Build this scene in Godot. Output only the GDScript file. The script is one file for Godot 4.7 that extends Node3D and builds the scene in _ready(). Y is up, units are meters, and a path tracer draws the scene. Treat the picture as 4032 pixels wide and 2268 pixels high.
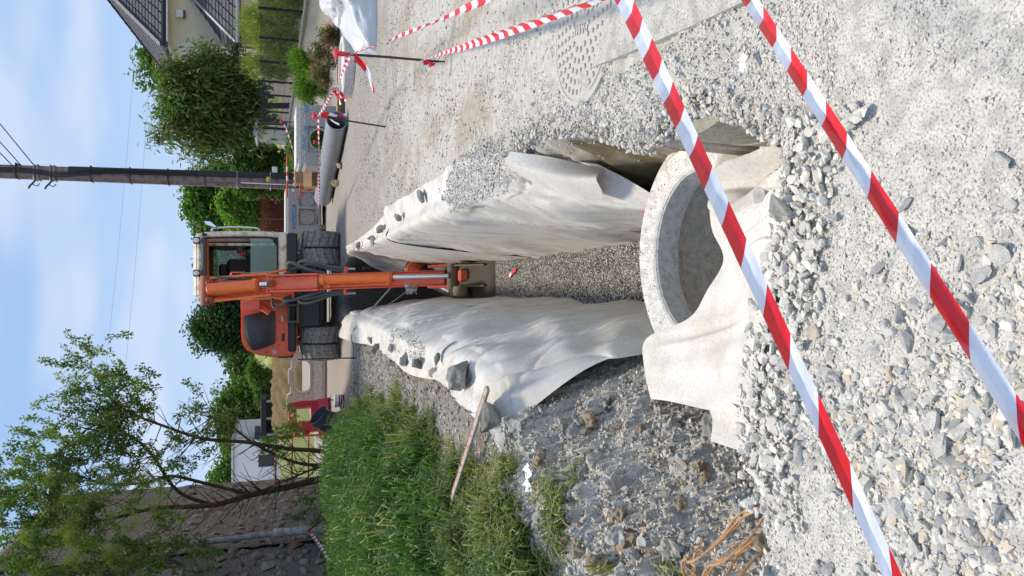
extends Node3D
# A trench dug along a village road, seen by a camera that is turned on its side (world up is to the left of the picture).
# x is to the right of the trench, y up, the trench runs away along -z. All sizes in metres.

var taken := {}
var mats := {}
var tex := {}
var rng := RandomNumberGenerator.new()
var n_big := FastNoiseLite.new()
var n_mid := FastNoiseLite.new()
var n_fine := FastNoiseLite.new()
var n_rid := FastNoiseLite.new()

func _ready():
	rng.seed = 7
	setup_camera_and_light()
	setup_noise()
	setup_textures()
	setup_materials()
	build_terrain()
	build_ring()
	build_fabrics()
	build_excavator()
	build_site()
	build_tapes()
	build_buildings()
	build_plants()
	build_stones()

func setup_camera_and_light():
	var pitch := deg_to_rad(17.8)
	var c := cos(pitch)
	var s := sin(pitch)
	var cam := Camera3D.new()
	cam.name = "camera"
	cam.transform = Transform3D(Basis(Vector3(0, -c, s), Vector3(1, 0, 0), Vector3(0, s, c)), Vector3(0, 1.5, 0))
	cam.fov = 41.0
	cam.near = 0.05
	cam.far = 3000.0
	add_child(cam)
	var sun := DirectionalLight3D.new()
	sun.name = "sun"
	var el := deg_to_rad(66.0)
	var az := deg_to_rad(28.0)
	var to_sun := Vector3(-cos(el) * sin(az), sin(el), -cos(el) * cos(az))
	sun.basis = Basis.looking_at(-to_sun, Vector3.FORWARD)
	sun.light_color = Color(1.0, 0.945, 0.86)
	sun.light_energy = 0.85
	sun.light_angular_distance = 9.0
	sun.shadow_enabled = true
	add_child(sun)
	var env := Environment.new()
	env.background_mode = Environment.BG_SKY
	var sky := Sky.new()
	var pan := PanoramaSkyMaterial.new()
	pan.panorama = ImageTexture.create_from_image(sky_image())
	sky.sky_material = pan
	env.sky = sky
	env.background_energy_multiplier = 1.0
	env.tonemap_mode = Environment.TONE_MAPPER_LINEAR
	env.tonemap_exposure = 1.56
	env.ambient_light_source = Environment.AMBIENT_SOURCE_SKY
	env.sdfgi_enabled = true
	env.ssao_enabled = true
	env.ssil_enabled = true
	var we := WorldEnvironment.new()
	we.name = "world_environment"
	we.environment = env
	add_child(we)

func sky_image() -> Image:
	var w := 1024
	var h := 512
	var nz := FastNoiseLite.new()
	nz.seed = 5
	nz.noise_type = FastNoiseLite.TYPE_SIMPLEX_SMOOTH
	nz.frequency = 1.0
	nz.fractal_octaves = 5
	var img := Image.create(w, h, false, Image.FORMAT_RGBF)
	for j in h:
		var el: float = (0.5 - (j + 0.5) / h) * PI
		var e: float = rad_to_deg(el)
		var base: Color
		var k: float = clampf(e / 18.0, 0.0, 1.0)
		var hor := Color(0.42, 0.52, 0.66)
		var mid := Color(0.215, 0.345, 0.575)
		var top := Color(0.31, 0.42, 0.60)
		base = hor.lerp(mid, pow(k, 0.75))
		if e > 18.0:
			base = mid.lerp(top, clampf((e - 18.0) / 50.0, 0.0, 1.0))
		if e < 0.0:
			base = Color(0.42, 0.44, 0.42)
		for i in w:
			var a: float = (i + 0.5) / w * TAU
			var d := Vector3(cos(el) * sin(a), sin(el), cos(el) * cos(a))
			var c := base
			if e > -1.0:
				# flat sheets of cloud: stretched along the horizon
				var q: float = 1.0 / (d.y + 0.10)
				var p := Vector3(d.x * q * 0.5, 0.0, d.z * q * 0.5)
				var f: float = nz.get_noise_3d(p.x, 2.0, p.z) + 0.5 * nz.get_noise_3d(d.x * 3.0, d.y * 14.0, d.z * 3.0)
				f = smoothstep(-0.10, 0.55, f)
				c = c.lerp(Color(0.52, 0.57, 0.65), f * 0.55)
			img.set_pixel(i, j, c)
	return img

func setup_noise():
	for it in [[n_big, 11, 0.35, 3], [n_mid, 12, 2.2, 3], [n_fine, 13, 14.0, 2], [n_rid, 14, 1.0, 1]]:
		var n: FastNoiseLite = it[0]
		n.seed = it[1]
		n.frequency = it[2]
		n.fractal_octaves = it[3]
		n.noise_type = FastNoiseLite.TYPE_SIMPLEX_SMOOTH

# ---------------------------------------------------------------- textures and materials
func ramp_tex(called: String, seed_no: int, type: int, freq: float, oct: int, size: int, stops: Array, cell := false) -> ImageTexture:
	var n := FastNoiseLite.new()
	n.seed = seed_no
	n.noise_type = type
	n.frequency = freq
	n.fractal_octaves = oct
	if cell:
		n.cellular_return_type = FastNoiseLite.RETURN_CELL_VALUE
	var g := n.get_seamless_image(size, size)
	g.convert(Image.FORMAT_L8)
	var src := g.get_data()
	var gr := Gradient.new()
	gr.offsets = PackedFloat32Array()
	gr.colors = PackedColorArray()
	var offs := PackedFloat32Array()
	var cols := PackedColorArray()
	for s in stops:
		offs.append(s[0])
		var v = s[1]
		cols.append(v if v is Color else Color(v, v, v))
	gr.offsets = offs
	gr.colors = cols
	var lut := PackedByteArray()
	lut.resize(768)
	for i in 256:
		var c := gr.sample(i / 255.0)
		lut[i * 3] = c.r8
		lut[i * 3 + 1] = c.g8
		lut[i * 3 + 2] = c.b8
	var out := PackedByteArray()
	out.resize(src.size() * 3)
	for i in src.size():
		var k: int = src[i] * 3
		out[i * 3] = lut[k]
		out[i * 3 + 1] = lut[k + 1]
		out[i * 3 + 2] = lut[k + 2]
	var im := Image.create_from_data(size, size, false, Image.FORMAT_RGB8, out)
	var t := ImageTexture.create_from_image(im)
	tex[called] = t
	return t

func mix_tex(called: String, a: String, b: String):
	var ia: Image = tex[a].get_image()
	var ib: Image = tex[b].get_image()
	var da := ia.get_data()
	var db := ib.get_data()
	for i in da.size():
		da[i] = da[i] * db[i] / 255
	tex[called] = ImageTexture.create_from_image(Image.create_from_data(ia.get_width(), ia.get_height(), false, Image.FORMAT_RGB8, da))

func setup_textures():
	var S := FastNoiseLite.TYPE_SIMPLEX_SMOOTH
	var C := FastNoiseLite.TYPE_CELLULAR
	ramp_tex("mottle", 21, S, 0.012, 5, 512, [[0.2, 0.86], [0.5, 0.96], [0.8, 1.0]])
	ramp_tex("speck", 22, S, 0.10, 4, 512, [[0.12, 0.66], [0.35, 0.89], [0.5, 0.95], [0.85, 1.0]])
	ramp_tex("grit", 23, C, 0.11, 1, 512, [[0.0, 0.35], [0.3, 0.7], [0.6, 0.92], [1.0, 1.0]], true)
	ramp_tex("pits", 24, S, 0.075, 1, 512, [[0.0, 0.45], [0.13, 0.6], [0.20, 0.97], [1.0, 1.0]])
	ramp_tex("wear", 25, S, 0.02, 5, 512, [[0.0, Color(0.40, 0.35, 0.32)], [0.15, Color(0.62, 0.55, 0.50)], [0.20, Color(0.95, 0.94, 0.93)], [0.5, 1.0], [1.0, 1.0]])
	ramp_tex("felt", 26, S, 0.12, 3, 512, [[0.2, 0.88], [0.5, 0.97], [0.8, 1.0]])
	ramp_tex("stain", 27, S, 0.007, 5, 512, [[0.15, Color(0.72, 0.66, 0.58)], [0.42, Color(0.95, 0.93, 0.90)], [0.6, 1.0], [1.0, 1.0]])
	ramp_tex("bark", 28, S, 0.05, 4, 256, [[0.2, 0.5], [0.5, 0.85], [0.62, Color(1.0, 0.92, 0.6)], [0.8, 1.0]])
	ramp_tex("gravel_bw", 29, C, 0.14, 1, 512, [[0.0, 0.10], [0.35, 0.35], [0.6, 0.75], [1.0, 1.0]], true)
	ramp_tex("crust", 30, S, 0.035, 5, 512, [[0.2, 0.45], [0.45, 0.85], [0.7, 1.0]])
	mix_tex("dust", "mottle", "speck")
	mix_tex("concrete", "mottle", "pits")
	ramp_tex("soft", 33, S, 0.006, 4, 512, [[0.2, Color(0.93, 0.905, 0.87)], [0.5, Color(0.985, 0.98, 0.97)], [0.8, 1.0]])
	mix_tex("cloth", "felt", "soft")
	mix_tex("lime", "grit", "speck")

func mat(called: String, col: Color, rough := 0.8, t := "", per_m := 1.0, metal := 0.0, bump := "", bump_cm := 0.0, vertex := false) -> StandardMaterial3D:
	var m := StandardMaterial3D.new()
	m.resource_name = called
	m.albedo_color = col
	m.roughness = rough
	m.metallic = metal
	if t != "":
		m.albedo_texture = tex[t]
		m.uv1_triplanar = true
		m.uv1_world_triplanar = true
		m.uv1_scale = Vector3.ONE * per_m
	if bump != "":
		m.heightmap_enabled = true
		m.heightmap_texture = tex[bump]
		m.heightmap_scale = bump_cm
		m.uv1_triplanar = true
		m.uv1_world_triplanar = true
		m.uv1_scale = Vector3.ONE * per_m
	m.vertex_color_use_as_albedo = vertex
	m.cull_mode = BaseMaterial3D.CULL_DISABLED
	mats[called] = m
	return m

func lin(r: float, g: float, b: float) -> Color:
	return Color(r, g, b).linear_to_srgb()

func setup_materials():
	mat("ground", Color(1, 1, 1), 0.97, "dust", 1.9, 0.0, "speck", 0.5, true)
	mat("soil", Color(1, 1, 1), 0.95, "crust", 2.0, 0.0, "crust", 3.0, true)
	mat("pebble", Color(1, 1, 1), 0.95, "", 1.0, 0.0, "", 0.0, true)
	mat("bed_gravel", lin(0.56, 0.55, 0.525), 0.9, "gravel_bw", 2.6, 0.0, "gravel_bw", 1.5)
	mat("felt_cloth", lin(0.69, 0.678, 0.65), 0.95, "cloth", 0.8)
	mat("concrete", lin(0.48, 0.47, 0.44), 0.85, "concrete", 2.2, 0.0, "pits", 0.4)
	mat("pale_concrete", lin(0.76, 0.74, 0.69), 0.88, "concrete", 2.2, 0.0, "pits", 0.4)
	mat("olive_concrete", lin(0.33, 0.315, 0.25), 0.8, "concrete", 2.5, 0.0, "pits", 0.4)
	mat("dark_soil", lin(0.10, 0.085, 0.065), 0.95, "crust", 2.0, 0.0, "crust", 3.0)
	mat("orange", lin(0.88, 0.175, 0.03), 0.34, "wear", 0.7)
	mat("red_orange", lin(0.86, 0.155, 0.07), 0.36, "wear", 0.8)
	mat("cream", lin(0.86, 0.81, 0.64), 0.45, "stain", 1.2)
	mat("charcoal", lin(0.035, 0.037, 0.04), 0.5, "mottle", 2.0)
	mat("black", lin(0.012, 0.012, 0.013), 0.6)
	mat("hood_plastic", lin(0.055, 0.06, 0.068), 0.38, "mottle", 1.4)
	mat("rubber", lin(0.32, 0.31, 0.295), 0.9, "stain", 3.0, 0.0, "crust", 0.5)
	mat("hose", lin(0.09, 0.10, 0.095), 0.7, "mottle", 5.0)
	mat("rust_orange", lin(0.30, 0.085, 0.035), 0.7, "wear", 3.0)
	mat("muddy_steel", lin(0.19, 0.155, 0.11), 0.75, "wear", 3.0, 0.2, "crust", 0.5)
	mat("bucket_steel", lin(0.055, 0.042, 0.028), 0.7, "wear", 2.0, 0.2)
	mat("chrome", lin(0.85, 0.85, 0.86), 0.12, "", 1.0, 1.0)
	mat("steel", lin(0.45, 0.45, 0.45), 0.4, "", 1.0, 0.8)
	mat("rust", lin(0.06, 0.045, 0.035), 0.8, "wear", 6.0)
	mat("mirror", lin(0.8, 0.82, 0.84), 0.05, "", 1.0, 1.0)
	var gl := mat("glass", Color(0.55, 0.75, 0.66, 0.22), 0.03)
	gl.transparency = BaseMaterial3D.TRANSPARENCY_ALPHA
	mat("cab_dark", lin(0.03, 0.035, 0.033), 0.7)
	mat("lamp_lens", lin(0.75, 0.77, 0.8), 0.1)
	mat("pvc", lin(0.30, 0.325, 0.36), 0.35, "mottle", 1.0)
	mat("dark_pvc", lin(0.07, 0.08, 0.095), 0.35, "mottle", 2.0)
	mat("red_plastic", lin(0.62, 0.03, 0.06), 0.4, "mottle", 2.0)
	mat("white_plastic", lin(0.80, 0.80, 0.80), 0.4)
	mat("dirty_white_plastic", lin(0.74, 0.70, 0.55), 0.55, "mottle", 1.8)
	mat("cap_red", lin(0.72, 0.03, 0.06), 0.4)
	mat("blue_ink", lin(0.02, 0.28, 0.62), 0.7)
	mat("white_ink", lin(0.8, 0.8, 0.8), 0.6)
	mat("tarp", lin(0.64, 0.66, 0.69), 0.3, "felt", 1.0)
	mat("wood", lin(0.42, 0.31, 0.19), 0.8, "stain", 4.0)
	mat("grey_wood", lin(0.40, 0.37, 0.31), 0.85, "stain", 4.0)
	mat("cardboard", lin(0.48, 0.30, 0.15), 0.8, "mottle", 2.0)
	mat("pole", lin(0.25, 0.19, 0.175), 0.85, "stain", 1.5, 0.0, "crust", 0.4)
	mat("cable", lin(0.03, 0.028, 0.03), 0.7)
	mat("galv", lin(0.52, 0.54, 0.56), 0.45, "mottle", 3.0, 0.4)
	mat("render_cream", lin(0.86, 0.74, 0.50), 0.9, "felt", 0.6)
	mat("render_pale", lin(0.86, 0.79, 0.64), 0.9, "felt", 0.6)
	mat("slate", lin(0.075, 0.075, 0.088), 0.6, "mottle", 2.0)
	mat("slate_light", lin(0.10, 0.10, 0.115), 0.6, "mottle", 2.0)
	mat("zinc", lin(0.42, 0.45, 0.49), 0.4, "mottle", 2.0, 0.3)
	mat("coping", lin(0.20, 0.19, 0.185), 0.9, "crust", 1.5)
	mat("fence_green", lin(0.012, 0.018, 0.022), 0.5)
	mat("fence_red", lin(0.30, 0.045, 0.035), 0.6)
	mat("mortar", lin(0.38, 0.31, 0.225), 0.95, "crust", 1.2, 0.0, "crust", 5.0)
	mat("dark_mortar", lin(0.31, 0.285, 0.25), 0.95, "crust", 1.2, 0.0, "crust", 5.0)
	mat("stone", Color(1, 1, 1), 0.95, "dust", 5.0, 0.0, "mottle", 1.0, true)
	mat("grey_pipe", lin(0.36, 0.41, 0.46), 0.4, "stain", 2.0)
	mat("pale_pipe", lin(0.58, 0.61, 0.65), 0.45, "stain", 2.0)
	mat("bark", lin(0.13, 0.10, 0.06), 0.9, "bark", 4.0, 0.0, "bark", 1.0)
	mat("netting", lin(0.52, 0.28, 0.12), 0.8, "mottle", 6.0)
	mat("paper", lin(0.80, 0.81, 0.86), 0.8)
	mat("dark_blue", lin(0.03, 0.045, 0.07), 0.6)
	mat("glass_dark", lin(0.02, 0.025, 0.03), 0.1)
	mat("dark_red", lin(0.20, 0.02, 0.035), 0.5)
	mat("yellow", lin(0.80, 0.52, 0.04), 0.5)
	mat("tube_orange", lin(0.74, 0.10, 0.035), 0.5, "mottle", 3.0)
	mat("dusty_iron", lin(0.54, 0.52, 0.475), 0.85, "speck", 3.0)
	mat("strip_concrete", lin(0.56, 0.545, 0.50), 0.9, "dust", 1.4)
	mat("faded_red", lin(0.58, 0.10, 0.085), 0.7, "crust", 5.0)
	mat("strap", lin(0.32, 0.29, 0.29), 0.8)
	mat("far_wire", lin(0.16, 0.18, 0.20), 0.8)
	var lf := mat("leaf", Color(1, 1, 1), 0.55, "", 1.0, 0.0, "", 0.0, true)
	lf.backlight_enabled = true
	lf.backlight = Color(0.8, 0.9, 0.4)
	var tp := mat("tape", Color(1, 1, 1), 0.3, "", 1.0, 0.0, "", 0.0, true)
	tp.backlight_enabled = true
	tp.backlight = Color(0.25, 0.25, 0.25)

# ---------------------------------------------------------------- naming
func numbered(called: String) -> String:
	if not taken.has(called):
		taken[called] = 0
		return called
	taken[called] += 1
	return "%s_%03d" % [called, taken[called]]

func meta(o: Node, label: String, category: String, group := "", kind := "") -> Node:
	if label != "":
		o.set_meta("label", label)
	if category != "":
		o.set_meta("category", category)
	if group != "":
		o.set_meta("group", group)
	if kind != "":
		o.set_meta("kind", kind)
	return o

func thing(called: String, label: String, category: String, at: Vector3, group := "") -> Node3D:
	var o := Node3D.new()
	o.name = numbered(called)
	o.position = at
	add_child(o)
	meta(o, label, category, group)
	return o

# hang a mesh whose vertices are world coordinates under a thing (or at top level)
func hang(called: String, mesh: Mesh, m: Material, parent: Node = null) -> MeshInstance3D:
	var o := MeshInstance3D.new()
	o.mesh = mesh
	o.material_override = m
	if parent == null:
		o.name = numbered(called)
		add_child(o)
	else:
		o.name = called
		var back := Vector3.ZERO
		var p := parent
		while p is Node3D and p != self:
			back += p.position
			p = p.get_parent()
		o.position = -back
		parent.add_child(o, true)
	return o

func part(called: String, b: MB, m: String, parent: Node = null) -> MeshInstance3D:
	for q in b.meshes:
		hang(called, q, mats[m], parent)
	return hang(called, b.done(), mats[m], parent)

static func P(x: float, y: float, f: float) -> Vector3:
	return Vector3(x, y, -f)

# ---------------------------------------------------------------- mesh builder
class MB:
	var st := SurfaceTool.new()
	var col := Color.WHITE
	var xf := Transform3D.IDENTITY
	var grp := 10
	var apart := false
	var begun := false
	var meshes := []
	func _init(each := false):
		apart = each
		st.begin(Mesh.PRIMITIVE_TRIANGLES)
	# with "apart" every primitive becomes a mesh of its own
	func fresh():
		if apart and begun:
			meshes.append(done())
			st = SurfaceTool.new()
			st.begin(Mesh.PRIMITIVE_TRIANGLES)
		begun = true
	func v(p: Vector3):
		st.set_color(col)
		st.add_vertex(xf * p)
	func tri(a: Vector3, b: Vector3, c: Vector3, g := -1):
		st.set_smooth_group(0xffffffff if g < 0 else g)
		v(a); v(c); v(b)
	func quad(a: Vector3, b: Vector3, c: Vector3, d: Vector3, g := -1):
		st.set_smooth_group(0xffffffff if g < 0 else g)
		v(a); v(c); v(b)
		v(a); v(d); v(c)
	func done() -> ArrayMesh:
		st.generate_normals()
		st.index()
		return st.commit()
	# chamfered box, centre c, full size s
	func box(c: Vector3, s: Vector3, bev := 0.0, bas := Basis.IDENTITY):
		fresh()
		var h := s * 0.5
		var keep := xf
		xf = xf * Transform3D(bas, c)
		if bev <= 0.0:
			var q := []
			for i in 8:
				q.append(Vector3(h.x if i & 1 else -h.x, h.y if i & 2 else -h.y, h.z if i & 4 else -h.z))
			quad(q[4], q[5], q[7], q[6]); quad(q[1], q[0], q[2], q[3])
			quad(q[5], q[1], q[3], q[7]); quad(q[0], q[4], q[6], q[2])
			quad(q[6], q[7], q[3], q[2]); quad(q[0], q[1], q[5], q[4])
		else:
			var e: float = min(bev, min(h.x, min(h.y, h.z)) * 0.98)
			var X := Vector3(e, 0, 0); var Y := Vector3(0, e, 0); var Z := Vector3(0, 0, e)
			for ax in 3:
				for sg in [-1.0, 1.0]:
					var n := Vector3.ZERO; n[ax] = sg
					var u := Vector3.ZERO; u[(ax + 1) % 3] = 1.0
					var w := n.cross(u)
					var cn := n * h[ax]
					var hu: float = h[(ax + 1) % 3] - e
					var hw: float = h[(ax + 2) % 3] - e
					quad(cn - u * hu - w * hw, cn + u * hu - w * hw, cn + u * hu + w * hw, cn - u * hu + w * hw)
			for ax in 3:
				var b1 := (ax + 1) % 3
				var b2 := (ax + 2) % 3
				for s1 in [-1.0, 1.0]:
					for s2 in [-1.0, 1.0]:
						var p := Vector3.ZERO; p[b1] = s1 * h[b1]; p[b2] = s2 * (h[b2] - e)
						var q2 := Vector3.ZERO; q2[b1] = s1 * (h[b1] - e); q2[b2] = s2 * h[b2]
						var a := Vector3.ZERO; a[ax] = h[ax] - e
						if (a.cross(q2 - p)).dot(p + q2) > 0: quad(p - a, p + a, q2 + a, q2 - a)
						else: quad(p + a, p - a, q2 - a, q2 + a)
			for sx in [-1.0, 1.0]:
				for sy in [-1.0, 1.0]:
					for sz in [-1.0, 1.0]:
						var a := Vector3(sx * h.x, sy * (h.y - e), sz * (h.z - e))
						var b := Vector3(sx * (h.x - e), sy * h.y, sz * (h.z - e))
						var d := Vector3(sx * (h.x - e), sy * (h.y - e), sz * h.z)
						if sx * sy * sz > 0: tri(a, b, d)
						else: tri(a, d, b)
		xf = keep
	# bar between two points with a rectangular section
	func bar(a: Vector3, b: Vector3, w: float, t: float, up := Vector3.UP, bev := 0.0):
		var z := (b - a).normalized()
		if abs(z.dot(up)) > 0.98: up = Vector3.FORWARD if abs(z.z) < 0.9 else Vector3.RIGHT
		var x := up.cross(z).normalized()
		box((a + b) * 0.5, Vector3(w, t, a.distance_to(b)), bev, Basis(x, z.cross(x), z))
	func tube(pts: Array, r, n := 8, caps := true):
		fresh()
		grp += 1
		var prev := []
		var m := pts.size()
		var t0: Vector3 = (pts[1] - pts[0]).normalized()
		var ref := Vector3.UP if abs(t0.y) < 0.9 else Vector3.RIGHT
		var x := ref.cross(t0).normalized()
		for i in m:
			var t: Vector3
			if i == 0: t = (pts[1] - pts[0]).normalized()
			elif i == m - 1: t = (pts[m - 1] - pts[m - 2]).normalized()
			else: t = ((pts[i + 1] - pts[i]).normalized() + (pts[i] - pts[i - 1]).normalized()).normalized()
			x = (x - t * x.dot(t)).normalized()
			var y := t.cross(x)
			var rr: float = r[i] if r is Array else r
			var ring := []
			for k in n:
				var a := TAU * k / n
				ring.append(pts[i] + (x * cos(a) + y * sin(a)) * rr)
			if i > 0:
				for k in n:
					var k2 := (k + 1) % n
					quad(prev[k], prev[k2], ring[k2], ring[k], grp)
			if caps and (i == 0 or i == m - 1):
				for k in n:
					if i == 0: tri(pts[i], ring[(k + 1) % n], ring[k])
					else: tri(pts[i], ring[k], ring[(k + 1) % n])
			prev = ring
	# solid of revolution about the local y axis; prof goes bottom to top on the outside
	func lathe(prof: Array, n := 32, soft := false, a0 := 0.0, a1 := TAU):
		fresh()
		grp += 1
		for i in prof.size() - 1:
			if not soft: grp += 1
			var p: Vector2 = prof[i]
			var q: Vector2 = prof[i + 1]
			for k in n:
				var a := a0 + (a1 - a0) * k / n
				var b := a0 + (a1 - a0) * (k + 1) / n
				var ca := Vector3(cos(a), 0, -sin(a)); var cb := Vector3(cos(b), 0, -sin(b))
				var A := ca * p.x + Vector3.UP * p.y
				var B := cb * p.x + Vector3.UP * p.y
				var C := cb * q.x + Vector3.UP * q.y
				var D := ca * q.x + Vector3.UP * q.y
				if p.x < 1e-5: tri(A, C, D, grp)
				elif q.x < 1e-5: tri(A, B, C, grp)
				else: quad(A, B, C, D, grp)
	# polygon in local xy pushed along local z from z0 to z1
	func prism(poly: PackedVector2Array, z0: float, z1: float, soft := false):
		fresh()
		if Geometry2D.is_polygon_clockwise(poly): poly.reverse()
		var ix := Geometry2D.triangulate_polygon(poly)
		for i in range(0, ix.size(), 3):
			var a := poly[ix[i]]; var b := poly[ix[i + 1]]; var c := poly[ix[i + 2]]
			if (b - a).cross(c - a) < 0:
				var t := b; b = c; c = t
			tri(Vector3(a.x, a.y, z1), Vector3(b.x, b.y, z1), Vector3(c.x, c.y, z1))
			tri(Vector3(a.x, a.y, z0), Vector3(c.x, c.y, z0), Vector3(b.x, b.y, z0))
		grp += 1
		for i in poly.size():
			var a := poly[i]; var b := poly[(i + 1) % poly.size()]
			quad(Vector3(a.x, a.y, z0), Vector3(b.x, b.y, z0), Vector3(b.x, b.y, z1), Vector3(a.x, a.y, z1), grp if soft else -1)

func frame(at: Vector3, x: Vector3, y: Vector3) -> Transform3D:
	var xx := x.normalized()
	var yy := (y - xx * xx.dot(y)).normalized()
	return Transform3D(Basis(xx, yy, xx.cross(yy)), at)

# y of the local frame along a->b (for lathes)
func along(a: Vector3, b: Vector3) -> Transform3D:
	var y := (b - a).normalized()
	var x := (Vector3.RIGHT if abs(y.x) < 0.9 else Vector3.FORWARD)
	x = (x - y * x.dot(y)).normalized()
	return Transform3D(Basis(x, y, x.cross(y)), a)

func curve(pts: Array, n := 6) -> Array:
	var out := []
	for i in pts.size() - 1:
		var p0: Vector3 = pts[max(i - 1, 0)]
		var p1: Vector3 = pts[i]
		var p2: Vector3 = pts[i + 1]
		var p3: Vector3 = pts[min(i + 2, pts.size() - 1)]
		for k in n:
			out.append(p1.cubic_interpolate(p2, p0, p3, float(k) / n))
	out.append(pts[-1])
	return out

func rock_mesh(seed_no: int, sub := 1, rough := 0.25, cuts := 9) -> ArrayMesh:
	# a broken stone: a ball cut by random planes
	var r := RandomNumberGenerator.new()
	r.seed = seed_no
	var s := SphereMesh.new()
	s.radius = 1.0
	s.height = 2.0
	s.radial_segments = 6 + 3 * sub
	s.rings = 3 + 2 * sub
	var planes := []
	for i in cuts:
		planes.append([Vector3(r.randfn(), r.randfn(), r.randfn()).normalized(), r.randf_range(0.32, 0.72)])
	var arr := s.get_mesh_arrays()
	var vs: PackedVector3Array = arr[Mesh.ARRAY_VERTEX]
	var nz := FastNoiseLite.new()
	nz.seed = seed_no
	nz.frequency = 1.3
	for i in vs.size():
		var p := vs[i]
		for pl in planes:
			var d: float = p.dot(pl[0])
			if d > pl[1]: p -= pl[0] * (d - pl[1])
		vs[i] = p * (1.0 + rough * nz.get_noise_3dv(p))
	var ix: PackedInt32Array = arr[Mesh.ARRAY_INDEX]
	var out := PackedVector3Array()
	var nor := PackedVector3Array()
	for i in range(0, ix.size(), 3):
		var a := vs[ix[i]]; var b := vs[ix[i + 1]]; var c := vs[ix[i + 2]]
		var n := (c - a).cross(b - a)
		if n.length() < 1e-7: continue
		n = n.normalized()
		out.append(a); out.append(b); out.append(c)
		nor.append(n); nor.append(n); nor.append(n)
	var res := ArrayMesh.new()
	var ar := []
	ar.resize(Mesh.ARRAY_MAX)
	ar[Mesh.ARRAY_VERTEX] = out
	ar[Mesh.ARRAY_NORMAL] = nor
	res.add_surface_from_arrays(Mesh.PRIMITIVE_TRIANGLES, ar)
	return res

# many copies of one mesh as one object
func swarm(called: String, mesh: Mesh, m: Material, xfs: Array, cols: Array, parent: Node = null) -> MultiMeshInstance3D:
	var mm := MultiMesh.new()
	mm.transform_format = MultiMesh.TRANSFORM_3D
	mm.use_colors = true
	mm.mesh = mesh
	mm.instance_count = xfs.size()
	for i in xfs.size():
		mm.set_instance_transform(i, xfs[i])
		mm.set_instance_color(i, cols[i])
	var o := MultiMeshInstance3D.new()
	o.multimesh = mm
	o.material_override = m
	if parent == null:
		o.name = numbered(called)
		add_child(o)
	else:
		o.name = called
		o.position = -parent.position
		parent.add_child(o, true)
	return o

# smooth sheet through a grid of control points, rows x columns; wave is added along the normal
func sheet(rows: Array, nu: int, nv: int, wave: Callable, thick := 0.0) -> ArrayMesh:
	var R := rows.size()
	var Cn: int = rows[0].size()
	var U := (R - 1) * nu + 1
	var V := (Cn - 1) * nv + 1
	# along columns first
	var fine := []
	for r in R:
		fine.append(curve(rows[r], nv))
	var pos := PackedVector3Array()
	pos.resize(U * V)
	for j in V:
		var line := []
		for r in R:
			line.append(fine[r][j])
		var c := curve(line, nu)
		for i in U:
			pos[i * V + j] = c[i]
	var nor := grid_normals(pos, U, V)
	for i in U:
		for j in V:
			pos[i * V + j] += nor[i * V + j] * wave.call(float(i) / nu, float(j) / nv, pos[i * V + j])
	return grid_mesh(pos, U, V, PackedColorArray())

func grid_normals(pos: PackedVector3Array, U: int, V: int) -> PackedVector3Array:
	var nor := PackedVector3Array()
	nor.resize(U * V)
	for i in U:
		for j in V:
			var a := pos[min(i + 1, U - 1) * V + j] - pos[max(i - 1, 0) * V + j]
			var b := pos[i * V + min(j + 1, V - 1)] - pos[i * V + max(j - 1, 0)]
			nor[i * V + j] = a.cross(b).normalized()
	return nor

func grid_mesh(pos: PackedVector3Array, U: int, V: int, cols: PackedColorArray, flip := false) -> ArrayMesh:
	var nor := grid_normals(pos, U, V)
	var ix := PackedInt32Array()
	ix.resize((U - 1) * (V - 1) * 6)
	var k := 0
	for i in U - 1:
		for j in V - 1:
			var a := i * V + j
			var b := a + V
			ix[k] = a; ix[k + 1] = a + 1; ix[k + 2] = b
			ix[k + 3] = b; ix[k + 4] = a + 1; ix[k + 5] = b + 1
			k += 6
	if flip:
		for i in range(0, ix.size(), 3):
			var t := ix[i]; ix[i] = ix[i + 1]; ix[i + 1] = t
		for i in nor.size():
			nor[i] = -nor[i]
	var ar := []
	ar.resize(Mesh.ARRAY_MAX)
	ar[Mesh.ARRAY_VERTEX] = pos
	ar[Mesh.ARRAY_NORMAL] = nor
	ar[Mesh.ARRAY_INDEX] = ix
	if cols.size(): ar[Mesh.ARRAY_COLOR] = cols
	var m := ArrayMesh.new()
	m.add_surface_from_arrays(Mesh.PRIMITIVE_TRIANGLES, ar)
	return m

# ---------------------------------------------------------------- ground
# profiles of the dig across x at some distances f: ten (x, y) points from left to right
var dig_f := [2.0, 2.5, 3.0, 3.5, 4.0, 4.5, 5.0, 5.6, 6.8, 9.0, 12.0, 15.0, 16.6, 17.0]
var dig := []
var edge_near := [Vector2(-2.6, 2.5), Vector2(-1.6, 2.2), Vector2(-0.85, 2.06), Vector2(-0.5, 2.14), Vector2(-0.2, 2.10), Vector2(0.0, 2.03), Vector2(0.15, 1.97), Vector2(0.3, 1.94), Vector2(0.47, 1.84), Vector2(0.6, 1.95), Vector2(1.2, 2.4)]
var edge_right := [Vector2(1.9, 0.50), Vector2(2.08, 0.53), Vector2(2.2, 0.60), Vector2(2.37, 0.68), Vector2(2.53, 0.72), Vector2(2.68, 0.69), Vector2(2.95, 0.64), Vector2(3.2, 0.72), Vector2(3.4, 0.80), Vector2(3.7, 0.86), Vector2(4.35, 0.96), Vector2(5.0, 0.86), Vector2(5.6, 0.70), Vector2(6.6, 0.62), Vector2(30.0, 0.62)]

func look_up(t: Array, x: float) -> float:
	if x <= t[0].x: return t[0].y
	for i in t.size() - 1:
		if x <= t[i + 1].x:
			return lerpf(t[i].y, t[i + 1].y, (x - t[i].x) / (t[i + 1].x - t[i].x))
	return t[-1].y

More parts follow.
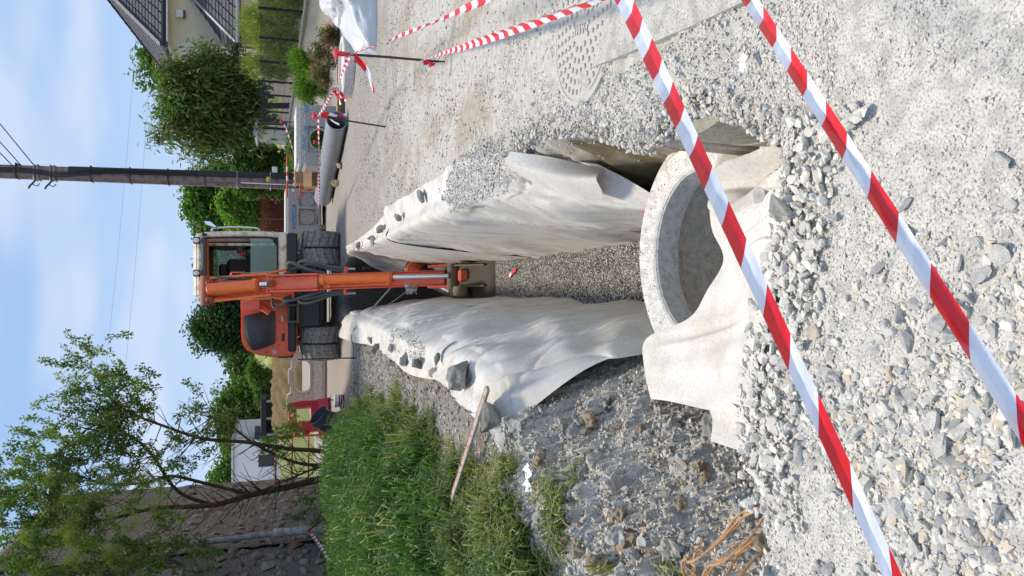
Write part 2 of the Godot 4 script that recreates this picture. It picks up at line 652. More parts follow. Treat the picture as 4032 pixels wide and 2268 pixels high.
func prepare_dig():
	for f in dig_f:
		var L := []
		if f < 4.9:
			var g: float = lerpf(-1.75, -1.22, clampf((f - 2.0) / 2.6, 0, 1))
			L = [Vector2(g - 0.05, 0.0), Vector2(g + 0.12, -0.10), Vector2(lerpf(g, -0.42, 0.45), -0.30), Vector2(-0.45, -0.74), Vector2(-0.33, -1.95), Vector2(0.6, -1.95), Vector2(0.66, -0.95), Vector2(0.76, -0.48), Vector2(0.95, -0.2), Vector2(1.1, 0.0)]
			if f > 4.2:
				L[3] = Vector2(-0.40, -0.86)
				L[6] = Vector2(0.50, -0.75); L[7] = Vector2(0.60, -0.42); L[8] = Vector2(0.80, -0.16); L[9] = Vector2(0.98, 0.0)
			if f < 3.4:
				L[6] = Vector2(0.86, -1.7); L[7] = Vector2(0.9, -1.0); L[8] = Vector2(0.95, -0.5); L[9] = Vector2(1.0, 0.0)
		elif f < 16.5:
			L = [Vector2(-1.1, 0.0), Vector2(-0.75, -0.02), Vector2(-0.58, -0.12), Vector2(-0.34, -1.0), Vector2(-0.20, -1.95), Vector2(0.46, -1.95), Vector2(0.56, -1.0), Vector2(0.64, -0.10), Vector2(0.72, -0.02), Vector2(0.9, 0.0)]
			if f < 5.3:
				L[1] = Vector2(-0.85, -0.06); L[2] = Vector2(-0.62, -0.22)
		else:
			for i in 10: L.append(Vector2(-0.8 + 0.16 * i, 0.0))
			if f < 16.8: L[3].y = -0.15
		dig.append(L)

func dig_depth(x: float, f: float) -> float:
	if f < 2.0 or f > 17.0 or x < -2.2 or x > 1.25: return 0.0
	var k := 0
	while k < dig_f.size() - 2 and f > dig_f[k + 1]: k += 1
	var t: float = clampf((f - dig_f[k]) / (dig_f[k + 1] - dig_f[k]), 0, 1)
	var A: Array = dig[k]
	var B: Array = dig[k + 1]
	var p: Vector2 = A[0].lerp(B[0], t)
	if x <= p.x: return 0.0
	for i in 9:
		var q: Vector2 = A[i + 1].lerp(B[i + 1], t)
		if x <= q.x:
			return lerpf(p.y, q.y, (x - p.x) / max(q.x - p.x, 1e-4))
		p = q
	return 0.0

func height(x: float, f: float) -> float:
	var y := 0.0
	if f < 30.0:
		y += 0.012 * n_mid.get_noise_2d(x, f) + 0.004 * n_fine.get_noise_2d(x, f)
	# verge
	if x < -1.2 and f < 19.0:
		y += 0.10 * smoothstep(-1.3, -2.6, x) * smoothstep(19.0, 14.0, f) + 0.03 * n_mid.get_noise_2d(x * 0.7, f * 0.7) * smoothstep(-1.2, -1.5, x)
	if x > 0.30 and x < 0.62 and f > 0.9 and f < 1.83:
		var cx := 0.33 + 0.078 * f + 0.008 * n_mid.get_noise_1d(f * 3.0)
		y += -0.009 * smoothstep(0.02, 0.0, absf(x - cx)) + 0.004 * smoothstep(-0.02, 0.03, x - cx)
	if x > 0.5 and x < 1.25 and f > 2.0 and f < 4.9:
		y += 0.035 * n_mid.get_noise_2d(x * 2.4 + 3.0, f * 2.4) * smoothstep(1.25, 0.95, x) * smoothstep(2.0, 2.3, f) * smoothstep(4.9, 4.3, f)
	var d := dig_depth(x, f)
	if d < -0.001:
		var jag := 0.05 * n_mid.get_noise_2d(x * 2.0 + 9.0, f * 2.0) + 0.02 * n_fine.get_noise_2d(x, f)
		var near := smoothstep(0.0, 0.16, f - look_up(edge_near, x) + jag)
		var right := 1.0
		if f < 5.6 and x > 0.3:
			right = smoothstep(0.0, 0.14, look_up(edge_right, f) - x + jag)
			if f > 4.0: right = lerpf(right, 1.0, smoothstep(4.0, 4.8, f))
		d *= near * right
		# heaped lumps of loose soil
		if x < -0.3 and f < 5.6:
			var w: float = smoothstep(-0.02, -0.14, d) * smoothstep(-1.2, -0.8, d)
			y += w * (0.13 * n_mid.get_noise_2d(x * 1.1, f * 1.1) + 0.11 * absf(n_mid.get_noise_2d(x * 3.0 + 7.0, f * 3.0)) + 0.045 * n_fine.get_noise_2d(x * 1.2, f * 1.2))
		elif d > -1.8:
			y += 0.05 * n_mid.get_noise_2d(x * 2.6, f * 2.6) * smoothstep(0.0, -0.2, d) + 0.015 * n_fine.get_noise_2d(x, f)
		y += d
	return y

func ground_colour(x: float, f: float, y: float) -> Color:
	var big := n_big.get_noise_2d(x * 2.0, f * 2.0)
	var md := n_mid.get_noise_2d(x * 0.9 + 3.0, f * 0.9)
	var c := Color(0.60, 0.58, 0.53)
	# tan streaks dragged along the road on the right
	if x > 0.7 and f > 3.2:
		var t: float = smoothstep(0.02, 0.45, n_big.get_noise_2d(x * 4.0, f * 1.1 + 20.0) + 0.35 * md) * smoothstep(3.2, 4.4, f)
		c = c.lerp(Color(0.44, 0.375, 0.275), t * 0.75)
	# farther up the road the dust thins and the old asphalt shows
	var far := smoothstep(6.5, 12.0, f + 1.5 * md)
	c = c.lerp(Color(0.36, 0.325, 0.29), far * 0.85)
	if x < -1.0 and f > 13.2:
		c = c.lerp(Color(0.42, 0.36, 0.32), 0.8)
	# turned earth between the sheet and the grass
	if x < -0.7 and x > -2.2 and f > 4.6 and f < 15.0:
		var k: float = smoothstep(-0.7, -0.85, x)
		c = c.lerp(Color(0.30, 0.275, 0.235).lerp(Color(0.20, 0.15, 0.10), smoothstep(0.1, 0.5, md)), k * smoothstep(4.6, 5.4, f) * smoothstep(15.0, 13.6, f + md))
	# verge soil
	if x < -1.3:
		var v: float = smoothstep(-1.3, -1.7, x) * smoothstep(15.5, 13.5, f) * smoothstep(2.2, 3.2, f + 0.4 * md)
		c = c.lerp(Color(0.16, 0.135, 0.08), v)
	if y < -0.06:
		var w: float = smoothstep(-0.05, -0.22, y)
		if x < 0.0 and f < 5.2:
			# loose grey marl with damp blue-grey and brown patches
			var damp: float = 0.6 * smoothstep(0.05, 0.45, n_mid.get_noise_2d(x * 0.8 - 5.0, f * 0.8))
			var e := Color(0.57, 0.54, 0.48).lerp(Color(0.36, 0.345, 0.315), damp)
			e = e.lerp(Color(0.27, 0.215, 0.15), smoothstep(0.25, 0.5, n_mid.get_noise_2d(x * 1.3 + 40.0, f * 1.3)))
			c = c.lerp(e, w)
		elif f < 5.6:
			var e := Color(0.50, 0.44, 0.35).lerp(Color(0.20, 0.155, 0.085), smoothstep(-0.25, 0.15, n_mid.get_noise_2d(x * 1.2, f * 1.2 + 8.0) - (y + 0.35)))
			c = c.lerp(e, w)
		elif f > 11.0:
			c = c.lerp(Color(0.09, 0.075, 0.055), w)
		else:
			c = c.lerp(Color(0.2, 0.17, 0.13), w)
	elif f < 4.2:
		c = c.lerp(Color(0.64, 0.62, 0.57), 0.5 + 0.5 * big)
	return c

func spread(stops: Array) -> PackedFloat64Array:
	# stops: [from, step], ... ; last one ends the list
	var out := PackedFloat64Array()
	for i in stops.size() - 1:
		var n: int = max(1, int(round((stops[i + 1][0] - stops[i][0]) / stops[i][1])))
		for k in n:
			out.append(lerpf(stops[i][0], stops[i + 1][0], float(k) / n))
	out.append(stops[-1][0])
	return out

func build_terrain():
	prepare_dig()
	var xs := spread([[-900.0, 300.0], [-300.0, 80.0], [-60.0, 15.0], [-15.0, 2.0], [-7.0, 0.4], [-2.4, 0.05], [-1.6, 0.022], [1.3, 0.06], [2.2, 0.15], [5.0, 0.8], [13.0, 8.0], [60.0, 80.0], [300.0, 300.0], [900.0, 1.0]])
	var fs := spread([[-40.0, 10.0], [-2.0, 0.5], [0.3, 0.06], [1.5, 0.022], [5.3, 0.04], [7.0, 0.10], [12.0, 0.15], [17.2, 0.5], [24.0, 3.0], [60.0, 30.0], [150.0, 150.0], [900.0, 1.0]])
	var U := fs.size()
	var V := xs.size()
	var pos := PackedVector3Array()
	var col := PackedColorArray()
	pos.resize(U * V)
	col.resize(U * V)
	for i in U:
		for j in V:
			var x: float = xs[j]
			var f: float = fs[i]
			var y := height(x, f)
			pos[i * V + j] = Vector3(x, y, -f)
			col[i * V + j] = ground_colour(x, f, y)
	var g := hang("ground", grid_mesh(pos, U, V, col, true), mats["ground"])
	meta(g, "dusty pale gravel roadway with a trench dug along it", "", "", "structure")
	# gravel bed on the floor of the trench
	var bp := PackedVector3Array()
	var rows := 110
	var across := 22
	for i in rows:
		for j in across:
			var f: float = lerpf(4.2, 11.55, float(i) / (rows - 1))
			var x: float = lerpf(-0.27, 0.53, float(j) / (across - 1))
			bp.append(Vector3(x, -1.90 + 0.02 * n_mid.get_noise_2d(x, f) + 0.012 * n_fine.get_noise_2d(x * 3.0, f * 3.0), -f))
	var bed := hang("gravel", grid_mesh(bp, rows, across, PackedColorArray(), true), mats["bed_gravel"])
	meta(bed, "grey pipe bedding gravel on the floor of the trench", "gravel", "", "stuff")

# ---------------------------------------------------------------- manhole ring and the old concrete beside it
func build_ring():
	var c := P(0.182, 0.0, 3.48)
	var o := thing("manhole_ring", "pale round concrete manhole ring with an open dark shaft in the pit", "manhole ring", c)
	var b := MB.new()
	b.lathe([Vector2(0.625, -1.95), Vector2(0.625, -0.625), Vector2(0.617, -0.61), Vector2(0.590, -0.602), Vector2(0.583, -0.615), Vector2(0.560, -0.615), Vector2(0.552, -0.578), Vector2(0.540, -0.566), Vector2(0.440, -0.600), Vector2(0.428, -0.61), Vector2(0.424, -0.75), Vector2(0.432, -0.762), Vector2(0.52, -0.78)], 96, false)
	# crumbled arrises: push the surface about a little
	var top := hang("ring_wall", b.done(), mats["pale_concrete"], o)
	top.position = Vector3.ZERO
	var s := MB.new()
	s.lathe([Vector2(0.52, -0.779), Vector2(0.525, -1.0), Vector2(0.525, -1.95)], 72, true)
	var sh := hang("shaft_lining", s.done(), mats["pale_concrete"], o)
	sh.position = Vector3.ZERO
	var neck := MB.new()
	neck.lathe([Vector2(0.427, -0.613), Vector2(0.4215, -0.62), Vector2(0.4215, -0.748), Vector2(0.434, -0.764), Vector2(0.519, -0.782)], 72, false)
	var nk := hang("neck", neck.done(), mats["pale_concrete"], o)
	nk.position = Vector3.ZERO
	var fl := MB.new()
	fl.lathe([Vector2(0.0, -1.85), Vector2(0.53, -1.84)], 32)
	var fo := hang("shaft_floor", fl.done(), mats["pale_concrete"], o)
	fo.position = Vector3.ZERO
	# crumbs of mortar left on the rim
	var xf := []
	var cl := []
	var r := RandomNumberGenerator.new()
	r.seed = 31
	for i in 420:
		var a := r.randf() * TAU
		var rad: float = [r.randf_range(0.561, 0.583), r.randf_range(0.44, 0.54), r.randf_range(0.592, 0.617)][r.randi() % 3]
		var y: float = -0.613 if rad > 0.55 and rad < 0.585 else (-0.604 if rad > 0.585 else lerpf(-0.600, -0.566, (rad - 0.44) / 0.10))
		var sz := r.randf_range(0.002, 0.007)
		xf.append(Transform3D(Basis.from_euler(Vector3(r.randf() * 6, r.randf() * 6, 0)).scaled(Vector3.ONE * sz), Vector3(cos(a) * rad, y, sin(a) * rad)))
		cl.append(Color(0.55, 0.52, 0.45) * r.randf_range(0.7, 1.1))
	var cr := swarm("mortar_crumbs", rock_mesh(3, 0), mats["pebble"], xf, cl, o)
	cr.position = Vector3.ZERO
	cr.set_meta("kind", "stuff")
	# old buried concrete chamber on the right of the pit
	var q := thing("old_concrete_chamber", "olive grey old concrete chamber wall exposed under the broken right edge of the pit", "concrete chamber", P(1.45, 0, 2.62))
	var w := MB.new()
	w.lathe([Vector2(0.80, -0.56), Vector2(0.865, -0.55), Vector2(0.868, -0.40), Vector2(0.858, -0.395), Vector2(0.858, -0.385), Vector2(0.866, -0.38), Vector2(0.864, -0.07), Vector2(0.80, -0.06)], 96, false)
	var qq := hang("chamber_wall", w.done(), mats["olive_concrete"], q)
	qq.position = Vector3.ZERO
	var lipb := MB.new()
	lipb.lathe([Vector2(0.81, -0.60), Vector2(0.885, -0.595), Vector2(0.885, -0.562), Vector2(0.866, -0.545)], 96, false)
	var lo := hang("bottom_lip", lipb.done(), mats["pale_concrete"], q)
	lo.position = Vector3.ZERO

# ---------------------------------------------------------------- geotextile sheets
func build_fabrics():
	var folds := func(u: float, v: float, p: Vector3) -> float:
		var q: float = -p.z
		var a := n_rid.get_noise_2d(q * 0.62 + 0.25 * v, v * 0.12)
		var b := n_rid.get_noise_2d(q * 1.7 + v * 0.6 + 30.0, v * 0.18)
		var c := n_rid.get_noise_2d(q * 0.7 - v * 0.7 + 60.0, v * 0.5)
		var e := n_rid.get_noise_2d(q * 3.4 - v * 0.5 + 90.0, v * 0.3 + q * 0.2)
		var k: float = 1.0 if p.y < -0.08 else 0.6
		k *= smoothstep(-0.3, 2.2, u)
		var ra: float = 1.0 - 2.0 * sqrt(a * a + 0.0016)
		var rb: float = 1.0 - 2.0 * sqrt(b * b + 0.002)
		var re: float = 1.0 - 2.0 * sqrt(e * e + 0.003)
		return k * (0.060 * (ra * ra * ra - 0.35) + 0.034 * (rb * rb * rb - 0.35) + 0.014 * (re * re - 0.4) + 0.035 * c) - 0.004
	# right sheet, from the pit to the machine
	var R := []
	R.append([P(0.52, -0.66, 3.98), P(0.47, -0.70, 4.04), P(0.44, -0.78, 4.06), P(0.43, -1.2, 4.05), P(0.44, -1.93, 4.0)])
	R.append([P(0.71, -0.38, 4.17), P(0.58, -0.43, 4.28), P(0.47, -0.50, 4.36), P(0.44, -1.1, 4.4), P(0.44, -1.93, 4.4)])
	R.append([P(0.79, -0.17, 4.42), P(0.65, -0.20, 4.56), P(0.50, -0.26, 4.72), P(0.45, -1.0, 4.8), P(0.44, -1.93, 4.8)])
	R.append([P(0.83, 0.02, 4.66), P(0.74, -0.02, 5.0), P(0.60, -0.08, 5.3), P(0.49, -0.95, 5.4), P(0.43, -1.93, 5.4)])
	R.append([P(1.0, 0.045, 5.80), P(0.80, 0.03, 6.1), P(0.60, 0.0, 6.4), P(0.52, -0.9, 6.5), P(0.43, -1.93, 6.5)])
	R.append([P(0.99, 0.045, 7.2), P(0.8, 0.035, 7.6), P(0.60, 0.0, 8.0), P(0.50, -0.9, 8.1), P(0.42, -1.93, 8.1)])
	R.append([P(1.02, 0.045, 9.0), P(0.8, 0.035, 9.3), P(0.59, 0.0, 9.5), P(0.48, -0.9, 9.6), P(0.41, -1.93, 9.6)])
	R.append([P(0.87, 0.045, 10.8), P(0.72, 0.035, 11.1), P(0.58, 0.0, 11.4), P(0.44, -0.9, 11.5), P(0.38, -1.93, 11.5)])
	R.append([P(0.80, 0.045, 13.1), P(0.70, 0.035, 13.3), P(0.60, 0.0, 13.4), P(0.42, -0.8, 13.4), P(0.36, -1.93, 13.4)])
	R.append([P(0.79, 0.045, 14.7), P(0.72, 0.035, 14.9), P(0.62, 0.0, 15.0), P(0.42, -0.4, 15.0), P(0.30, -0.8, 15.0)])
	var lift := func(row: Array, up: float, away: float) -> Array:
		var out := []
		for k in row.size():
			var t: float = float(k) / (row.size() - 1)
			out.append(row[k] + Vector3((0.004 if row[0].x < 0 else -0.004), up * 0.5 * (1.0 - t), -away))
		return out
	var near_r := R.slice(0, 5)
	near_r.append(lift.call(R[4], 0.05, 0.55))
	var rs := hang("geotextile_sheet", sheet(near_r, 22, 20, folds), mats["felt_cloth"])
	meta(rs, "off-white geotextile sheet over the right trench wall, with its corner turned back", "geotextile sheet")
	var mid_r := [lift.call(R[4], -0.035, 0.15), R[5], R[6], lift.call(R[6], 0.03, 0.75)]
	meta(hang("geotextile_sheet", sheet(mid_r, 22, 20, folds), mats["felt_cloth"]), "second off-white geotextile sheet over the right trench wall, weighed down with stones", "geotextile sheet")
	var far_r := [lift.call(R[6], -0.03, 0.2), R[7], R[8], R[9]]
	meta(hang("geotextile_sheet", sheet(far_r, 20, 20, folds), mats["felt_cloth"]), "white geotextile sheet over the right trench wall close to the excavator wheel", "geotextile sheet")
	# turned-back corner of the right sheet
	var F := []
	var top := [P(0.86, 0.03, 4.62), P(0.80, -0.15, 4.40), P(0.745, -0.30, 4.27), P(0.70, -0.40, 4.14)]
	var roll := [P(0.80, 0.05, 4.66), P(0.72, -0.08, 4.44), P(0.66, -0.21, 4.25), P(0.635, -0.32, 4.08)]
	var mid := [P(0.78, 0.03, 4.68), P(0.67, -0.12, 4.48), P(0.60, -0.24, 4.32), P(0.56, -0.38, 4.13)]
	var tip := [P(0.76, 0.01, 4.72), P(0.63, -0.17, 4.54), P(0.56, -0.28, 4.40), P(0.50, -0.42, 4.24)]
	for k in 4: F.append([top[k], roll[k], mid[k], tip[k]])
	part_mesh("turned_flap", sheet(F, 8, 8, func(u, v, p): return 0.0), "felt_cloth", rs)
	# left sheet
	var L := []
	L.append([P(-1.08, 0.03, 4.80), P(-0.92, -0.06, 4.84), P(-0.62, -0.31, 4.58), P(-0.46, -0.56, 4.47), P(-0.42, -0.72, 4.32), P(-0.20, -1.93, 4.1)])
	L.append([P(-0.95, 0.05, 5.02), P(-0.80, 0.01, 5.0), P(-0.60, -0.12, 4.98), P(-0.42, -0.50, 4.95), P(-0.28, -1.0, 4.9), P(-0.16, -1.93, 4.8)])
	L.append([P(-0.92, 0.05, 5.35), P(-0.78, 0.03, 5.35), P(-0.56, -0.05, 5.35), P(-0.40, -0.45, 5.35), P(-0.28, -1.0, 5.35), P(-0.165, -1.93, 5.3)])
	L.append([P(-0.89, 0.05, 5.78), P(-0.74, 0.035, 5.8), P(-0.54, -0.02, 5.8), P(-0.38, -0.45, 5.8), P(-0.26, -1.0, 5.8), P(-0.165, -1.93, 5.8)])
	L.append([P(-0.81, 0.05, 6.5), P(-0.70, 0.035, 6.5), P(-0.53, 0.0, 6.5), P(-0.37, -0.4, 6.6), P(-0.25, -1.0, 6.6), P(-0.16, -1.93, 6.6)])
	L.append([P(-0.90, 0.05, 7.95), P(-0.72, 0.035, 7.9), P(-0.53, 0.0, 7.9), P(-0.36, -0.4, 7.9), P(-0.24, -1.0, 7.9), P(-0.16, -1.93, 7.9)])
	L.append([P(-0.84, 0.05, 9.3), P(-0.70, 0.035, 9.3), P(-0.52, 0.0, 9.3), P(-0.35, -0.4, 9.3), P(-0.23, -1.0, 9.3), P(-0.15, -1.93, 9.3)])
	L.append([P(-0.82, 0.05, 11.1), P(-0.68, 0.035, 11.1), P(-0.52, 0.0, 11.1), P(-0.34, -0.4, 11.1), P(-0.23, -1.0, 11.1), P(-0.15, -1.93, 11.1)])
	L.append([P(-0.93, 0.05, 13.4), P(-0.72, 0.035, 13.3), P(-0.52, 0.0, 13.2), P(-0.36, -0.4, 13.2), P(-0.24, -1.0, 13.2), P(-0.16, -1.93, 13.2)])
	L.append([P(-1.0, 0.05, 16.3), P(-0.78, 0.035, 15.8), P(-0.58, 0.0, 15.2), P(-0.42, -0.3, 14.6), P(-0.30, -0.8, 14.2), P(-0.2, -1.6, 13.9)])
	var between := []
	for k in 6: between.append(L[0][k].lerp(L[1][k], 0.5))
	var near_l := [L[0], between, L[1], L[2], L[3], L[4], lift.call(L[4], 0.05, 0.45)]
	meta(hang("geotextile_sheet", sheet(near_l, 20, 18, folds), mats["felt_cloth"]), "off-white geotextile sheet over the left trench wall, pointed corner towards the soil", "geotextile sheet")
	var mid_l := [lift.call(L[4], -0.03, 0.1), L[5], L[6], lift.call(L[6], 0.03, 0.6)]
	meta(hang("geotextile_sheet", sheet(mid_l, 20, 18, folds), mats["felt_cloth"]), "second off-white geotextile sheet over the left trench wall, with a patch of gravel on it", "geotextile sheet")
	var far_l := [lift.call(L[6], -0.03, 0.1), L[7], L[8], L[9]]
	meta(hang("geotextile_sheet", sheet(far_l, 20, 18, folds), mats["felt_cloth"]), "white geotextile sheet over the left trench wall close to the excavator wheel", "geotextile sheet")
	# near sheet, from the rim of the ring up to the broken edge of the road
	var N := []
	N.append([P(0.745, -0.56, 3.12), P(0.74, -0.52, 2.85), P(0.70, -0.42, 2.62), P(0.62, -0.30, 2.35), P(0.50, -0.12, 2.02)])
	N.append([P(0.65, -0.53, 3.14), P(0.64, -0.58, 2.90), P(0.58, -0.52, 2.55), P(0.52, -0.34, 2.22), P(0.46, -0.13, 1.98)])
	N.append([P(0.56, -0.525, 3.18), P(0.54, -0.50, 2.95), P(0.50, -0.52, 2.65), P(0.43, -0.34, 2.30), P(0.37, -0.10, 2.0)])
	N.append([P(0.44, -0.52, 3.21), P(0.42, -0.46, 2.98), P(0.39, -0.42, 2.70), P(0.33, -0.30, 2.35), P(0.27, -0.06, 2.0)])
	N.append([P(0.28, -0.52, 3.19), P(0.28, -0.46, 2.95), P(0.25, -0.34, 2.62), P(0.22, -0.20, 2.30), P(0.14, 0.01, 2.0)])
	N.append([P(0.14, -0.61, 3.23), P(0.15, -0.48, 2.95), P(0.14, -0.34, 2.65), P(0.12, -0.18, 2.35), P(0.06, 0.02, 2.04)])
	N.append([P(-0.01, -0.52, 3.23), P(0.0, -0.47, 2.95), P(0.0, -0.33, 2.65), P(-0.02, -0.18, 2.35), P(-0.06, 0.02, 2.08)])
	N.append([P(-0.15, -0.515, 3.39), P(-0.14, -0.47, 3.05), P(-0.13, -0.36, 2.70), P(-0.14, -0.20, 2.42), P(-0.18, 0.02, 2.12)])
	N.append([P(-0.28, -0.51, 3.83), P(-0.28, -0.46, 3.35), P(-0.26, -0.38, 2.90), P(-0.27, -0.22, 2.5), P(-0.30, 0.01, 2.15)])
	N.append([P(-0.43, -0.46, 3.76), P(-0.42, -0.43, 3.40), P(-0.40, -0.37, 3.0), P(-0.37, -0.22, 2.55), P(-0.39, 0.0, 2.16)])
	N.append([P(-0.58, -0.42, 3.61), P(-0.555, -0.39, 3.35), P(-0.53, -0.33, 2.95), P(-0.48, -0.20, 2.55), P(-0.46, 0.0, 2.17)])
	for row in N:
		var e: Vector3 = row[4]
		row[4] = Vector3(e.x, 0.012, e.z + 0.07)
	var nfold := func(u: float, v: float, p: Vector3) -> float:
		var s: float = smoothstep(6.0, 2.5, u)
		var a := n_rid.get_noise_2d(u * 0.55 + v * 0.35, v * 0.22 + 11.0)
		var b := n_rid.get_noise_2d(u * 1.1 + v * 0.6 + 20.0, v * 0.25)
		return (0.25 + 0.75 * s) * smoothstep(0.0, 0.8, v) * smoothstep(4.0, 3.0, v) * ((0.05 + 0.06 * s) * (0.7 - 2.0 * sqrt(a * a + 0.002)) + (0.02 + 0.03 * s) * b)
	var ns := hang("geotextile_sheet", sheet(N, 10, 12, nfold), mats["felt_cloth"])
	meta(ns, "off-white geotextile sheet laid from the road edge over the near half of the manhole ring", "geotextile sheet")
	var G := []
	G.append([P(-0.50, -0.35, 2.98), P(-0.47, -0.30, 2.75), P(-0.44, -0.18, 2.50), P(-0.44, -0.03, 2.20)])
	G.append([P(-0.57, -0.37, 2.95), P(-0.55, -0.36, 2.72), P(-0.52, -0.25, 2.48), P(-0.50, -0.05, 2.20)])
	G.append([P(-0.66, -0.33, 2.90), P(-0.655, -0.32, 2.70), P(-0.62, -0.22, 2.45), P(-0.57, -0.03, 2.20)])
	part_mesh("tucked_corner", sheet(G, 8, 8, func(u, v, p): return 0.0), "felt_cloth", ns)

func part_mesh(called: String, mesh: Mesh, m: String, parent: Node) -> MeshInstance3D:
	return hang(called, mesh, mats[m], parent)

# ---------------------------------------------------------------- excavator
func tyre_mesh(r: float, w: float, lean: float) -> ArrayMesh:
	# axle along local y; blocks of tread lean across the crown
	var b := MB.new()
	b.lathe([Vector2(r * 0.55, -w * 0.40), Vector2(r * 0.72, -w * 0.48), Vector2(r * 0.88, -w * 0.46), Vector2(r * 0.93, -w * 0.38), Vector2(r * 0.935, w * 0.38), Vector2(r * 0.88, w * 0.46), Vector2(r * 0.72, w * 0.48), Vector2(r * 0.55, w * 0.40)], 40)
	var n := 15
	for i in n:
		var a := TAU * i / n
		var c := Vector3(cos(a), 0, sin(a))
		var t := Vector3(-sin(a), 0, cos(a))
		var y := (Vector3.UP + t * lean).normalized()
		b.box(c * r * 0.955 + Vector3.UP * 0.0, Vector3(r * 0.10, w * 0.93, r * 0.21), 0.012, Basis(c, y, c.cross(y)))
		b.box(c * r * 0.84 + Vector3.UP * w * 0.45 + t * lean * w * 0.45, Vector3(r * 0.20, w * 0.07, r * 0.17), 0.008, Basis(c, Vector3.UP, c.cross(Vector3.UP)))
	return b.done()

func build_excavator():
	var o := thing("excavator", "orange wheeled excavator with a cream cab straddling the far end of the trench", "excavator", P(-0.15, 0, 17.2))
	# wheels: two tyres side by side on each
	var ty_a := tyre_mesh(0.39, 0.345, 0.35)
	var ty_b := tyre_mesh(0.39, 0.345, -0.35)
	for wx in [0.83, -1.155]:
		for wf in [16.62, 18.75]:
			var c := P(wx, 0.385, wf)
			var w := Node3D.new()
			w.name = "wheel"
			w.position = c - o.position
			o.add_child(w, true)
			for k in 2:
				var t := MeshInstance3D.new()
				t.name = "tyre"
				t.mesh = ty_a if k == 0 else ty_b
				t.material_override = mats["rubber"]
				t.transform = Transform3D(Basis(Vector3.UP, Vector3.RIGHT, Vector3(0, 0, -1)), Vector3(-0.178 + 0.356 * k, 0, 0)) 
				t.rotate_object_local(Vector3.UP, 0.13 * k)
				w.add_child(t, true)
			var rb := MB.new()
			rb.xf = Transform3D(Basis(Vector3.UP, Vector3.RIGHT, Vector3(0, 0, -1)), c)
			var inn := -1.0 if wx > 0 else 1.0
			rb.lathe([Vector2(0.0, -0.36), Vector2(0.20, -0.36), Vector2(0.235, -0.345), Vector2(0.23, -0.20), Vector2(0.23, 0.20), Vector2(0.235, 0.345), Vector2(0.20, 0.36), Vector2(0.0, 0.36)], 28)
			rb.lathe([Vector2(0.31, -0.012), Vector2(0.35, 0.0), Vector2(0.31, 0.012)], 28)
			hang("rim", rb.done(), mats["muddy_steel"], w)
	# chassis and axles
	var b := MB.new()
	b.box(P(-0.16, 0.62, 17.7), Vector3(1.25, 0.36, 2.5), 0.03)
	b.box(P(-0.16, 0.385, 16.62), Vector3(1.6, 0.18, 0.2), 0.04)
	b.box(P(-0.16, 0.385, 18.75), Vector3(1.6, 0.18, 0.2), 0.04)
	b.box(P(-0.55, 0.63, 16.30), Vector3(0.48, 0.40, 0.05), 0.01)
	part("chassis", b, "charcoal", o)
	b = MB.new()
	b.box(P(-0.16, 0.36, 19.35), Vector3(2.2, 0.62, 0.10), 0.03)  # added dark plate, covers the lit ground that showed under the machine
	part("added_dark_plate", b, "charcoal", o)
	b = MB.new()
	b.box(P(-0.16, 0.40, 17.7), Vector3(0.9, 0.30, 1.9), 0.03)
	part("underbody", b, "black", o)
	b = MB.new()
	b.xf = Transform3D(Basis.IDENTITY, P(-0.15, 0.0, 17.6))
	b.lathe([Vector2(0.55, 0.79), Vector2(0.56, 0.88), Vector2(0.0, 0.88)], 36)
	part("turntable", b, "black", o)
	b = MB.new(true)
	b.box(P(-0.5, 1.045, 16.20), Vector3(0.40, 0.035, 0.14), 0.01)
	b.box(P(-0.5, 0.86, 16.18), Vector3(0.42, 0.05, 0.18), 0.015)
	b.box(P(-0.68, 0.95, 16.20), Vector3(0.04, 0.20, 0.12), 0.01)
	b.box(P(-0.34, 0.96, 16.20), Vector3(0.05, 0.24, 0.12), 0.01)
	part("step", b, "muddy_steel", o)
	# revolving platform
	b = MB.new()
	b.box(P(-0.16, 0.97, 17.6), Vector3(2.3, 0.18, 2.6), 0.04)
	part("platform", b, "charcoal", o)
	# engine hood on the left
	b = MB.new()
	var prof := PackedVector2Array([Vector2(-0.26, 0.86), Vector2(-1.05, 0.86), Vector2(-1.33, 0.89), Vector2(-1.40, 1.0), Vector2(-1.41, 1.35), Vector2(-1.36, 1.62), Vector2(-1.26, 1.84), Vector2(-1.12, 1.93), Vector2(-0.9, 1.955), Vector2(-0.26, 1.955)])
	b.prism(prof, -18.9, -16.42)
	part("hood", b, "orange", o)
	b = MB.new()
	var edge := [Vector2(-0.30, 0.89), Vector2(-1.03, 0.88), Vector2(-1.30, 0.91), Vector2(-1.37, 1.0), Vector2(-1.38, 1.34), Vector2(-1.33, 1.60), Vector2(-1.24, 1.80), Vector2(-1.11, 1.90), Vector2(-0.9, 1.925), Vector2(-0.30, 1.925)]
	b.prism(PackedVector2Array(edge), -16.42, -16.36)
	var below := PackedVector2Array([Vector2(-0.40, 0.885), Vector2(-1.28, 0.905), Vector2(-1.36, 1.0), Vector2(-1.37, 1.27), Vector2(-0.40, 1.27)])
	b.prism(below, -16.36, -16.33)
	part("front_panel", b, "red_orange", o)
	# black moulded cover bulging out of the front panel
	var pos := PackedVector3Array()
	var U := 15
	var V := 15
	for i in U:
		for j in V:
			var s := float(i) / (U - 1)
			var t := float(j) / (V - 1)
			var y: float = lerpf(1.305, 1.90 - 0.16 * pow(t, 3.0), s)
			var x: float = lerpf(-0.47 - 0.10 * s * s, -1.12 - 0.19 * s + 0.06 * s * s * s * s, t)
			var bul: float = 0.10 * pow(sin(PI * clampf(s * 0.92 + 0.08, 0, 1)), 0.6) * pow(sin(PI * clampf(t * 0.9 + 0.06, 0, 1)), 0.5)
			pos.append(P(x, y, 16.352 - bul))
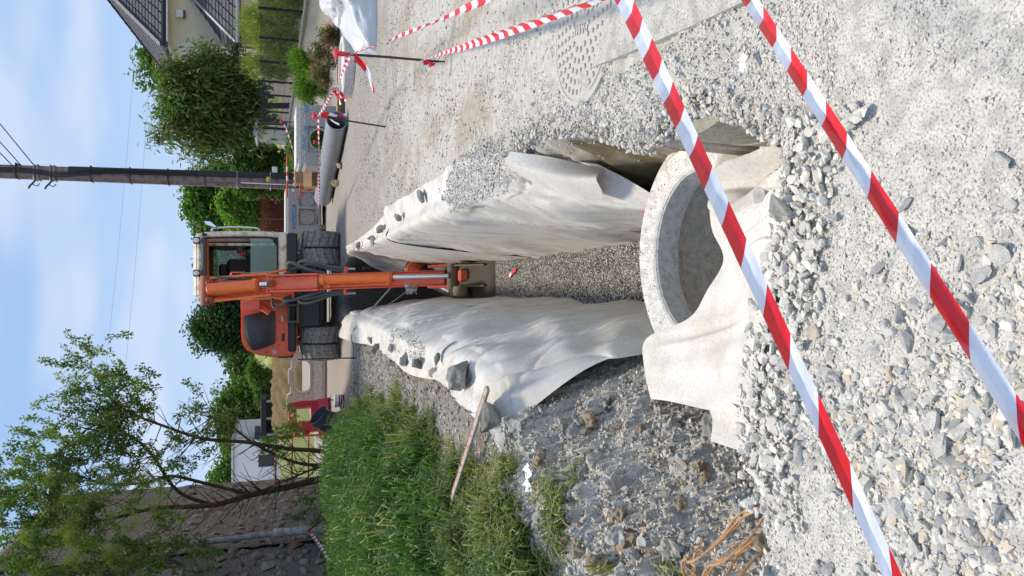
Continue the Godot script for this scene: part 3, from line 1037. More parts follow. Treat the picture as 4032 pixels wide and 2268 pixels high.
	hang("black_cover", grid_mesh(pos, U, V, PackedColorArray()), mats["hood_plastic"], o)
	b = MB.new()
	b.box(P(-1.0, 1.14, 16.32), Vector3(0.16, 0.05, 0.03), 0.01)
	part("handle", b, "charcoal", o)
	b = MB.new(true)
	b.box(P(-0.62, 1.16, 16.325), Vector3(0.10, 0.035, 0.006))
	b.box(P(-0.62, 1.02, 16.325), Vector3(0.05, 0.03, 0.006))
	part("sticker", b, "white_ink", o)
	b = MB.new(true)
	for k in 5:
		b.box(P(-1.30, 1.34 - 0.024 * k, 16.352), Vector3(0.10 - 0.008 * k, 0.014, 0.006))
	part("lettering", b, "white_ink", o)
	b = MB.new()
	b.box(P(-1.40, 1.10, 17.4), Vector3(0.07, 0.34, 1.9), 0.03)
	part("bumper", b, "charcoal", o)
	# counterweight behind
	b = MB.new()
	b.box(P(-0.15, 1.25, 18.95), Vector3(2.35, 0.7, 0.35), 0.12)
	part("counterweight", b, "red_orange", o)
	build_cab(o)
	build_arm(o)

func build_cab(o: Node3D):
	var f0 := 16.30
	var f1 := 17.85
	# lower skirt and sill
	var b := MB.new()
	b.box(P(0.44, 0.965, 16.92), Vector3(1.36, 0.21, 1.28), 0.03)
	part("cab_skirt", b, "charcoal", o)
	b = MB.new()
	b.box(P(0.44, 1.155, 17.07), Vector3(1.38, 0.17, 1.56), 0.025)
	b.box(P(0.44, 1.30, 17.84), Vector3(1.36, 0.16, 0.05), 0.01)
	# right front post, left front post, rear posts (rounded bars)
	b.tube(curve([P(1.075, 1.22, f0 + 0.05), P(1.085, 1.8, f0 + 0.05), P(1.065, 2.35, f0 + 0.06), P(1.03, 2.70, f0 + 0.10), P(0.90, 2.80, f0 + 0.18)], 5), 0.062, 10)
	b.tube([P(-0.19, 1.22, f0 + 0.05), P(-0.19, 2.74, f0 + 0.08)], 0.05, 10)
	b.tube([P(1.07, 1.22, f1 - 0.05), P(1.04, 2.72, f1 - 0.1)], 0.06, 8)
	b.tube([P(-0.19, 1.22, f1 - 0.05), P(-0.19, 2.72, f1 - 0.1)], 0.06, 8)
	b.tube([P(1.085, 1.22, 17.1), P(1.05, 2.70, 17.1)], 0.045, 8)
	part("cab_frame", b, "cream", o)
	b = MB.new()
	b.box(P(0.42, 2.77, 17.08), Vector3(1.22, 0.15, 1.5), 0.06)
	b.box(P(0.42, 2.72, 16.36), Vector3(1.16, 0.10, 0.12), 0.03)
	b.box(P(-0.13, 2.66, 16.42), Vector3(0.20, 0.20, 0.2), 0.05)
	part("roof", b, "cream", o)
	b = MB.new()
	b.box(P(-0.165, 2.63, 16.335), Vector3(0.10, 0.13, 0.03), 0.01)
	part("corner_pane", b, "hood_plastic", o)
	# rubber surround of the windscreen
	b = MB.new()
	b.tube(curve([P(-0.12, 1.255, f0 - 0.005), P(0.7, 1.255, f0 - 0.005), P(0.93, 1.27, f0 - 0.005), P(1.005, 1.36, f0 - 0.005), P(1.015, 1.6, f0 - 0.005), P(1.00, 2.3, f0), P(0.985, 2.64, f0 + 0.03)], 5), 0.016, 6)
	b.box(P(0.96, 1.29, f0 + 0.01), Vector3(0.10, 0.09, 0.02), 0.005)
	part("screen_seal", b, "black", o)
	# lowered windscreen pane and its wiper
	b = MB.new()
	var pn := PackedVector2Array([Vector2(-0.14, 1.26), Vector2(0.80, 1.26), Vector2(0.93, 1.31), Vector2(1.0, 1.42), Vector2(1.012, 1.77), Vector2(-0.14, 1.77)])
	b.prism(pn, -f0 - 0.006, -f0)
	part("windscreen", b, "glass", o)
	b = MB.new(true)
	b.tube([P(0.30, 1.90, f0 + 0.2), P(0.34, 1.28, f0 + 0.2)], 0.012, 6)
	b.tube([P(0.23, 1.90, f0 + 0.2), P(0.27, 1.28, f0 + 0.2)], 0.012, 6)
	b.box(P(0.27, 1.91, f0 + 0.2), Vector3(0.15, 0.03, 0.03), 0.01)
	part("control_levers", b, "steel", o)
	# dark cab interior: rear wall, seat, armrests, console
	b = MB.new(true)
	b.box(P(0.44, 1.28, 17.1), Vector3(1.22, 0.06, 1.4))
	b.box(P(0.44, 1.60, 17.80), Vector3(1.24, 0.60, 0.05))
	b.box(P(0.92, 2.2, 17.80), Vector3(0.20, 0.9, 0.05))
	b.box(P(-0.10, 2.2, 17.80), Vector3(0.10, 0.9, 0.05))
	b.box(P(0.44, 2.62, 17.80), Vector3(1.24, 0.14, 0.05))
	b.box(P(0.42, 2.66, 17.05), Vector3(1.16, 0.05, 1.3))
	part("cab_lining", b, "cab_dark", o)
	b = MB.new()
	b.box(P(0.38, 1.55, 17.25), Vector3(0.50, 0.14, 0.46), 0.05)
	b.box(P(0.38, 1.93, 17.50), Vector3(0.48, 0.68, 0.13), 0.06)
	b.box(P(0.38, 2.34, 17.50), Vector3(0.26, 0.18, 0.10), 0.04)
	part("seat", b, "black", o)
	b = MB.new(true)
	b.box(P(0.74, 1.78, 17.0), Vector3(0.13, 0.16, 0.5), 0.03)
	b.box(P(0.06, 1.72, 17.0), Vector3(0.12, 0.14, 0.5), 0.03)
	b.box(P(0.80, 1.98, 16.8), Vector3(0.16, 0.14, 0.05), 0.02)
	part("console", b, "charcoal", o)
	b = MB.new(true)
	b.tube([P(0.72, 1.86, 16.85), P(0.69, 2.03, 16.75)], 0.014, 6)
	b.tube([P(0.06, 1.80, 16.85), P(0.08, 1.97, 16.75)], 0.014, 6)
	b.box(P(0.70, 1.95, 16.72), Vector3(0.09, 0.03, 0.03), 0.01)
	part("joystick", b, "cap_red", o)
	b = MB.new()
	b.box(P(0.44, 2.22, 17.80), Vector3(0.86, 0.74, 0.012))
	part("rear_pane", b, "glass", o)
	b = MB.new(true)
	b.box(P(1.05, 1.95, 17.45), Vector3(0.012, 1.4, 0.6))
	b.box(P(1.06, 1.95, 16.72), Vector3(0.012, 1.4, 0.6))
	part("side_pane", b, "glass", o)
	b = MB.new()
	b.tube([P(0.90, 1.30, 16.75), P(0.88, 2.66, 16.75)], 0.03, 8)
	part("inner_post", b, "cream", o)
	# rolled blind under the roof, with its dirty orange hem
	b = MB.new()
	b.tube([P(0.97, 2.635, 16.26), P(0.0, 2.635, 16.26)], 0.045, 12)
	part("rolled_blind", b, "hose", o)
	b = MB.new()
	b.tube([P(0.95, 2.58, 16.29), P(0.0, 2.565, 16.29)], 0.03, 10)
	part("blind_hem", b, "rust_orange", o)
	# work lamps, mirror, hand rail
	for lx in [0.93, 0.29]:
		var l := MB.new()
		l.box(P(lx, 2.765, 16.22), Vector3(0.14, 0.13, 0.10), 0.02)
		var lm := part("work_lamp", l, "black", o)
		var g := MB.new()
		g.xf = along(P(lx, 2.765, 16.175), P(lx, 2.765, 16.15))
		g.lathe([Vector2(0.052, 0.0), Vector2(0.05, 0.008), Vector2(0.03, 0.016), Vector2(0.0, 0.018)], 18, true)
		hang("lens", g.done(), mats["lamp_lens"], lm)
	b = MB.new()
	b.box(P(0.45, 2.86, 16.6), Vector3(0.09, 0.06, 0.09), 0.02)
	part("beacon_socket", b, "black", o)
	b = MB.new()
	b.tube([P(1.06, 2.62, 16.3), P(1.12, 2.69, 16.22), P(1.33, 2.69, 16.2), P(1.34, 2.52, 16.2)], 0.012, 6)
	b.box(P(1.05, 2.63, 16.28), Vector3(0.05, 0.09, 0.04), 0.01)
	part("mirror_arm", b, "black", o)
	b = MB.new()
	b.xf = Transform3D(Basis(Vector3(0, 0, 1), 0.0), P(1.265, 2.52, 16.2))
	b.prism(PackedVector2Array([Vector2(0.06, 0.13), Vector2(-0.02, 0.09), Vector2(-0.075, -0.08), Vector2(-0.07, -0.135), Vector2(0.0, -0.06), Vector2(0.05, 0.0)]), -0.03, 0.0)
	part("mirror", b, "charcoal", o)
	b = MB.new()
	b.xf = Transform3D(Basis(Vector3(0, 0, 1), 0.0), P(1.262, 2.515, 16.2))
	b.prism(PackedVector2Array([Vector2(0.05, 0.115), Vector2(-0.018, 0.08), Vector2(-0.066, -0.075), Vector2(-0.06, -0.115), Vector2(0.0, -0.05), Vector2(0.042, 0.0)]), 0.001, 0.006)
	part("mirror_glass", b, "mirror", o)
	b = MB.new()
	b.tube(curve([P(1.09, 2.47, 16.32), P(1.16, 2.49, 16.27), P(1.185, 2.41, 16.25), P(1.21, 2.09, 16.25), P(1.205, 1.72, 16.25), P(1.18, 1.62, 16.27), P(1.10, 1.59, 16.32)], 5), 0.018, 8)
	part("hand_rail", b, "white_plastic", o)
	b = MB.new(true)
	for y in [2.42, 1.86, 1.30]:
		b.box(P(1.085, y, 16.24), Vector3(0.03, 0.03, 0.02), 0.006)
	b.box(P(1.13, 1.34, 16.26), Vector3(0.03, 0.05, 0.03), 0.008)
	part("hinge", b, "galv", o)

func build_arm(o: Node3D):
	# lower boom, rising from the platform to the knuckle
	var b := MB.new()
	var side := PackedVector2Array([Vector2(-16.1, 0.95), Vector2(-15.7, 0.95), Vector2(-15.05, 1.75), Vector2(-14.40, 2.28), Vector2(-14.34, 2.52), Vector2(-14.70, 2.60), Vector2(-15.65, 2.10), Vector2(-16.2, 1.3)])
	b.xf = Transform3D(Basis(Vector3(0, 0, 1), Vector3(0, 1, 0), Vector3(-1, 0, 0)), Vector3.ZERO)
	b.prism(side, -0.13, 0.19)
	part("boom", b, "red_orange", o)
	b = MB.new()
	b.xf = Transform3D(Basis.IDENTITY, P(-0.02, 1.0, 15.95))
	b.lathe([Vector2(0.0, -0.2), Vector2(0.2, -0.2), Vector2(0.2, 0.12), Vector2(0.0, 0.12)], 24)
	b.xf = Transform3D.IDENTITY
	b.box(P(-0.02, 0.92, 16.2), Vector3(0.5, 0.22, 0.4), 0.04)
	part("swing_post", b, "charcoal", o)
	# bracket and boom cylinder to the left of the boom
	b = MB.new()
	b.xf = Transform3D(Basis(Vector3(0, 0, 1), Vector3(0, 1, 0), Vector3(-1, 0, 0)), Vector3.ZERO)
	b.prism(PackedVector2Array([Vector2(-16.2, 1.95), Vector2(-15.9, 1.95), Vector2(-15.75, 1.60), Vector2(-16.0, 1.52), Vector2(-16.3, 1.7)]), 0.24, 0.42)
	part("bracket", b, "red_orange", o)
	b = MB.new()
	b.xf = along(P(-0.36, 1.56, 16.0), P(-0.48, 1.40, 16.0))
	b.lathe([Vector2(0.0, 0.0), Vector2(0.075, 0.0), Vector2(0.075, 0.2), Vector2(0.0, 0.2)], 18)
	part("swing_cylinder", b, "red_orange", o)
	# upper stick section, seen head on, with flanged sides
	var A := P(-0.03, 2.45, 14.42)
	var Bp := P(0.075, 1.38, 13.92)
	var C := P(0.17, -1.36, 12.42)
	b = MB.new()
	b.bar(A + Vector3(0, 0, -0.06), Bp + Vector3(0, 0, -0.03), 0.25, 0.24, Vector3(0, 0, 1), 0.02)
	part("upper_stick", b, "red_orange", o)
	b = MB.new(true)
	for sx in [-0.205, 0.195]:
		b.bar(A + Vector3(sx, -0.05, 0.12), Bp + Vector3(sx * 0.9, 0, 0.16), 0.045, 0.06, Vector3(0, 0, 1), 0.01)
	b.tube(curve([P(0.17, 2.40, 14.25), P(0.20, 1.60, 13.97), P(0.27, 1.34, 13.85), P(0.32, 1.14, 13.78)], 5), 0.022, 8)
	b.tube(curve([P(-0.20, 2.40, 14.27), P(-0.15, 1.60, 14.0), P(-0.155, 1.33, 13.88), P(-0.19, 1.18, 13.80)], 5), 0.022, 8)
	part("side_pipe", b, "orange", o)
	b = MB.new()
	b.tube([A + Vector3(-0.27, 0, 0), A + Vector3(0.24, 0, 0)], 0.12, 16)
	b.box(A + Vector3(0.12, -0.05, 0.15), Vector3(0.09, 0.14, 0.12), 0.02)
	b.box(A + Vector3(-0.17, -0.05, 0.15), Vector3(0.09, 0.14, 0.12), 0.02)
	part("knuckle", b, "rust_orange", o)
	# stick cylinder on the front of the upper section
	b = MB.new()
	b.xf = along(P(-0.02, 2.42, 14.20), P(0.055, 1.56, 13.80))
	b.lathe([Vector2(0.0, 0.0), Vector2(0.085, 0.0), Vector2(0.10, 0.02), Vector2(0.10, 0.81), Vector2(0.12, 0.82), Vector2(0.12, 0.90), Vector2(0.07, 0.915), Vector2(0.0, 0.915)], 24)
	part("stick_cylinder", b, "orange", o)
	b = MB.new()
	b.tube([P(0.055, 1.57, 13.80), P(0.065, 1.45, 13.75)], 0.05, 14)
	part("piston_rod", b, "chrome", o)
	b = MB.new()
	b.bar(P(0.16, 2.36, 14.22), P(0.165, 1.7, 13.95), 0.014, 0.014)
	b.tube(curve([P(0.19, 2.3, 14.2), P(0.17, 1.9, 14.0), P(0.14, 1.68, 13.86)], 4), 0.012, 6)
	part("thin_pipe", b, "hose", o)
	# square mirror-like guard on the right of the boom
	b = MB.new()
	b.box(P(0.24, 1.98, 14.6), Vector3(0.10, 0.22, 0.10), 0.03)
	part("lamp_guard", b, "red_orange", o)
	b = MB.new()
	b.box(P(0.24, 1.98, 14.545), Vector3(0.06, 0.15, 0.02), 0.008)
	part("boom_lamp", b, "black", o)
	# lower stick: box with a sunk face at its top
	b = MB.new()
	var dn := (C - Bp).normalized()
	b.bar(Bp, C, 0.235, 0.26, Vector3(0, 0, 1), 0.015)
	var front := Vector3(0, 0, 1)
	for sx in [-0.135, 0.135]:
		b.bar(Bp + Vector3(sx, 0.05, 0.10), Bp + dn * 0.88 + Vector3(sx, 0, 0.10), 0.03, 0.22, front, 0.008)
	b.bar(Bp + Vector3(-0.16, 0.03, 0.16), Bp + Vector3(0.16, 0.03, 0.16), 0.04, 0.12, Vector3.UP, 0.008)
	for sx in [-0.125, 0.125]:
		b.bar(Bp + dn * 0.8 + Vector3(sx, 0, 0.0), C + Vector3(sx * 0.95, 0, 0.0), 0.02, 0.30, front, 0.006)
	part("lower_stick", b, "red_orange", o)
	b = MB.new(true)
	b.box(Bp + Vector3(0.0, 0.02, 0.20), Vector3(0.12, 0.10, 0.10), 0.02)
	b.box(Bp + dn * 0.86 + Vector3(0.0, 0.0, 0.16), Vector3(0.20, 0.12, 0.10), 0.02)
	part("pin_block", b, "rust_orange", o)
	# bucket cylinder with bright rod
	var k0 := P(0.135, 0.60, 13.21)
	var k1 := P(0.175, -0.50, 12.60)
	b = MB.new()
	b.xf = along(k0, k1)
	var ln := k0.distance_to(k1)
	b.lathe([Vector2(0.0, 0.0), Vector2(0.088, 0.0), Vector2(0.088, 0.07), Vector2(0.078, 0.075), Vector2(0.076, ln - 0.08), Vector2(0.094, ln - 0.075), Vector2(0.094, ln - 0.03), Vector2(0.082, ln - 0.025), Vector2(0.082, ln), Vector2(0.04, ln)], 28)
	part("bucket_cylinder", b, "orange", o)
	b = MB.new()
	b.tube([k1, P(0.195, -1.33, 12.14)], 0.042, 20)
	part("piston_rod", b, "chrome", o)
	b = MB.new()
	b.tube(curve([P(0.03, 0.45, 13.18), P(0.045, 0.1, 12.98), P(0.07, -0.42, 12.66)], 5), 0.014, 6)
	b.box(P(0.07, -0.44, 12.65), Vector3(0.05, 0.07, 0.05), 0.012)
	b.box(P(0.03, 0.47, 13.18), Vector3(0.06, 0.06, 0.05), 0.012)
	part("oil_pipe", b, "orange", o)
	# hoses
	var hoses := [
		[P(0.24, 1.18, 13.75), P(0.28, 1.07, 13.69), P(0.36, 1.12, 13.64), P(0.42, 1.12, 13.58), P(0.43, 1.05, 13.52), P(0.34, 0.86, 13.46), P(0.28, 0.68, 13.41), P(0.25, 0.52, 13.35)],
		[P(0.31, 1.06, 13.90), P(0.37, 0.93, 13.78), P(0.44, 0.94, 13.67), P(0.47, 0.81, 13.55), P(0.44, 0.68, 13.43), P(0.36, 0.46, 13.32), P(0.33, 0.21, 13.20)],
		[P(0.33, 0.93, 13.80), P(0.39, 0.85, 13.68), P(0.40, 0.76, 13.56), P(0.37, 0.59, 13.44), P(0.31, 0.42, 13.32), P(0.29, 0.21, 13.20)],
		[P(-0.14, 1.07, 13.75), P(-0.18, 1.18, 13.67), P(-0.22, 1.18, 13.59), P(-0.20, 1.03, 13.51), P(-0.13, 0.81, 13.43), P(-0.05, 0.52, 13.35)],
		[P(-0.19, 0.84, 13.80), P(-0.20, 0.94, 13.68), P(-0.25, 0.90, 13.56), P(-0.24, 0.72, 13.44), P(-0.12, 0.42, 13.32), P(-0.09, 0.21, 13.20)],
		[P(-0.19, 1.37, 14.20), P(-0.33, 1.35, 14.12), P(-0.32, 1.24, 14.05), P(-0.23, 1.12, 13.97), P(-0.21, 1.02, 13.90)],
		[P(-0.17, 0.86, 13.85), P(-0.17, 0.92, 13.72), P(-0.19, 0.84, 13.58), P(-0.14, 0.62, 13.45), P(-0.07, 0.42, 13.32), P(-0.05, 0.22, 13.22)]]
	for h in hoses:
		b = MB.new()
		b.tube(curve(h, 5), 0.026, 8)
		part("hose", b, "hose", o)
	b = MB.new(true)
	b.box(P(0.30, 0.20, 13.2), Vector3(0.12, 0.07, 0.05), 0.015)
	b.box(P(-0.06, 0.20, 13.2), Vector3(0.12, 0.07, 0.05), 0.015)
	part("hose_bracket", b, "red_orange", o)
	b = MB.new(true)
	b.tube([P(-0.09, 0.16, 13.2), P(-0.085, 0.04, 13.14)], 0.022, 10)
	b.tube([P(0.32, 0.16, 13.2), P(0.32, 0.05, 13.14)], 0.022, 10)
	part("coupling", b, "steel", o)
	b = MB.new()
	b.box(P(0.33, -0.12, 13.0), Vector3(0.06, 0.13, 0.08), 0.01)
	part("bump_stop", b, "black", o)
	# links, quick coupler and bucket
	b = MB.new()
	b.tube([P(-0.02, -1.41, 12.20), P(0.42, -1.41, 12.20)], 0.10, 20)
	for x in [0.07, 0.15, 0.25, 0.33]:
		b.tube([P(x, -1.41, 12.20), P(x + 0.012, -1.41, 12.20)], 0.106, 20)
	part("link_drum", b, "muddy_steel", o)
	b = MB.new(true)
	b.bar(P(0.345, -1.05, 12.42), P(0.385, -1.40, 12.2), 0.05, 0.10, Vector3(0, 0, 1), 0.012)
	b.bar(P(0.02, -1.05, 12.42), P(0.03, -1.40, 12.2), 0.05, 0.10, Vector3(0, 0, 1), 0.012)
	b.bar(P(0.47, -1.30, 12.2), P(0.40, -1.52, 12.05), 0.03, 0.08, Vector3(0, 0, 1), 0.01)
	part("link_arm", b, "red_orange", o)
	b = MB.new(true)
	b.bar(P(0.365, -1.44, 12.1), P(0.365, -1.80, 11.60), 0.03, 0.12, Vector3(0, 0, 1), 0.008)
	b.bar(P(0.02, -1.44, 12.1), P(0.04, -1.80, 11.60), 0.03, 0.12, Vector3(0, 0, 1), 0.008)
	b.tube([P(0.08, -1.74, 11.95), P(0.33, -1.74, 11.95)], 0.075, 16)
	b.tube([P(0.36, -1.68, 11.98), P(0.42, -1.68, 11.98)], 0.06, 14)
	part("side_plate", b, "muddy_steel", o)
	b = MB.new()
	b.box(P(0.20, -1.55, 11.99), Vector3(0.20, 0.20, 0.12), 0.03)
	part("coupler", b, "red_orange", o)
	b = MB.new()
	b.box(P(0.20, -1.655, 11.93), Vector3(0.16, 0.09, 0.03), 0.02)
	part("coupler_slot", b, "black", o)
	b = MB.new()
	b.xf = Transform3D(Basis(Vector3(0, 0, 1), Vector3(0, 1, 0), Vector3(-1, 0, 0)), Vector3.ZERO)
	# outline of the scoop in (z, y), wide along x: closed, thick cheeks
	b.prism(PackedVector2Array([Vector2(-12.75, -1.42), Vector2(-12.28, -1.38), Vector2(-12.10, -1.46), Vector2(-11.86, -1.62), Vector2(-11.60, -1.78), Vector2(-11.38, -1.90), Vector2(-11.36, -1.955), Vector2(-12.0, -1.96), Vector2(-12.6, -1.85)]), -0.46, 0.16, true)
	part("bucket", b, "bucket_steel", o)
	b = MB.new(true)
	b.box(P(0.15, -1.935, 11.36), Vector3(0.64, 0.05, 0.10), 0.01)
	b.bar(P(0.47, -1.5, 12.1), P(0.47, -1.92, 11.45), 0.02, 0.12, Vector3(0, 0, 1), 0.004)
	b.bar(P(-0.17, -1.5, 12.1), P(-0.17, -1.92, 11.45), 0.02, 0.12, Vector3(0, 0, 1), 0.004)
	part("cutting_edge", b, "muddy_steel", o)
	b = MB.new(true)
	b.tube([P(-0.12, -1.45, 11.85), P(0.02, -1.45, 11.85)], 0.12, 18)
	b.tube([P(-0.20, -1.50, 11.82), P(-0.19, -1.50, 11.82)], 0.15, 18)
	b.tube([P(0.44, -1.50, 11.82), P(0.40, -1.50, 11.82)], 0.12, 18)
	part("bucket_ear", b, "muddy_steel", o)

# ---------------------------------------------------------------- things standing about the site
func split_holes(outer: PackedVector2Array, holes: Array) -> Array:
	# cut the outline along a vertical line through each hole, so that no piece keeps a hole
	var xs := []
	for h in holes:
		var c := Vector2.ZERO
		for p in h: c += p
		xs.append(c.x / h.size())
	xs.sort()
	var cuts := [-100.0]
	for x in xs:
		if cuts[-1] < x - 0.001: cuts.append(x)
	cuts.append(100.0)
	var out := []
	for i in cuts.size() - 1:
		var slab := PackedVector2Array([Vector2(cuts[i], -100), Vector2(cuts[i + 1], -100), Vector2(cuts[i + 1], 100), Vector2(cuts[i], 100)])
		var pieces: Array = Geometry2D.intersect_polygons(outer, slab)
		for h in holes:
			var next := []
			for q in pieces:
				next.append_array(Geometry2D.clip_polygons(q, h))
			pieces = next
		out.append_array(pieces)
	return out

func oval(cx: float, cy: float, rx: float, ry: float, n := 32, corner := 0.0) -> PackedVector2Array:
	# an ellipse, or a rectangle with round corners when corner > 0
	var out := PackedVector2Array()
	for i in n:
		var a := TAU * i / n
		if corner > 0.0:
			out.append(Vector2(cx + signf(cos(a)) * (rx - corner) + cos(a) * corner, cy + signf(sin(a)) * (ry - corner) + sin(a) * corner))
		else:
			out.append(Vector2(cx + cos(a) * rx, cy + sin(a) * ry))
	return out

func holed(b: MB, outer: PackedVector2Array, holes: Array, z0: float, z1: float):
	for p in split_holes(outer, holes):
		if p.size() > 2: b.prism(p, z0, z1)

func rect(x0: float, y0: float, x1: float, y1: float) -> PackedVector2Array:
	return PackedVector2Array([Vector2(x0, y0), Vector2(x1, y0), Vector2(x1, y1), Vector2(x0, y1)])

func letters(called: String, s: String, h: float, xf: Transform3D, m: String, parent: Node3D) -> MeshInstance3D:
	var t := TextMesh.new()
	var f := SystemFont.new()
	f.font_names = PackedStringArray(["Droid Sans"])
	f.font_weight = 700
	t.font = f
	t.font_size = 32
	t.pixel_size = h / 23.0
	t.depth = 0.006
	t.text = s
	var o := MeshInstance3D.new()
	o.name = called
	o.mesh = t
	o.material_override = mats[m]
	o.transform = Transform3D(xf.basis, xf.origin - parent.position)
	parent.add_child(o, true)
	return o

func stake(base: Vector3, top: Vector3, label: String, cap := true) -> Node3D:
	var o := thing("steel_stake", label, "stake", base, "thin steel stakes round the dig")
	var b := MB.new()
	b.tube([base - Vector3(0, 0.1, 0), base.lerp(top, 0.5) + Vector3(0.004, 0, 0), top], 0.011, 8)
	part("rod", b, "rust", o)
	if cap:
		b = MB.new()
		b.xf = along(top - (top - base).normalized() * 0.09, top)
		b.lathe([Vector2(0.0, 0.0), Vector2(0.019, 0.0), Vector2(0.023, 0.07), Vector2(0.046, 0.078), Vector2(0.05, 0.09), Vector2(0.038, 0.106), Vector2(0.0, 0.112)], 18)
		part("cap", b, "cap_red", o)
	return o

func rock(at: Vector3, size: Vector3, turn: Vector3, seed_no: int, c: Color, label := "", called := "stone", group := "") -> MeshInstance3D:
	var o := MeshInstance3D.new()
	o.name = numbered(called)
	o.mesh = rock_mesh(seed_no, 2, 0.3, 11)
	var m: StandardMaterial3D = mats["stone"].duplicate()
	m.vertex_color_use_as_albedo = false
	m.albedo_color = c.linear_to_srgb()
	o.material_override = m
	o.transform = Transform3D(Basis.from_euler(turn).scaled_local(size * 0.5), at)
	add_child(o)
	if label != "":
		meta(o, label, "stone", group)
	return o

func build_site():
	# stakes
	stake(P(1.98, 0, 6.61), P(1.97, 0.93, 6.61), "thin steel stake with a red cap beside the white tarpaulin heap")
	stake(P(2.09, 0, 10.06), P(2.19, 0.91, 10.06), "leaning steel stake with a red cap in front of the grey pipe mouth")
	stake(P(4.35, 0.0, 21.0), P(4.35, 1.10, 21.0), "red-capped steel stake in front of the gate pillar")
	stake(P(3.50, 0.0, 19.0), P(3.50, 0.37, 19.0), "short red-capped stake seen through the round hole of the concrete box")
	stake(P(-1.20, 0.0, 13.4), P(-1.20, 0.97, 13.4), "bare thin dark stake beside the left wheel of the excavator", false)
	build_tarp()
	build_concrete_boxes()
	build_pipes()
	build_barriers()
	build_pole()
	build_small()

func build_tarp():
	var pos := PackedVector3Array()
	var U := 90
	var V := 150
	var c := P(4.75, 0.0, 11.5)
	var nz := FastNoiseLite.new()
	nz.seed = 77
	nz.frequency = 1.0
	nz.noise_type = FastNoiseLite.TYPE_CELLULAR
	nz.cellular_return_type = FastNoiseLite.RETURN_DISTANCE2_SUB
	nz.fractal_octaves = 1
	for i in U:
		var t := float(i) / (U - 1)
		for j in V:
			var a := TAU * j / (V - 1)
			var el := t * PI * 0.5
			var cr := pow(cos(el), 0.45)
			var d := Vector3(cos(a) * 1.15 * cr, 0.96 * pow(sin(el), 0.62), -sin(a) * 1.0 * cr)
			var p := c + d
			var k: float = 0.16 * nz.get_noise_3dv(p * 1.1) + 0.09 * nz.get_noise_3dv(p * 2.3 + Vector3(9, 3, 1)) + 0.05 * nz.get_noise_3dv(p * 4.6 + Vector3(2, 7, 1)) + 0.06 * n_mid.get_noise_3dv(p * 0.5)
			p += d.normalized() * (k - 0.03)
			if i == 0: p.y = -0.02
			if d.x < -0.6 and t < 0.30:   # a tail of the sheet on the ground, towards the stake
				p += Vector3(-0.55, 0.0, 0.25) * smoothstep(0.30, 0.0, t) * smoothstep(-0.55, -1.1, d.x) * smoothstep(0.9, 0.2, absf(d.z - 0.25))
			pos.append(p)
	var o := hang("tarpaulin_heap", grid_mesh(pos, U, V, PackedColorArray(), false), mats["tarp"])
	meta(o, "heap covered with a crumpled shiny white plastic tarpaulin beside the low wall", "tarpaulin")

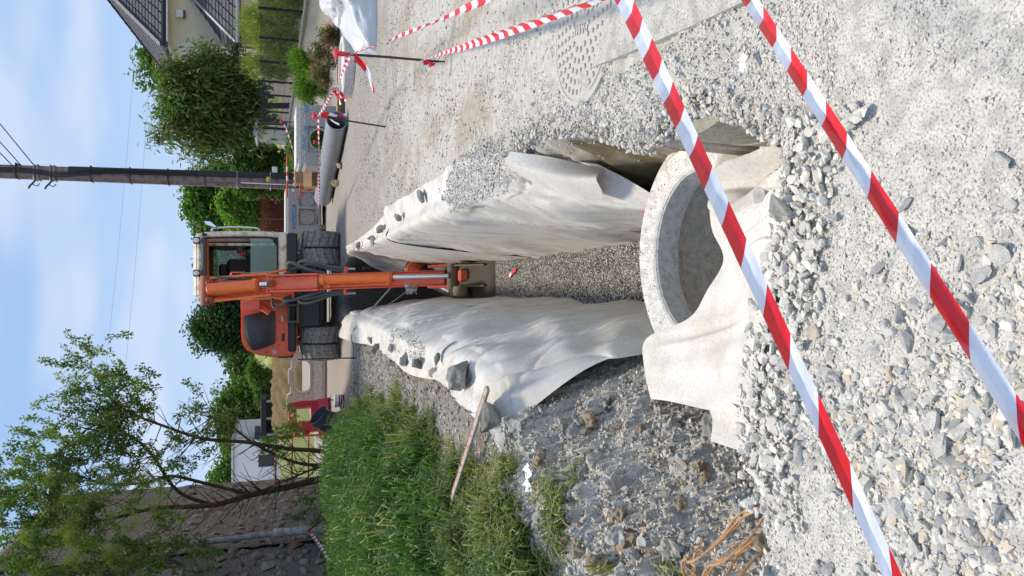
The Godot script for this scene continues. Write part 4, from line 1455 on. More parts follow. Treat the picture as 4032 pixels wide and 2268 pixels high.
func build_concrete_boxes():
	# flat round slab beside the tarpaulin
	var o := thing("concrete_slab", "flat round concrete slab lying beside the tarpaulin heap", "concrete slab", P(3.98, 0, 14.15))
	var b := MB.new()
	b.lathe([Vector2(0.0, 0.0), Vector2(0.54, 0.0), Vector2(0.55, 0.17), Vector2(0.535, 0.19), Vector2(0.44, 0.19), Vector2(0.43, 0.15), Vector2(0.0, 0.145)], 48)
	var q := hang("slab_body", b.done(), mats["pale_concrete"], o)
	q.position = Vector3.ZERO
	# boards under the first box
	var t := thing("board_stack", "low stack of pale sawn boards under the concrete box with a round hole", "boards", P(3.8, 0, 15.75))
	for k in 5:
		b = MB.new()
		b.box(P(3.82 + 0.02 * (k % 2), 0.016 + 0.031 * k, 15.62 - 0.03 * k), Vector3(1.14, 0.026, 0.20), 0.004)
		part("board", b, "wood" if k > 0 else "grey_wood", t)
	# first box, its round hole runs through
	o = thing("concrete_box", "grey concrete chamber box with a round through hole and blue stencil marks", "concrete box", P(3.19, 0, 17.1))
	b = MB.new()
	b.xf = Transform3D(Basis.IDENTITY, P(3.19, 0, 16.6))
	var outer := rect(-0.64, 0.02, 0.64, 0.68)
	holed(b, outer, [rect(-0.36, 0.12, 0.19, 0.645)], -0.07, 0.0)
	holed(b, outer, [oval(-0.07, 0.40, 0.215, 0.19)], -0.16, -0.07)
	b.box(Vector3(-0.58, 0.35, -0.58), Vector3(0.12, 0.66, 0.84))
	b.box(Vector3(0.58, 0.35, -0.58), Vector3(0.12, 0.66, 0.84))
	holed(b, outer, [rect(-0.42, 0.10, 0.50, 0.62)], -1.12, -1.0)
	part("box_walls", b, "concrete", o)
	b = MB.new()
	b.xf = Transform3D(Basis.IDENTITY, P(3.19, 0, 17.16))
	b.box(Vector3(0, 0.70, 0), Vector3(1.22, 0.04, 1.06), 0.006)
	b.box(Vector3(0, 0.745, 0), Vector3(1.20, 0.05, 1.02), 0.006)
	b.box(Vector3(0, 0.80, 0), Vector3(1.24, 0.06, 1.08), 0.01)
	b.box(Vector3(0, 0.855, 0), Vector3(1.20, 0.05, 1.04), 0.01)
	part("stepped_rim", b, "pale_concrete", o)
	b = MB.new()
	b.xf = Transform3D(Basis(Vector3(1, 0, 0), Vector3(0, 0, 1), Vector3(0, -1, 0)), P(3.12, 0.40, 16.69))
	b.lathe([Vector2(0.205, 0.0), Vector2(0.215, 0.05), Vector2(0.235, 0.055), Vector2(0.232, 0.0)], 40)
	part("hole_rim", b, "pale_concrete", o)
	letters("stencil", "315 PVC", 0.055, Transform3D(Basis.IDENTITY, P(3.02, 0.715, 16.592)), "blue_ink", o)
	letters("stencil", "180", 0.055, Transform3D(Basis.IDENTITY, P(3.32, 0.690, 16.597)), "blue_ink", o)
	letters("stencil", "SO", 0.085, Transform3D(Basis.IDENTITY, P(3.73, 0.665, 16.597)), "blue_ink", o)
	# second box, with two round knock-outs
	o = thing("concrete_box", "grey concrete chamber box with two round knock-outs on a pallet behind the excavator wheel", "concrete box", P(1.6, 0, 21.1))
	b = MB.new()
	b.xf = Transform3D(Basis.IDENTITY, P(1.58, 0, 20.5))
	var out2 := rect(-0.98, 0.13, 0.98, 0.86)
	holed(b, out2, [rect(0.535, 0.25, 0.885, 0.665), rect(0.03, 0.25, 0.46, 0.665)], -0.05, 0.0)
	b.box(Vector3(0, 0.495, -0.62), Vector3(1.96, 0.73, 1.12))
	part("box_walls", b, "concrete", o)
	for cx in [0.71, 0.245]:
		b = MB.new()
		b.xf = Transform3D(Basis(Vector3(1, 0, 0), Vector3(0, 0, 1), Vector3(0, -1, 0)), P(1.58 + cx, 0.455, 20.56))
		b.lathe([Vector2(0.0, 0.012), Vector2(0.150, 0.016), Vector2(0.165, 0.02), Vector2(0.168, 0.04), Vector2(0.19, 0.04), Vector2(0.20, 0.0)], 40)
		part("knock_out", b, "concrete", o)
	b = MB.new()
	b.box(P(1.58, 0.885, 21.12), Vector3(1.92, 0.05, 1.1), 0.008)
	b.box(P(1.58, 0.93, 21.12), Vector3(1.96, 0.05, 1.14), 0.008)
	b.box(P(1.58, 0.975, 21.12), Vector3(1.92, 0.045, 1.1), 0.008)
	part("stepped_rim", b, "pale_concrete", o)
	letters("stencil", "SOPRECA", 0.105, Transform3D(Basis.IDENTITY, P(1.825, 0.79, 20.492)), "blue_ink", o)
	var pl := thing("pallet", "low wooden pallet under the concrete box with two knock-outs", "pallet", P(1.6, 0, 21.1))
	for z in [20.55, 21.05, 21.55]:
		for x in [0.72, 1.58, 2.42]:
			b = MB.new()
			b.box(P(x, 0.055, z), Vector3(0.12, 0.09, 0.12), 0.005)
			part("block", b, "grey_wood", pl)
	for k in 7:
		b = MB.new()
		b.box(P(1.58, 0.113, 20.52 + 0.19 * k), Vector3(1.9, 0.022, 0.11), 0.003)
		part("slat", b, "grey_wood", pl)
	# cardboard boxes between the two
	o = thing("cardboard_box", "open brown cardboard box between the two concrete boxes", "cardboard box", P(2.45, 0, 17.9))
	b = MB.new()
	for w in [[P(2.48, 0.33, 17.62), Vector3(0.44, 0.62, 0.01)], [P(2.70, 0.33, 17.85), Vector3(0.01, 0.62, 0.46)], [P(2.26, 0.33, 17.85), Vector3(0.01, 0.62, 0.46)], [P(2.48, 0.33, 18.08), Vector3(0.44, 0.62, 0.01)], [P(2.48, 0.03, 17.85), Vector3(0.44, 0.01, 0.46)]]:
		b.box(w[0], w[1])
	part("carton", b, "cardboard", o)
	b = MB.new(true)
	b.box(P(2.72, 0.62, 17.58), Vector3(0.14, 0.01, 0.24), 0.0, Basis(Vector3(0, 0, 1), 0.5))
	b.box(P(2.40, 0.60, 17.50), Vector3(0.36, 0.01, 0.22), 0.0, Basis(Vector3(1, 0, 0), 0.9))
	part("flap", b, "cardboard", o)
	o = thing("cardboard_box", "flat closed cardboard box behind the open one", "cardboard box", P(2.62, 0, 18.4))
	b = MB.new()
	b.box(P(2.60, 0.42, 18.4), Vector3(0.42, 0.84, 0.3), 0.004)
	part("carton", b, "cardboard", o)
	b = MB.new()
	b.box(P(2.60, 0.843, 18.4), Vector3(0.05, 0.003, 0.30))
	part("tape_strip", b, "wood", o)

func build_pipes():
	# grey sewer pipe on the road
	var a := P(3.16, 0.205, 14.85)
	var z := P(2.10, 0.205, 18.45)
	var o := thing("sewer_pipe", "long grey plastic sewer pipe lying on the road with its socket towards the camera", "pipe", P(2.9, 0, 15.6))
	var b := MB.new()
	b.xf = along(a, z)
	var L := a.distance_to(z)
	b.lathe([Vector2(0.185, L), Vector2(0.197, L)], 40)
	b.lathe([Vector2(0.197, 0.30), Vector2(0.197, L)], 40, true)
	b.lathe([Vector2(0.175, L), Vector2(0.175, 0.0)], 40, true)
	part("barrel", b, "pvc", o)
	b = MB.new()
	b.xf = along(a, z)
	b.lathe([Vector2(0.176, 0.02), Vector2(0.178, 0.0), Vector2(0.196, 0.0), Vector2(0.203, 0.012), Vector2(0.203, 0.05), Vector2(0.199, 0.065), Vector2(0.1985, 0.24), Vector2(0.197, 0.30)], 48)
	part("socket", b, "pvc", o)
	rock(P(2.50, 0.06, 16.0), Vector3(0.30, 0.16, 0.22), Vector3(0.2, 0.5, 0.1), 41, Color(0.46, 0.37, 0.25), "tan wedge stone under the middle of the grey pipe")
	rock(P(2.23, 0.06, 16.9), Vector3(0.34, 0.18, 0.22), Vector3(0.1, 1.5, 0.2), 42, Color(0.36, 0.28, 0.18), "brown wedge stone under the far half of the grey pipe")
	# elbow on the left
	o = thing("pipe_elbow", "dark grey plastic pipe elbow standing on its socket by the grass", "pipe elbow", P(-2.5, 0.05, 14.6))
	b = MB.new()
	b.tube(curve([P(-2.50, 0.05, 14.6), P(-2.50, 0.25, 14.6), P(-2.47, 0.38, 14.6), P(-2.40, 0.50, 14.58), P(-2.34, 0.57, 14.56)], 6), 0.20, 36, false)
	b.xf = along(P(-2.35, 0.56, 14.562), P(-2.34, 0.57, 14.56))
	b.lathe([Vector2(0.2, 0.0), Vector2(0.186, 0.01), Vector2(0.186, -0.15), Vector2(0.0, -0.15)], 36)
	part("bend", b, "dark_pvc", o)
	b = MB.new()
	b.xf = Transform3D(Basis.IDENTITY, P(-2.50, 0.02, 14.6))
	b.lathe([Vector2(0.19, 0.0), Vector2(0.228, 0.0), Vector2(0.23, 0.03), Vector2(0.222, 0.035), Vector2(0.22, 0.075), Vector2(0.228, 0.08), Vector2(0.228, 0.115), Vector2(0.212, 0.125), Vector2(0.212, 0.19), Vector2(0.2, 0.20)], 44)
	part("socket", b, "dark_pvc", o)
	rock(P(-2.64, 0.04, 14.1), Vector3(0.26, 0.16, 0.2), Vector3(0, 0.4, 0), 43, Color(0.10, 0.08, 0.06), "dark clod in front of the pipe elbow")
	rock(P(-2.24, 0.08, 14.9), Vector3(0.22, 0.2, 0.2), Vector3(0, 0.9, 0), 44, Color(0.20, 0.16, 0.11), "brown clod between the pipe elbow and the white bucket")
	# bucket with a brush
	o = thing("bucket", "white plastic bucket with dark red bands on the asphalt", "bucket", P(-2.15, 0.0, 15.0))
	b = MB.new()
	b.xf = Transform3D(Basis.IDENTITY, P(-2.15, 0, 15.0))
	b.lathe([Vector2(0.0, 0.003), Vector2(0.10, 0.003), Vector2(0.102, 0.02), Vector2(0.120, 0.215), Vector2(0.127, 0.22), Vector2(0.127, 0.24), Vector2(0.0, 0.242)], 32)
	part("pail", b, "white_plastic", o)
	b = MB.new(true)
	b.xf = Transform3D(Basis.IDENTITY, P(-2.15, 0, 15.0))
	b.lathe([Vector2(0.107, 0.06), Vector2(0.1145, 0.13)], 32)
	b.lathe([Vector2(0.115, 0.14), Vector2(0.1185, 0.165)], 32)
	part("red_band", b, "dark_red", o)
	b = MB.new()
	b.tube(curve([P(-2.03, 0.20, 14.98), P(-2.06, 0.12, 14.87), P(-2.15, 0.09, 14.85), P(-2.24, 0.12, 14.87), P(-2.27, 0.20, 14.98)], 6), 0.005, 6)
	part("bail", b, "white_plastic", o)
	o = thing("brush", "brown handled brush standing up behind the white bucket lid", "brush", P(-2.13, 0.245, 15.0))
	b = MB.new()
	b.tube([P(-2.13, 0.27, 15.0), P(-2.128, 0.36, 15.0)], [0.012, 0.016], 10)
	part("handle", b, "rust", o)
	b = MB.new()
	b.tube([P(-2.13, 0.243, 15.0), P(-2.13, 0.272, 15.0)], 0.013, 10)
	part("ferrule", b, "yellow", o)
	# pipes lying in the trench behind the bucket, one with an orange wrapped end
	o = thing("wrapped_pipe", "grey pipe in the trench with its end wrapped in orange plastic", "pipe", P(0.3, -1.5, 13.2))
	b = MB.new()
	b.tube([P(0.36, -0.92, 13.3), P(-0.05, -1.55, 12.5), P(-0.16, -1.72, 12.0)], 0.155, 24)
	part("barrel", b, "dark_pvc", o)
	b = MB.new()
	b.xf = along(P(0.24, -1.10, 13.06), P(0.42, -0.80, 13.40))
	var pr := []
	for k in 9: pr.append(Vector2(0.165 + 0.012 * (k % 2), 0.03 * k))
	pr.append(Vector2(0.14, 0.30)); pr.append(Vector2(0.0, 0.33))
	b.lathe(pr, 20)
	part("plastic_wrap", b, "orange", o)

func build_barriers():
	# white water-filled barrier
	var o := thing("plastic_barrier", "dirty white moulded plastic road barrier behind the excavator's left wheel", "road barrier", P(-2.3, 0, 20.4))
	var b := MB.new()
	b.xf = Transform3D(Basis.IDENTITY, P(-2.30, 0, 20.4))
	var top := PackedVector2Array([Vector2(-0.68, 0.30), Vector2(0.72, 0.30), Vector2(0.72, 0.92), Vector2(0.52, 0.93), Vector2(0.47, 0.86), Vector2(0.27, 0.86), Vector2(0.22, 0.93), Vector2(-0.14, 0.93), Vector2(-0.20, 0.88), Vector2(-0.36, 0.88), Vector2(-0.42, 0.96), Vector2(-0.68, 0.97)])
	holed(b, top, [oval(0.05, 0.57, 0.40, 0.17, 36, 0.165), rect(-0.06, 0.79, 0.18, 0.865)], -0.10, 0.10)
	b.xf = b.xf * Transform3D(Basis(Vector3(0, 0, 1), Vector3(0, 1, 0), Vector3(-1, 0, 0)), Vector3.ZERO)
	b.prism(PackedVector2Array([Vector2(-0.23, 0.0), Vector2(0.23, 0.0), Vector2(0.25, 0.04), Vector2(0.24, 0.12), Vector2(0.11, 0.32), Vector2(-0.11, 0.32), Vector2(-0.24, 0.12), Vector2(-0.25, 0.04)]), -0.72, 0.68)
	part("barrier_body", b, "dirty_white_plastic", o)
	b = MB.new()
	var ring := []
	for p in oval(0.05, 0.57, 0.425, 0.195, 40, 0.19): ring.append(P(-2.30 + p.x, p.y, 20.295))
	ring.append(ring[0])
	b.tube(ring, 0.03, 8, false)
	part("opening_rim", b, "dirty_white_plastic", o)
	b = MB.new()
	holed(b, rect(-0.09, 0.765, 0.21, 0.89), [rect(-0.055, 0.795, 0.175, 0.86)], -20.295, -20.27)
	for q in 1: pass
	var rm := part("slot_rim", b, "dirty_white_plastic", o)
	rm.position += Vector3(-2.30, 0, 0)
	b = MB.new()
	b.box(P(-1.62, 0.86, 20.29), Vector3(0.16, 0.12, 0.01))
	part("label_plate", b, "white_ink", o)
	b = MB.new(true)
	b.box(P(-1.60, 0.86, 20.282), Vector3(0.03, 0.09, 0.006))
	b.box(P(-1.60, 0.895, 20.281), Vector3(0.07, 0.02, 0.006))
	part("label_mark", b, "cap_red", o)
	# red one beside it, set at an angle
	o = thing("plastic_barrier", "red moulded plastic road barrier beside the white one", "road barrier", P(-3.1, 0, 19.0))
	b = MB.new()
	var bt := Transform3D(Basis(Vector3.UP, 0.35), P(-3.08, 0, 19.1))
	b.xf = bt
	var rt := PackedVector2Array([Vector2(-0.36, 0.26), Vector2(0.36, 0.26), Vector2(0.36, 0.62), Vector2(0.31, 0.98), Vector2(0.16, 1.0), Vector2(0.13, 0.95), Vector2(-0.13, 0.95), Vector2(-0.16, 1.0), Vector2(-0.27, 0.98), Vector2(-0.36, 0.72)])
	holed(b, rt, [oval(0.04, 0.61, 0.17, 0.17, 24, 0.05), rect(-0.01, 0.84, 0.11, 0.92)], -0.12, 0.12)
	b.xf = bt * Transform3D(Basis(Vector3(0, 0, 1), Vector3(0, 1, 0), Vector3(-1, 0, 0)), Vector3.ZERO)
	b.prism(PackedVector2Array([Vector2(-0.25, 0.0), Vector2(0.25, 0.0), Vector2(0.26, 0.05), Vector2(0.13, 0.28), Vector2(-0.13, 0.28), Vector2(-0.26, 0.05)]), -0.38, 0.45)
	part("barrier_body", b, "red_plastic", o)
	b = MB.new(true)
	b.xf = bt
	for y in [0.55, 0.78]:
		b.box(Vector3(-0.39, y, 0.0), Vector3(0.10, 0.14, 0.16), 0.03)
	part("lug", b, "red_plastic", o)
	# tube barrier by the grass
	o = thing("tube_barrier", "orange steel tube barrier behind the small tree", "tube barrier", P(-3.9, 0, 18.5))
	for x in [-3.43, -4.55]:
		b = MB.new()
		b.tube([P(x, 0.02, 18.5), P(x, 1.26, 18.5)], 0.022, 8)
		part("post", b, "tube_orange", o)
	for y in [1.26, 0.90, 0.53]:
		b = MB.new()
		b.tube([P(-3.43, y, 18.5), P(-4.55, y, 18.55)], 0.02, 8)
		part("rail", b, "tube_orange", o)
	b = MB.new()
	b.box(P(-3.43, 1.16, 18.47), Vector3(0.07, 0.16, 0.03), 0.008)
	part("hook_plate", b, "tube_orange", o)
	# tube barrier with plates near the pole
	o = thing("tube_barrier", "orange and white steel tube barrier between the pole and the cardboard boxes", "tube barrier", P(2.7, 0, 19.5))
	b = MB.new()
	b.tube(curve([P(3.22, 0.02, 19.5), P(3.22, 0.88, 19.5), P(3.17, 0.97, 19.5), P(3.08, 0.98, 19.5), P(2.2, 0.98, 19.5)], 5), 0.022, 8)
	part("frame", b, "tube_orange", o)
	b = MB.new()
	b.tube([P(3.2, 0.67, 19.5), P(2.2, 0.67, 19.5)], 0.02, 8)
	part("rail", b, "tube_orange", o)
	for s in [[2.72, 0.98], [2.95, 0.98], [2.74, 0.67]]:
		b = MB.new()
		b.tube([P(s[0], s[1], 19.5), P(s[0] - 0.12, s[1], 19.5)], 0.0235, 8)
		part("white_band", b, "white_plastic", o)
	b = MB.new()
	b.box(P(2.53, 0.60, 19.5), Vector3(0.24, 0.11, 0.012), 0.002)
	part("plate", b, "tube_orange", o)
	b = MB.new()
	b.box(P(2.46, 0.455, 19.5), Vector3(0.16, 0.14, 0.012), 0.002)
	part("plate", b, "tube_orange", o)

func build_pole():
	var o := thing("utility_pole", "tall brown-grey utility pole with dark cables strapped to its side", "utility pole", P(2.92, 0, 22.0))
	var b := MB.new()
	var y0 := -0.1
	var y1 := 9.5
	var w0 := 0.215
	var w1 := 0.165
	for s in [[y0, y1]]:
		var ringa := []
		var ringb := []
		for k in 8:
			var a := TAU * (k + 0.5) / 8.0
			ringa.append(P(2.91, y0, 22.0) + Vector3(cos(a) * w0 * 1.02, 0, -sin(a) * w0))
			ringb.append(P(2.875, y1, 22.0) + Vector3(cos(a) * w1 * 1.02, 0, -sin(a) * w1))
		for k in 8:
			b.quad(ringa[k], ringa[(k + 1) % 8], ringb[(k + 1) % 8], ringb[k])
	part("shaft", b, "pole", o)
	b = MB.new()
	b.xf = Transform3D.IDENTITY
	b.bar(P(3.05, 0.1, 21.80), P(2.98, 6.2, 21.83), 0.16, 0.05, Vector3(0, 0, 1), 0.02)
	part("cable_duct", b, "cable", o)
	b = MB.new()
	b.bar(P(2.72, 0.1, 21.80), P(2.74, 3.0, 21.82), 0.07, 0.04, Vector3(0, 0, 1), 0.015)
	part("brown_duct", b, "pole", o)
	b = MB.new()
	b.bar(P(2.80, 0.1, 21.78), P(2.81, 2.1, 21.80), 0.03, 0.02, Vector3(0, 0, 1), 0.005)
	part("white_conduit", b, "white_plastic", o)
	for k in 3:
		b = MB.new()
		var dx := 0.05 * k
		b.tube(curve([P(2.80 + dx, 9.4, 21.82), P(2.86 + dx, 7.2, 21.80), P(2.78 + dx, 6.4, 21.78), P(2.92 + dx, 5.2, 21.78), P(2.95 + dx * 0.6, 3.2, 21.76)], 6), 0.016, 6)
		part("cable", b, "cable", o)
	for y in [0.7, 1.35, 2.2, 3.0, 3.9, 4.8, 5.7, 7.35, 8.3]:
		b = MB.new()
		var w: float = lerpf(0.235, 0.185, y / 9.5)
		b.box(P(2.905, y, 22.0), Vector3(w * 2.0, 0.02, w * 2.0), 0.08)
		part("strap", b, "cable" if y > 2.5 else "galv", o)
	for y in [6.92, 6.56]:
		b = MB.new()
		b.box(P(2.885, y + 0.04, 22.0), Vector3(0.40, 0.025, 0.40), 0.06)
		b.box(P(2.885, y - 0.04, 22.0), Vector3(0.40, 0.025, 0.40), 0.06)
		var st := part("clamp", b, "galv", o)
		b = MB.new()
		b.tube(curve([P(2.68, y, 21.82), P(2.60, y + 0.05, 21.8), P(2.52, y + 0.12, 21.8), P(2.46, y + 0.14, 21.8)], 4), 0.022, 6)
		b.tube(curve([P(2.58, y + 0.06, 21.8), P(2.53, y - 0.04, 21.8), P(2.60, y - 0.10, 21.8)], 4), 0.012, 6)
		hang("insulator", b.done(), mats["cable"], st)
	b = MB.new()
	b.box(P(2.93, 1.42, 21.765), Vector3(0.13, 0.09, 0.006), 0.0)
	part("yellow_tag", b, "yellow", o)
	b = MB.new()
	b.box(P(3.20, 1.24, 21.8), Vector3(0.16, 0.14, 0.10), 0.02)
	part("junction_box", b, "white_plastic", o)
	# overhead lines
	var ends := [[P(3.03, 6.95, 21.9), P(13.0, 13.6, 14.0)], [P(3.03, 7.24, 21.9), P(13.0, 14.6, 14.0)], [P(3.03, 7.44, 21.9), P(13.0, 15.4, 14.0)]]
	var names := ["lowest", "middle", "highest"]
	for i in 3:
		b = MB.new()
		b.tube(curve([ends[i][0], ends[i][0].lerp(ends[i][1], 0.5) - Vector3(0, 0.15, 0), ends[i][1]], 6), 0.012, 6)
		var w := part("overhead_line", b, "cable")
		meta(w, "%s of the three thin dark lines running from the pole out of the picture" % names[i], "overhead line", "lines from the pole")
	for i in 2:
		b = MB.new()
		b.tube(curve([P(60.0, 14.0 + 1.6 * i, 110.0), P(-20.0, 20.0 + 2.4 * i, 112.0), P(-120.0, 36.0 + 3.2 * i, 114.0)], 8), 0.014, 5)
		var w := part("far_power_line", b, "far_wire")
		meta(w, "%s of the two faint far power lines across the sky" % ["lower", "upper"][i], "power line", "far power lines")

func build_small():
	# cast-iron cover set in the road
	var o := thing("manhole_cover", "dusty cast iron manhole cover set in the road at the right", "manhole cover", P(1.28, 0.0, 3.52))
	var b := MB.new()
	var c := P(1.28, 0.0, 3.52)
	b.xf = Transform3D(Basis.IDENTITY, c)
	b.lathe([Vector2(0.0, 0.012), Vector2(0.335, 0.012), Vector2(0.338, 0.004), Vector2(0.346, 0.004), Vector2(0.348, 0.009), Vector2(0.375, 0.008), Vector2(0.377, -0.02)], 64)
	part("plate", b, "dusty_iron", o)
	b = MB.new()
	for ringr in [0.10, 0.155, 0.205, 0.255, 0.305]:
		var n := int(ringr * 120.0)
		for k in n:
			var a := TAU * (k + 0.5 * (int(ringr * 100) % 2)) / n
			b.box(c + Vector3(cos(a) * ringr, 0.014, sin(a) * ringr), Vector3(0.026, 0.014, 0.02), 0.003, Basis(Vector3.UP, -a))
	var studs := part("studs", b, "dusty_iron", o)
	studs.set_meta("kind", "stuff")
	letters("raised_letters", "PAMR", 0.05, Transform3D(Basis(Vector3(0.2, 0, 0.98), Vector3(0.98, 0, -0.2), Vector3.UP) if false else Basis(Vector3(0.2, 0, -0.98).normalized(), Vector3(-0.98, 0, -0.2).normalized(), Vector3.UP), c + Vector3(0, 0.015, 0)), "dusty_iron", o)
	# pale concrete strip beside the broken edge
	b = MB.new()
	b.xf = Transform3D(Basis(Vector3(1, 0, 0), Vector3(0, 0, -1), Vector3(0, 1, 0)), Vector3.ZERO)
	b.prism(PackedVector2Array([Vector2(1.045, 3.36), Vector2(0.985, 2.8), Vector2(0.955, 2.5), Vector2(0.925, 2.14), Vector2(0.90, 1.75), Vector2(1.35, 1.65), Vector2(1.55, 2.4), Vector2(1.32, 3.05), Vector2(1.20, 3.22)]), -0.05, 0.026)
	var s := part("concrete_strip", b, "strip_concrete")
	meta(s, "", "", "", "structure")
	# wooden plank, red on one face
	o = thing("plank", "weathered plank with a red edge lying from the left sheet into the grass", "plank", P(-1.1, 0.06, 5.1))
	b = MB.new()
	b.bar(P(-0.66, 0.10, 4.88), P(-1.60, 0.14, 5.72), 0.045, 0.022, Vector3.UP, 0.003)
	part("board", b, "grey_wood", o)
	b = MB.new()
	b.bar(P(-0.655, 0.10, 4.91), P(-1.595, 0.14, 5.75), 0.012, 0.0235, Vector3.UP, 0.002)
	part("red_edge", b, "faded_red", o)
	# stones that hold the sheets down
	var side := [[0.88, 7.29, 0.20, "right"], [0.80, 8.61, 0.19, "right"], [0.76, 9.93, 0.20, "right"], [0.66, 10.75, 0.17, "right"], [0.71, 11.1, 0.16, "right"], [0.66, 12.41, 0.18, "right"],
		[-0.66, 5.64, 0.34, "left"], [-0.63, 6.55, 0.16, "left"], [-0.74, 6.75, 0.16, "left"], [-0.74, 7.40, 0.25, "left"], [-0.76, 8.16, 0.24, "left"], [-0.72, 9.1, 0.16, "left"], [-0.80, 10.35, 0.26, "left"], [-0.73, 10.97, 0.18, "left"]]
	var ord := ["nearest", "second nearest", "third nearest", "fourth nearest", "fifth nearest", "sixth nearest", "seventh nearest", "farthest"]
	var cnt := {"right": 0, "left": 0}
	var r := RandomNumberGenerator.new()
	r.seed = 91
	for q in side:
		var g := r.randf_range(0.22, 0.40)
		var sz: float = q[2]
		rock(P(q[0], 0.045 + sz * 0.2, q[1]), Vector3(sz, sz * r.randf_range(0.45, 0.65), sz * r.randf_range(0.65, 0.95)), Vector3(r.randf() * 0.4, r.randf() * 6.0, r.randf() * 0.4), 200 + r.randi() % 50, Color(g, g * 0.94, g * 0.86),
			"%s of the broken stones weighing down the %s sheet, counted from the camera" % [ord[cnt[q[3]]], q[3]], "weight_stone", "stones weighing down the sheets")
		cnt[q[3]] += 1
	rock(P(-0.86, 0.06, 4.98), Vector3(0.26, 0.16, 0.34), Vector3(0.1, 0.8, 0.2), 251, Color(0.22, 0.21, 0.19), "grey clod under the plank on the left sheet")
	rock(P(0.24, 0.05, 1.93), Vector3(0.16, 0.06, 0.07), Vector3(0.1, 0.55, 0.15), 252, Color(0.50, 0.47, 0.40), "long pale broken stone lying across the near edge of the pit")
	rock(P(0.30, 0.03, 2.06), Vector3(0.085, 0.06, 0.07), Vector3(0.3, 0.2, 0.0), 253, Color(0.56, 0.53, 0.46), "rounded cream stone on the sheet at the pit edge")
	var sk := MB.new()
	sk.tube(curve([P(-2.27, 0.32, 6.92), P(-2.33, 0.30, 6.7), P(-2.42, 0.25, 6.5)], 4), 0.022, 8)
	meta(part("stick", sk, "grey_wood"), "short round greyish stick lying in the verge grass", "stick")
	# crumpled papers
	for it in [[P(-1.13, -0.03, 4.36), 0.16, "crumpled bluish white paper on the loose soil below the grass"], [P(0.72, 0.02, 2.12), 0.06, "small torn white paper on the gravel right of the pit"]]:
		var pos := PackedVector3Array()
		var rr := RandomNumberGenerator.new()
		rr.seed = 5
		for i in 7:
			for j in 7:
				var sz: float = it[1]
				pos.append(it[0] + Vector3((i - 3) * sz / 7.0 + rr.randfn() * sz * 0.05, 0.02 + absf(rr.randfn()) * sz * 0.13, (j - 3) * sz / 9.0 + rr.randfn() * sz * 0.05))
		meta(hang("crumpled_paper", grid_mesh(pos, 7, 7, PackedColorArray(), true), mats["paper"]), it[2], "paper")
	# orange warning mesh sticking out of the soil
	o = thing("warning_mesh", "torn tan-orange plastic warning mesh sticking out of the soil by the near gravel", "plastic mesh", P(-0.9, -0.1, 2.35))
	var base := [P(-0.70, -0.08, 2.10), P(-0.74, -0.05, 2.13), P(-0.77, -0.06, 2.16), P(-0.80, -0.04, 2.18), P(-0.83, -0.06, 2.20), P(-0.88, -0.06, 2.16)]
	for i in 6:
		b = MB.new()
		var e: Vector3 = P(-1.12 - 0.05 * i, -0.17 + 0.02 * ((i * 2) % 3), 2.74 - 0.085 * i + 0.05 * sin(i * 2.4))
		var pts := []
		for k in 9:
			var t := k / 8.0
			var p: Vector3 = base[i].lerp(e, t)
			p += Vector3(0.026 * sin(t * 9.0 + i * 1.3), (0.10 + 0.02 * ((i * 7) % 4)) * sin(PI * t) + 0.022 * sin(t * 14.0 + i * 2.1), 0.022 * cos(t * 11.0 + i * 1.9))
			pts.append(p)
		var rad := []
		for k in 41: rad.append(0.0032 + 0.003 * absf(sin(k * 0.39 + i)))
		b.tube(curve(pts, 5), rad, 6)
		part("strand", b, "netting", o)
		if i > 0:
			b = MB.new()
			for k in [1, 3, 5, 7]:
				var t: float = (k + 0.4 * (i % 2)) / 8.0
				var p: Vector3 = base[i].lerp(e, t) + Vector3(0, 0.16 * sin(PI * t), 0)
				var e2: Vector3 = P(-1.12 - 0.05 * (i - 1), -0.17 + 0.02 * (((i - 1) * 2) % 3), 2.74 - 0.085 * (i - 1) + 0.05 * sin((i - 1) * 2.4))
				var p2: Vector3 = base[i - 1].lerp(e2, t) + Vector3(0, 0.16 * sin(PI * t), 0)
				b.tube([p, p.lerp(p2, 0.5) - Vector3(0, 0.012, 0), p2], 0.0028, 5)
			var cs := part("cross_strands", b, "netting", o)
			cs.set_meta("kind", "stuff")
	# printed sack jammed beside the ring
	o = thing("plastic_sack", "pale and red printed plastic sack jammed between the right sheet and the ring", "sack", P(0.56, -0.72, 4.2))
	var sp := PackedVector3Array()
	for i in 14:
		for j in 20:
			var t := i / 13.0
			var a := TAU * j / 19.0
			var p := P(0.62, -0.66, 4.30).lerp(P(0.44, -0.74, 4.16), t)
			var rr2 := 0.085 * pow(sin(PI * clampf(t, 0.02, 0.98)), 0.5)
			p += Vector3(0.3 * cos(a), 0.7 * sin(a), 0.9 * cos(a)) * rr2
			p += Vector3.ONE * 0.012 * n_fine.get_noise_3dv(p * 1.5)
			sp.append(p)
	var spc := PackedColorArray()
	for i in 14:
		for j in 20:
			spc.append(Color(0.62, 0.10, 0.08) if i > 8 else Color(0.58, 0.54, 0.46))
	hang("sack_skin", grid_mesh(sp, 14, 20, spc), mats["pebble"], o)
	# strap across the trench and scraps
	b = MB.new()
	b.tube(curve([P(0.0, -0.49, 12.8), P(-0.28, -0.26, 12.9), P(-0.56, -0.02, 13.0), P(-0.82, 0.06, 13.6), P(-1.02, 0.05, 13.5), P(-1.22, 0.06, 13.42)], 6), 0.014, 6)
	meta(part("strap", b, "strap"), "grey strap stretched from the stick over the left sheet to the bare stake", "strap")
	b = MB.new()
	b.tube(curve([P(0.0, -0.80, 12.6), P(-0.2, -0.55, 12.7), P(-0.42, -0.22, 12.8), P(-0.60, 0.03, 12.9), P(-0.72, 0.07, 13.3)], 6), 0.007, 6)
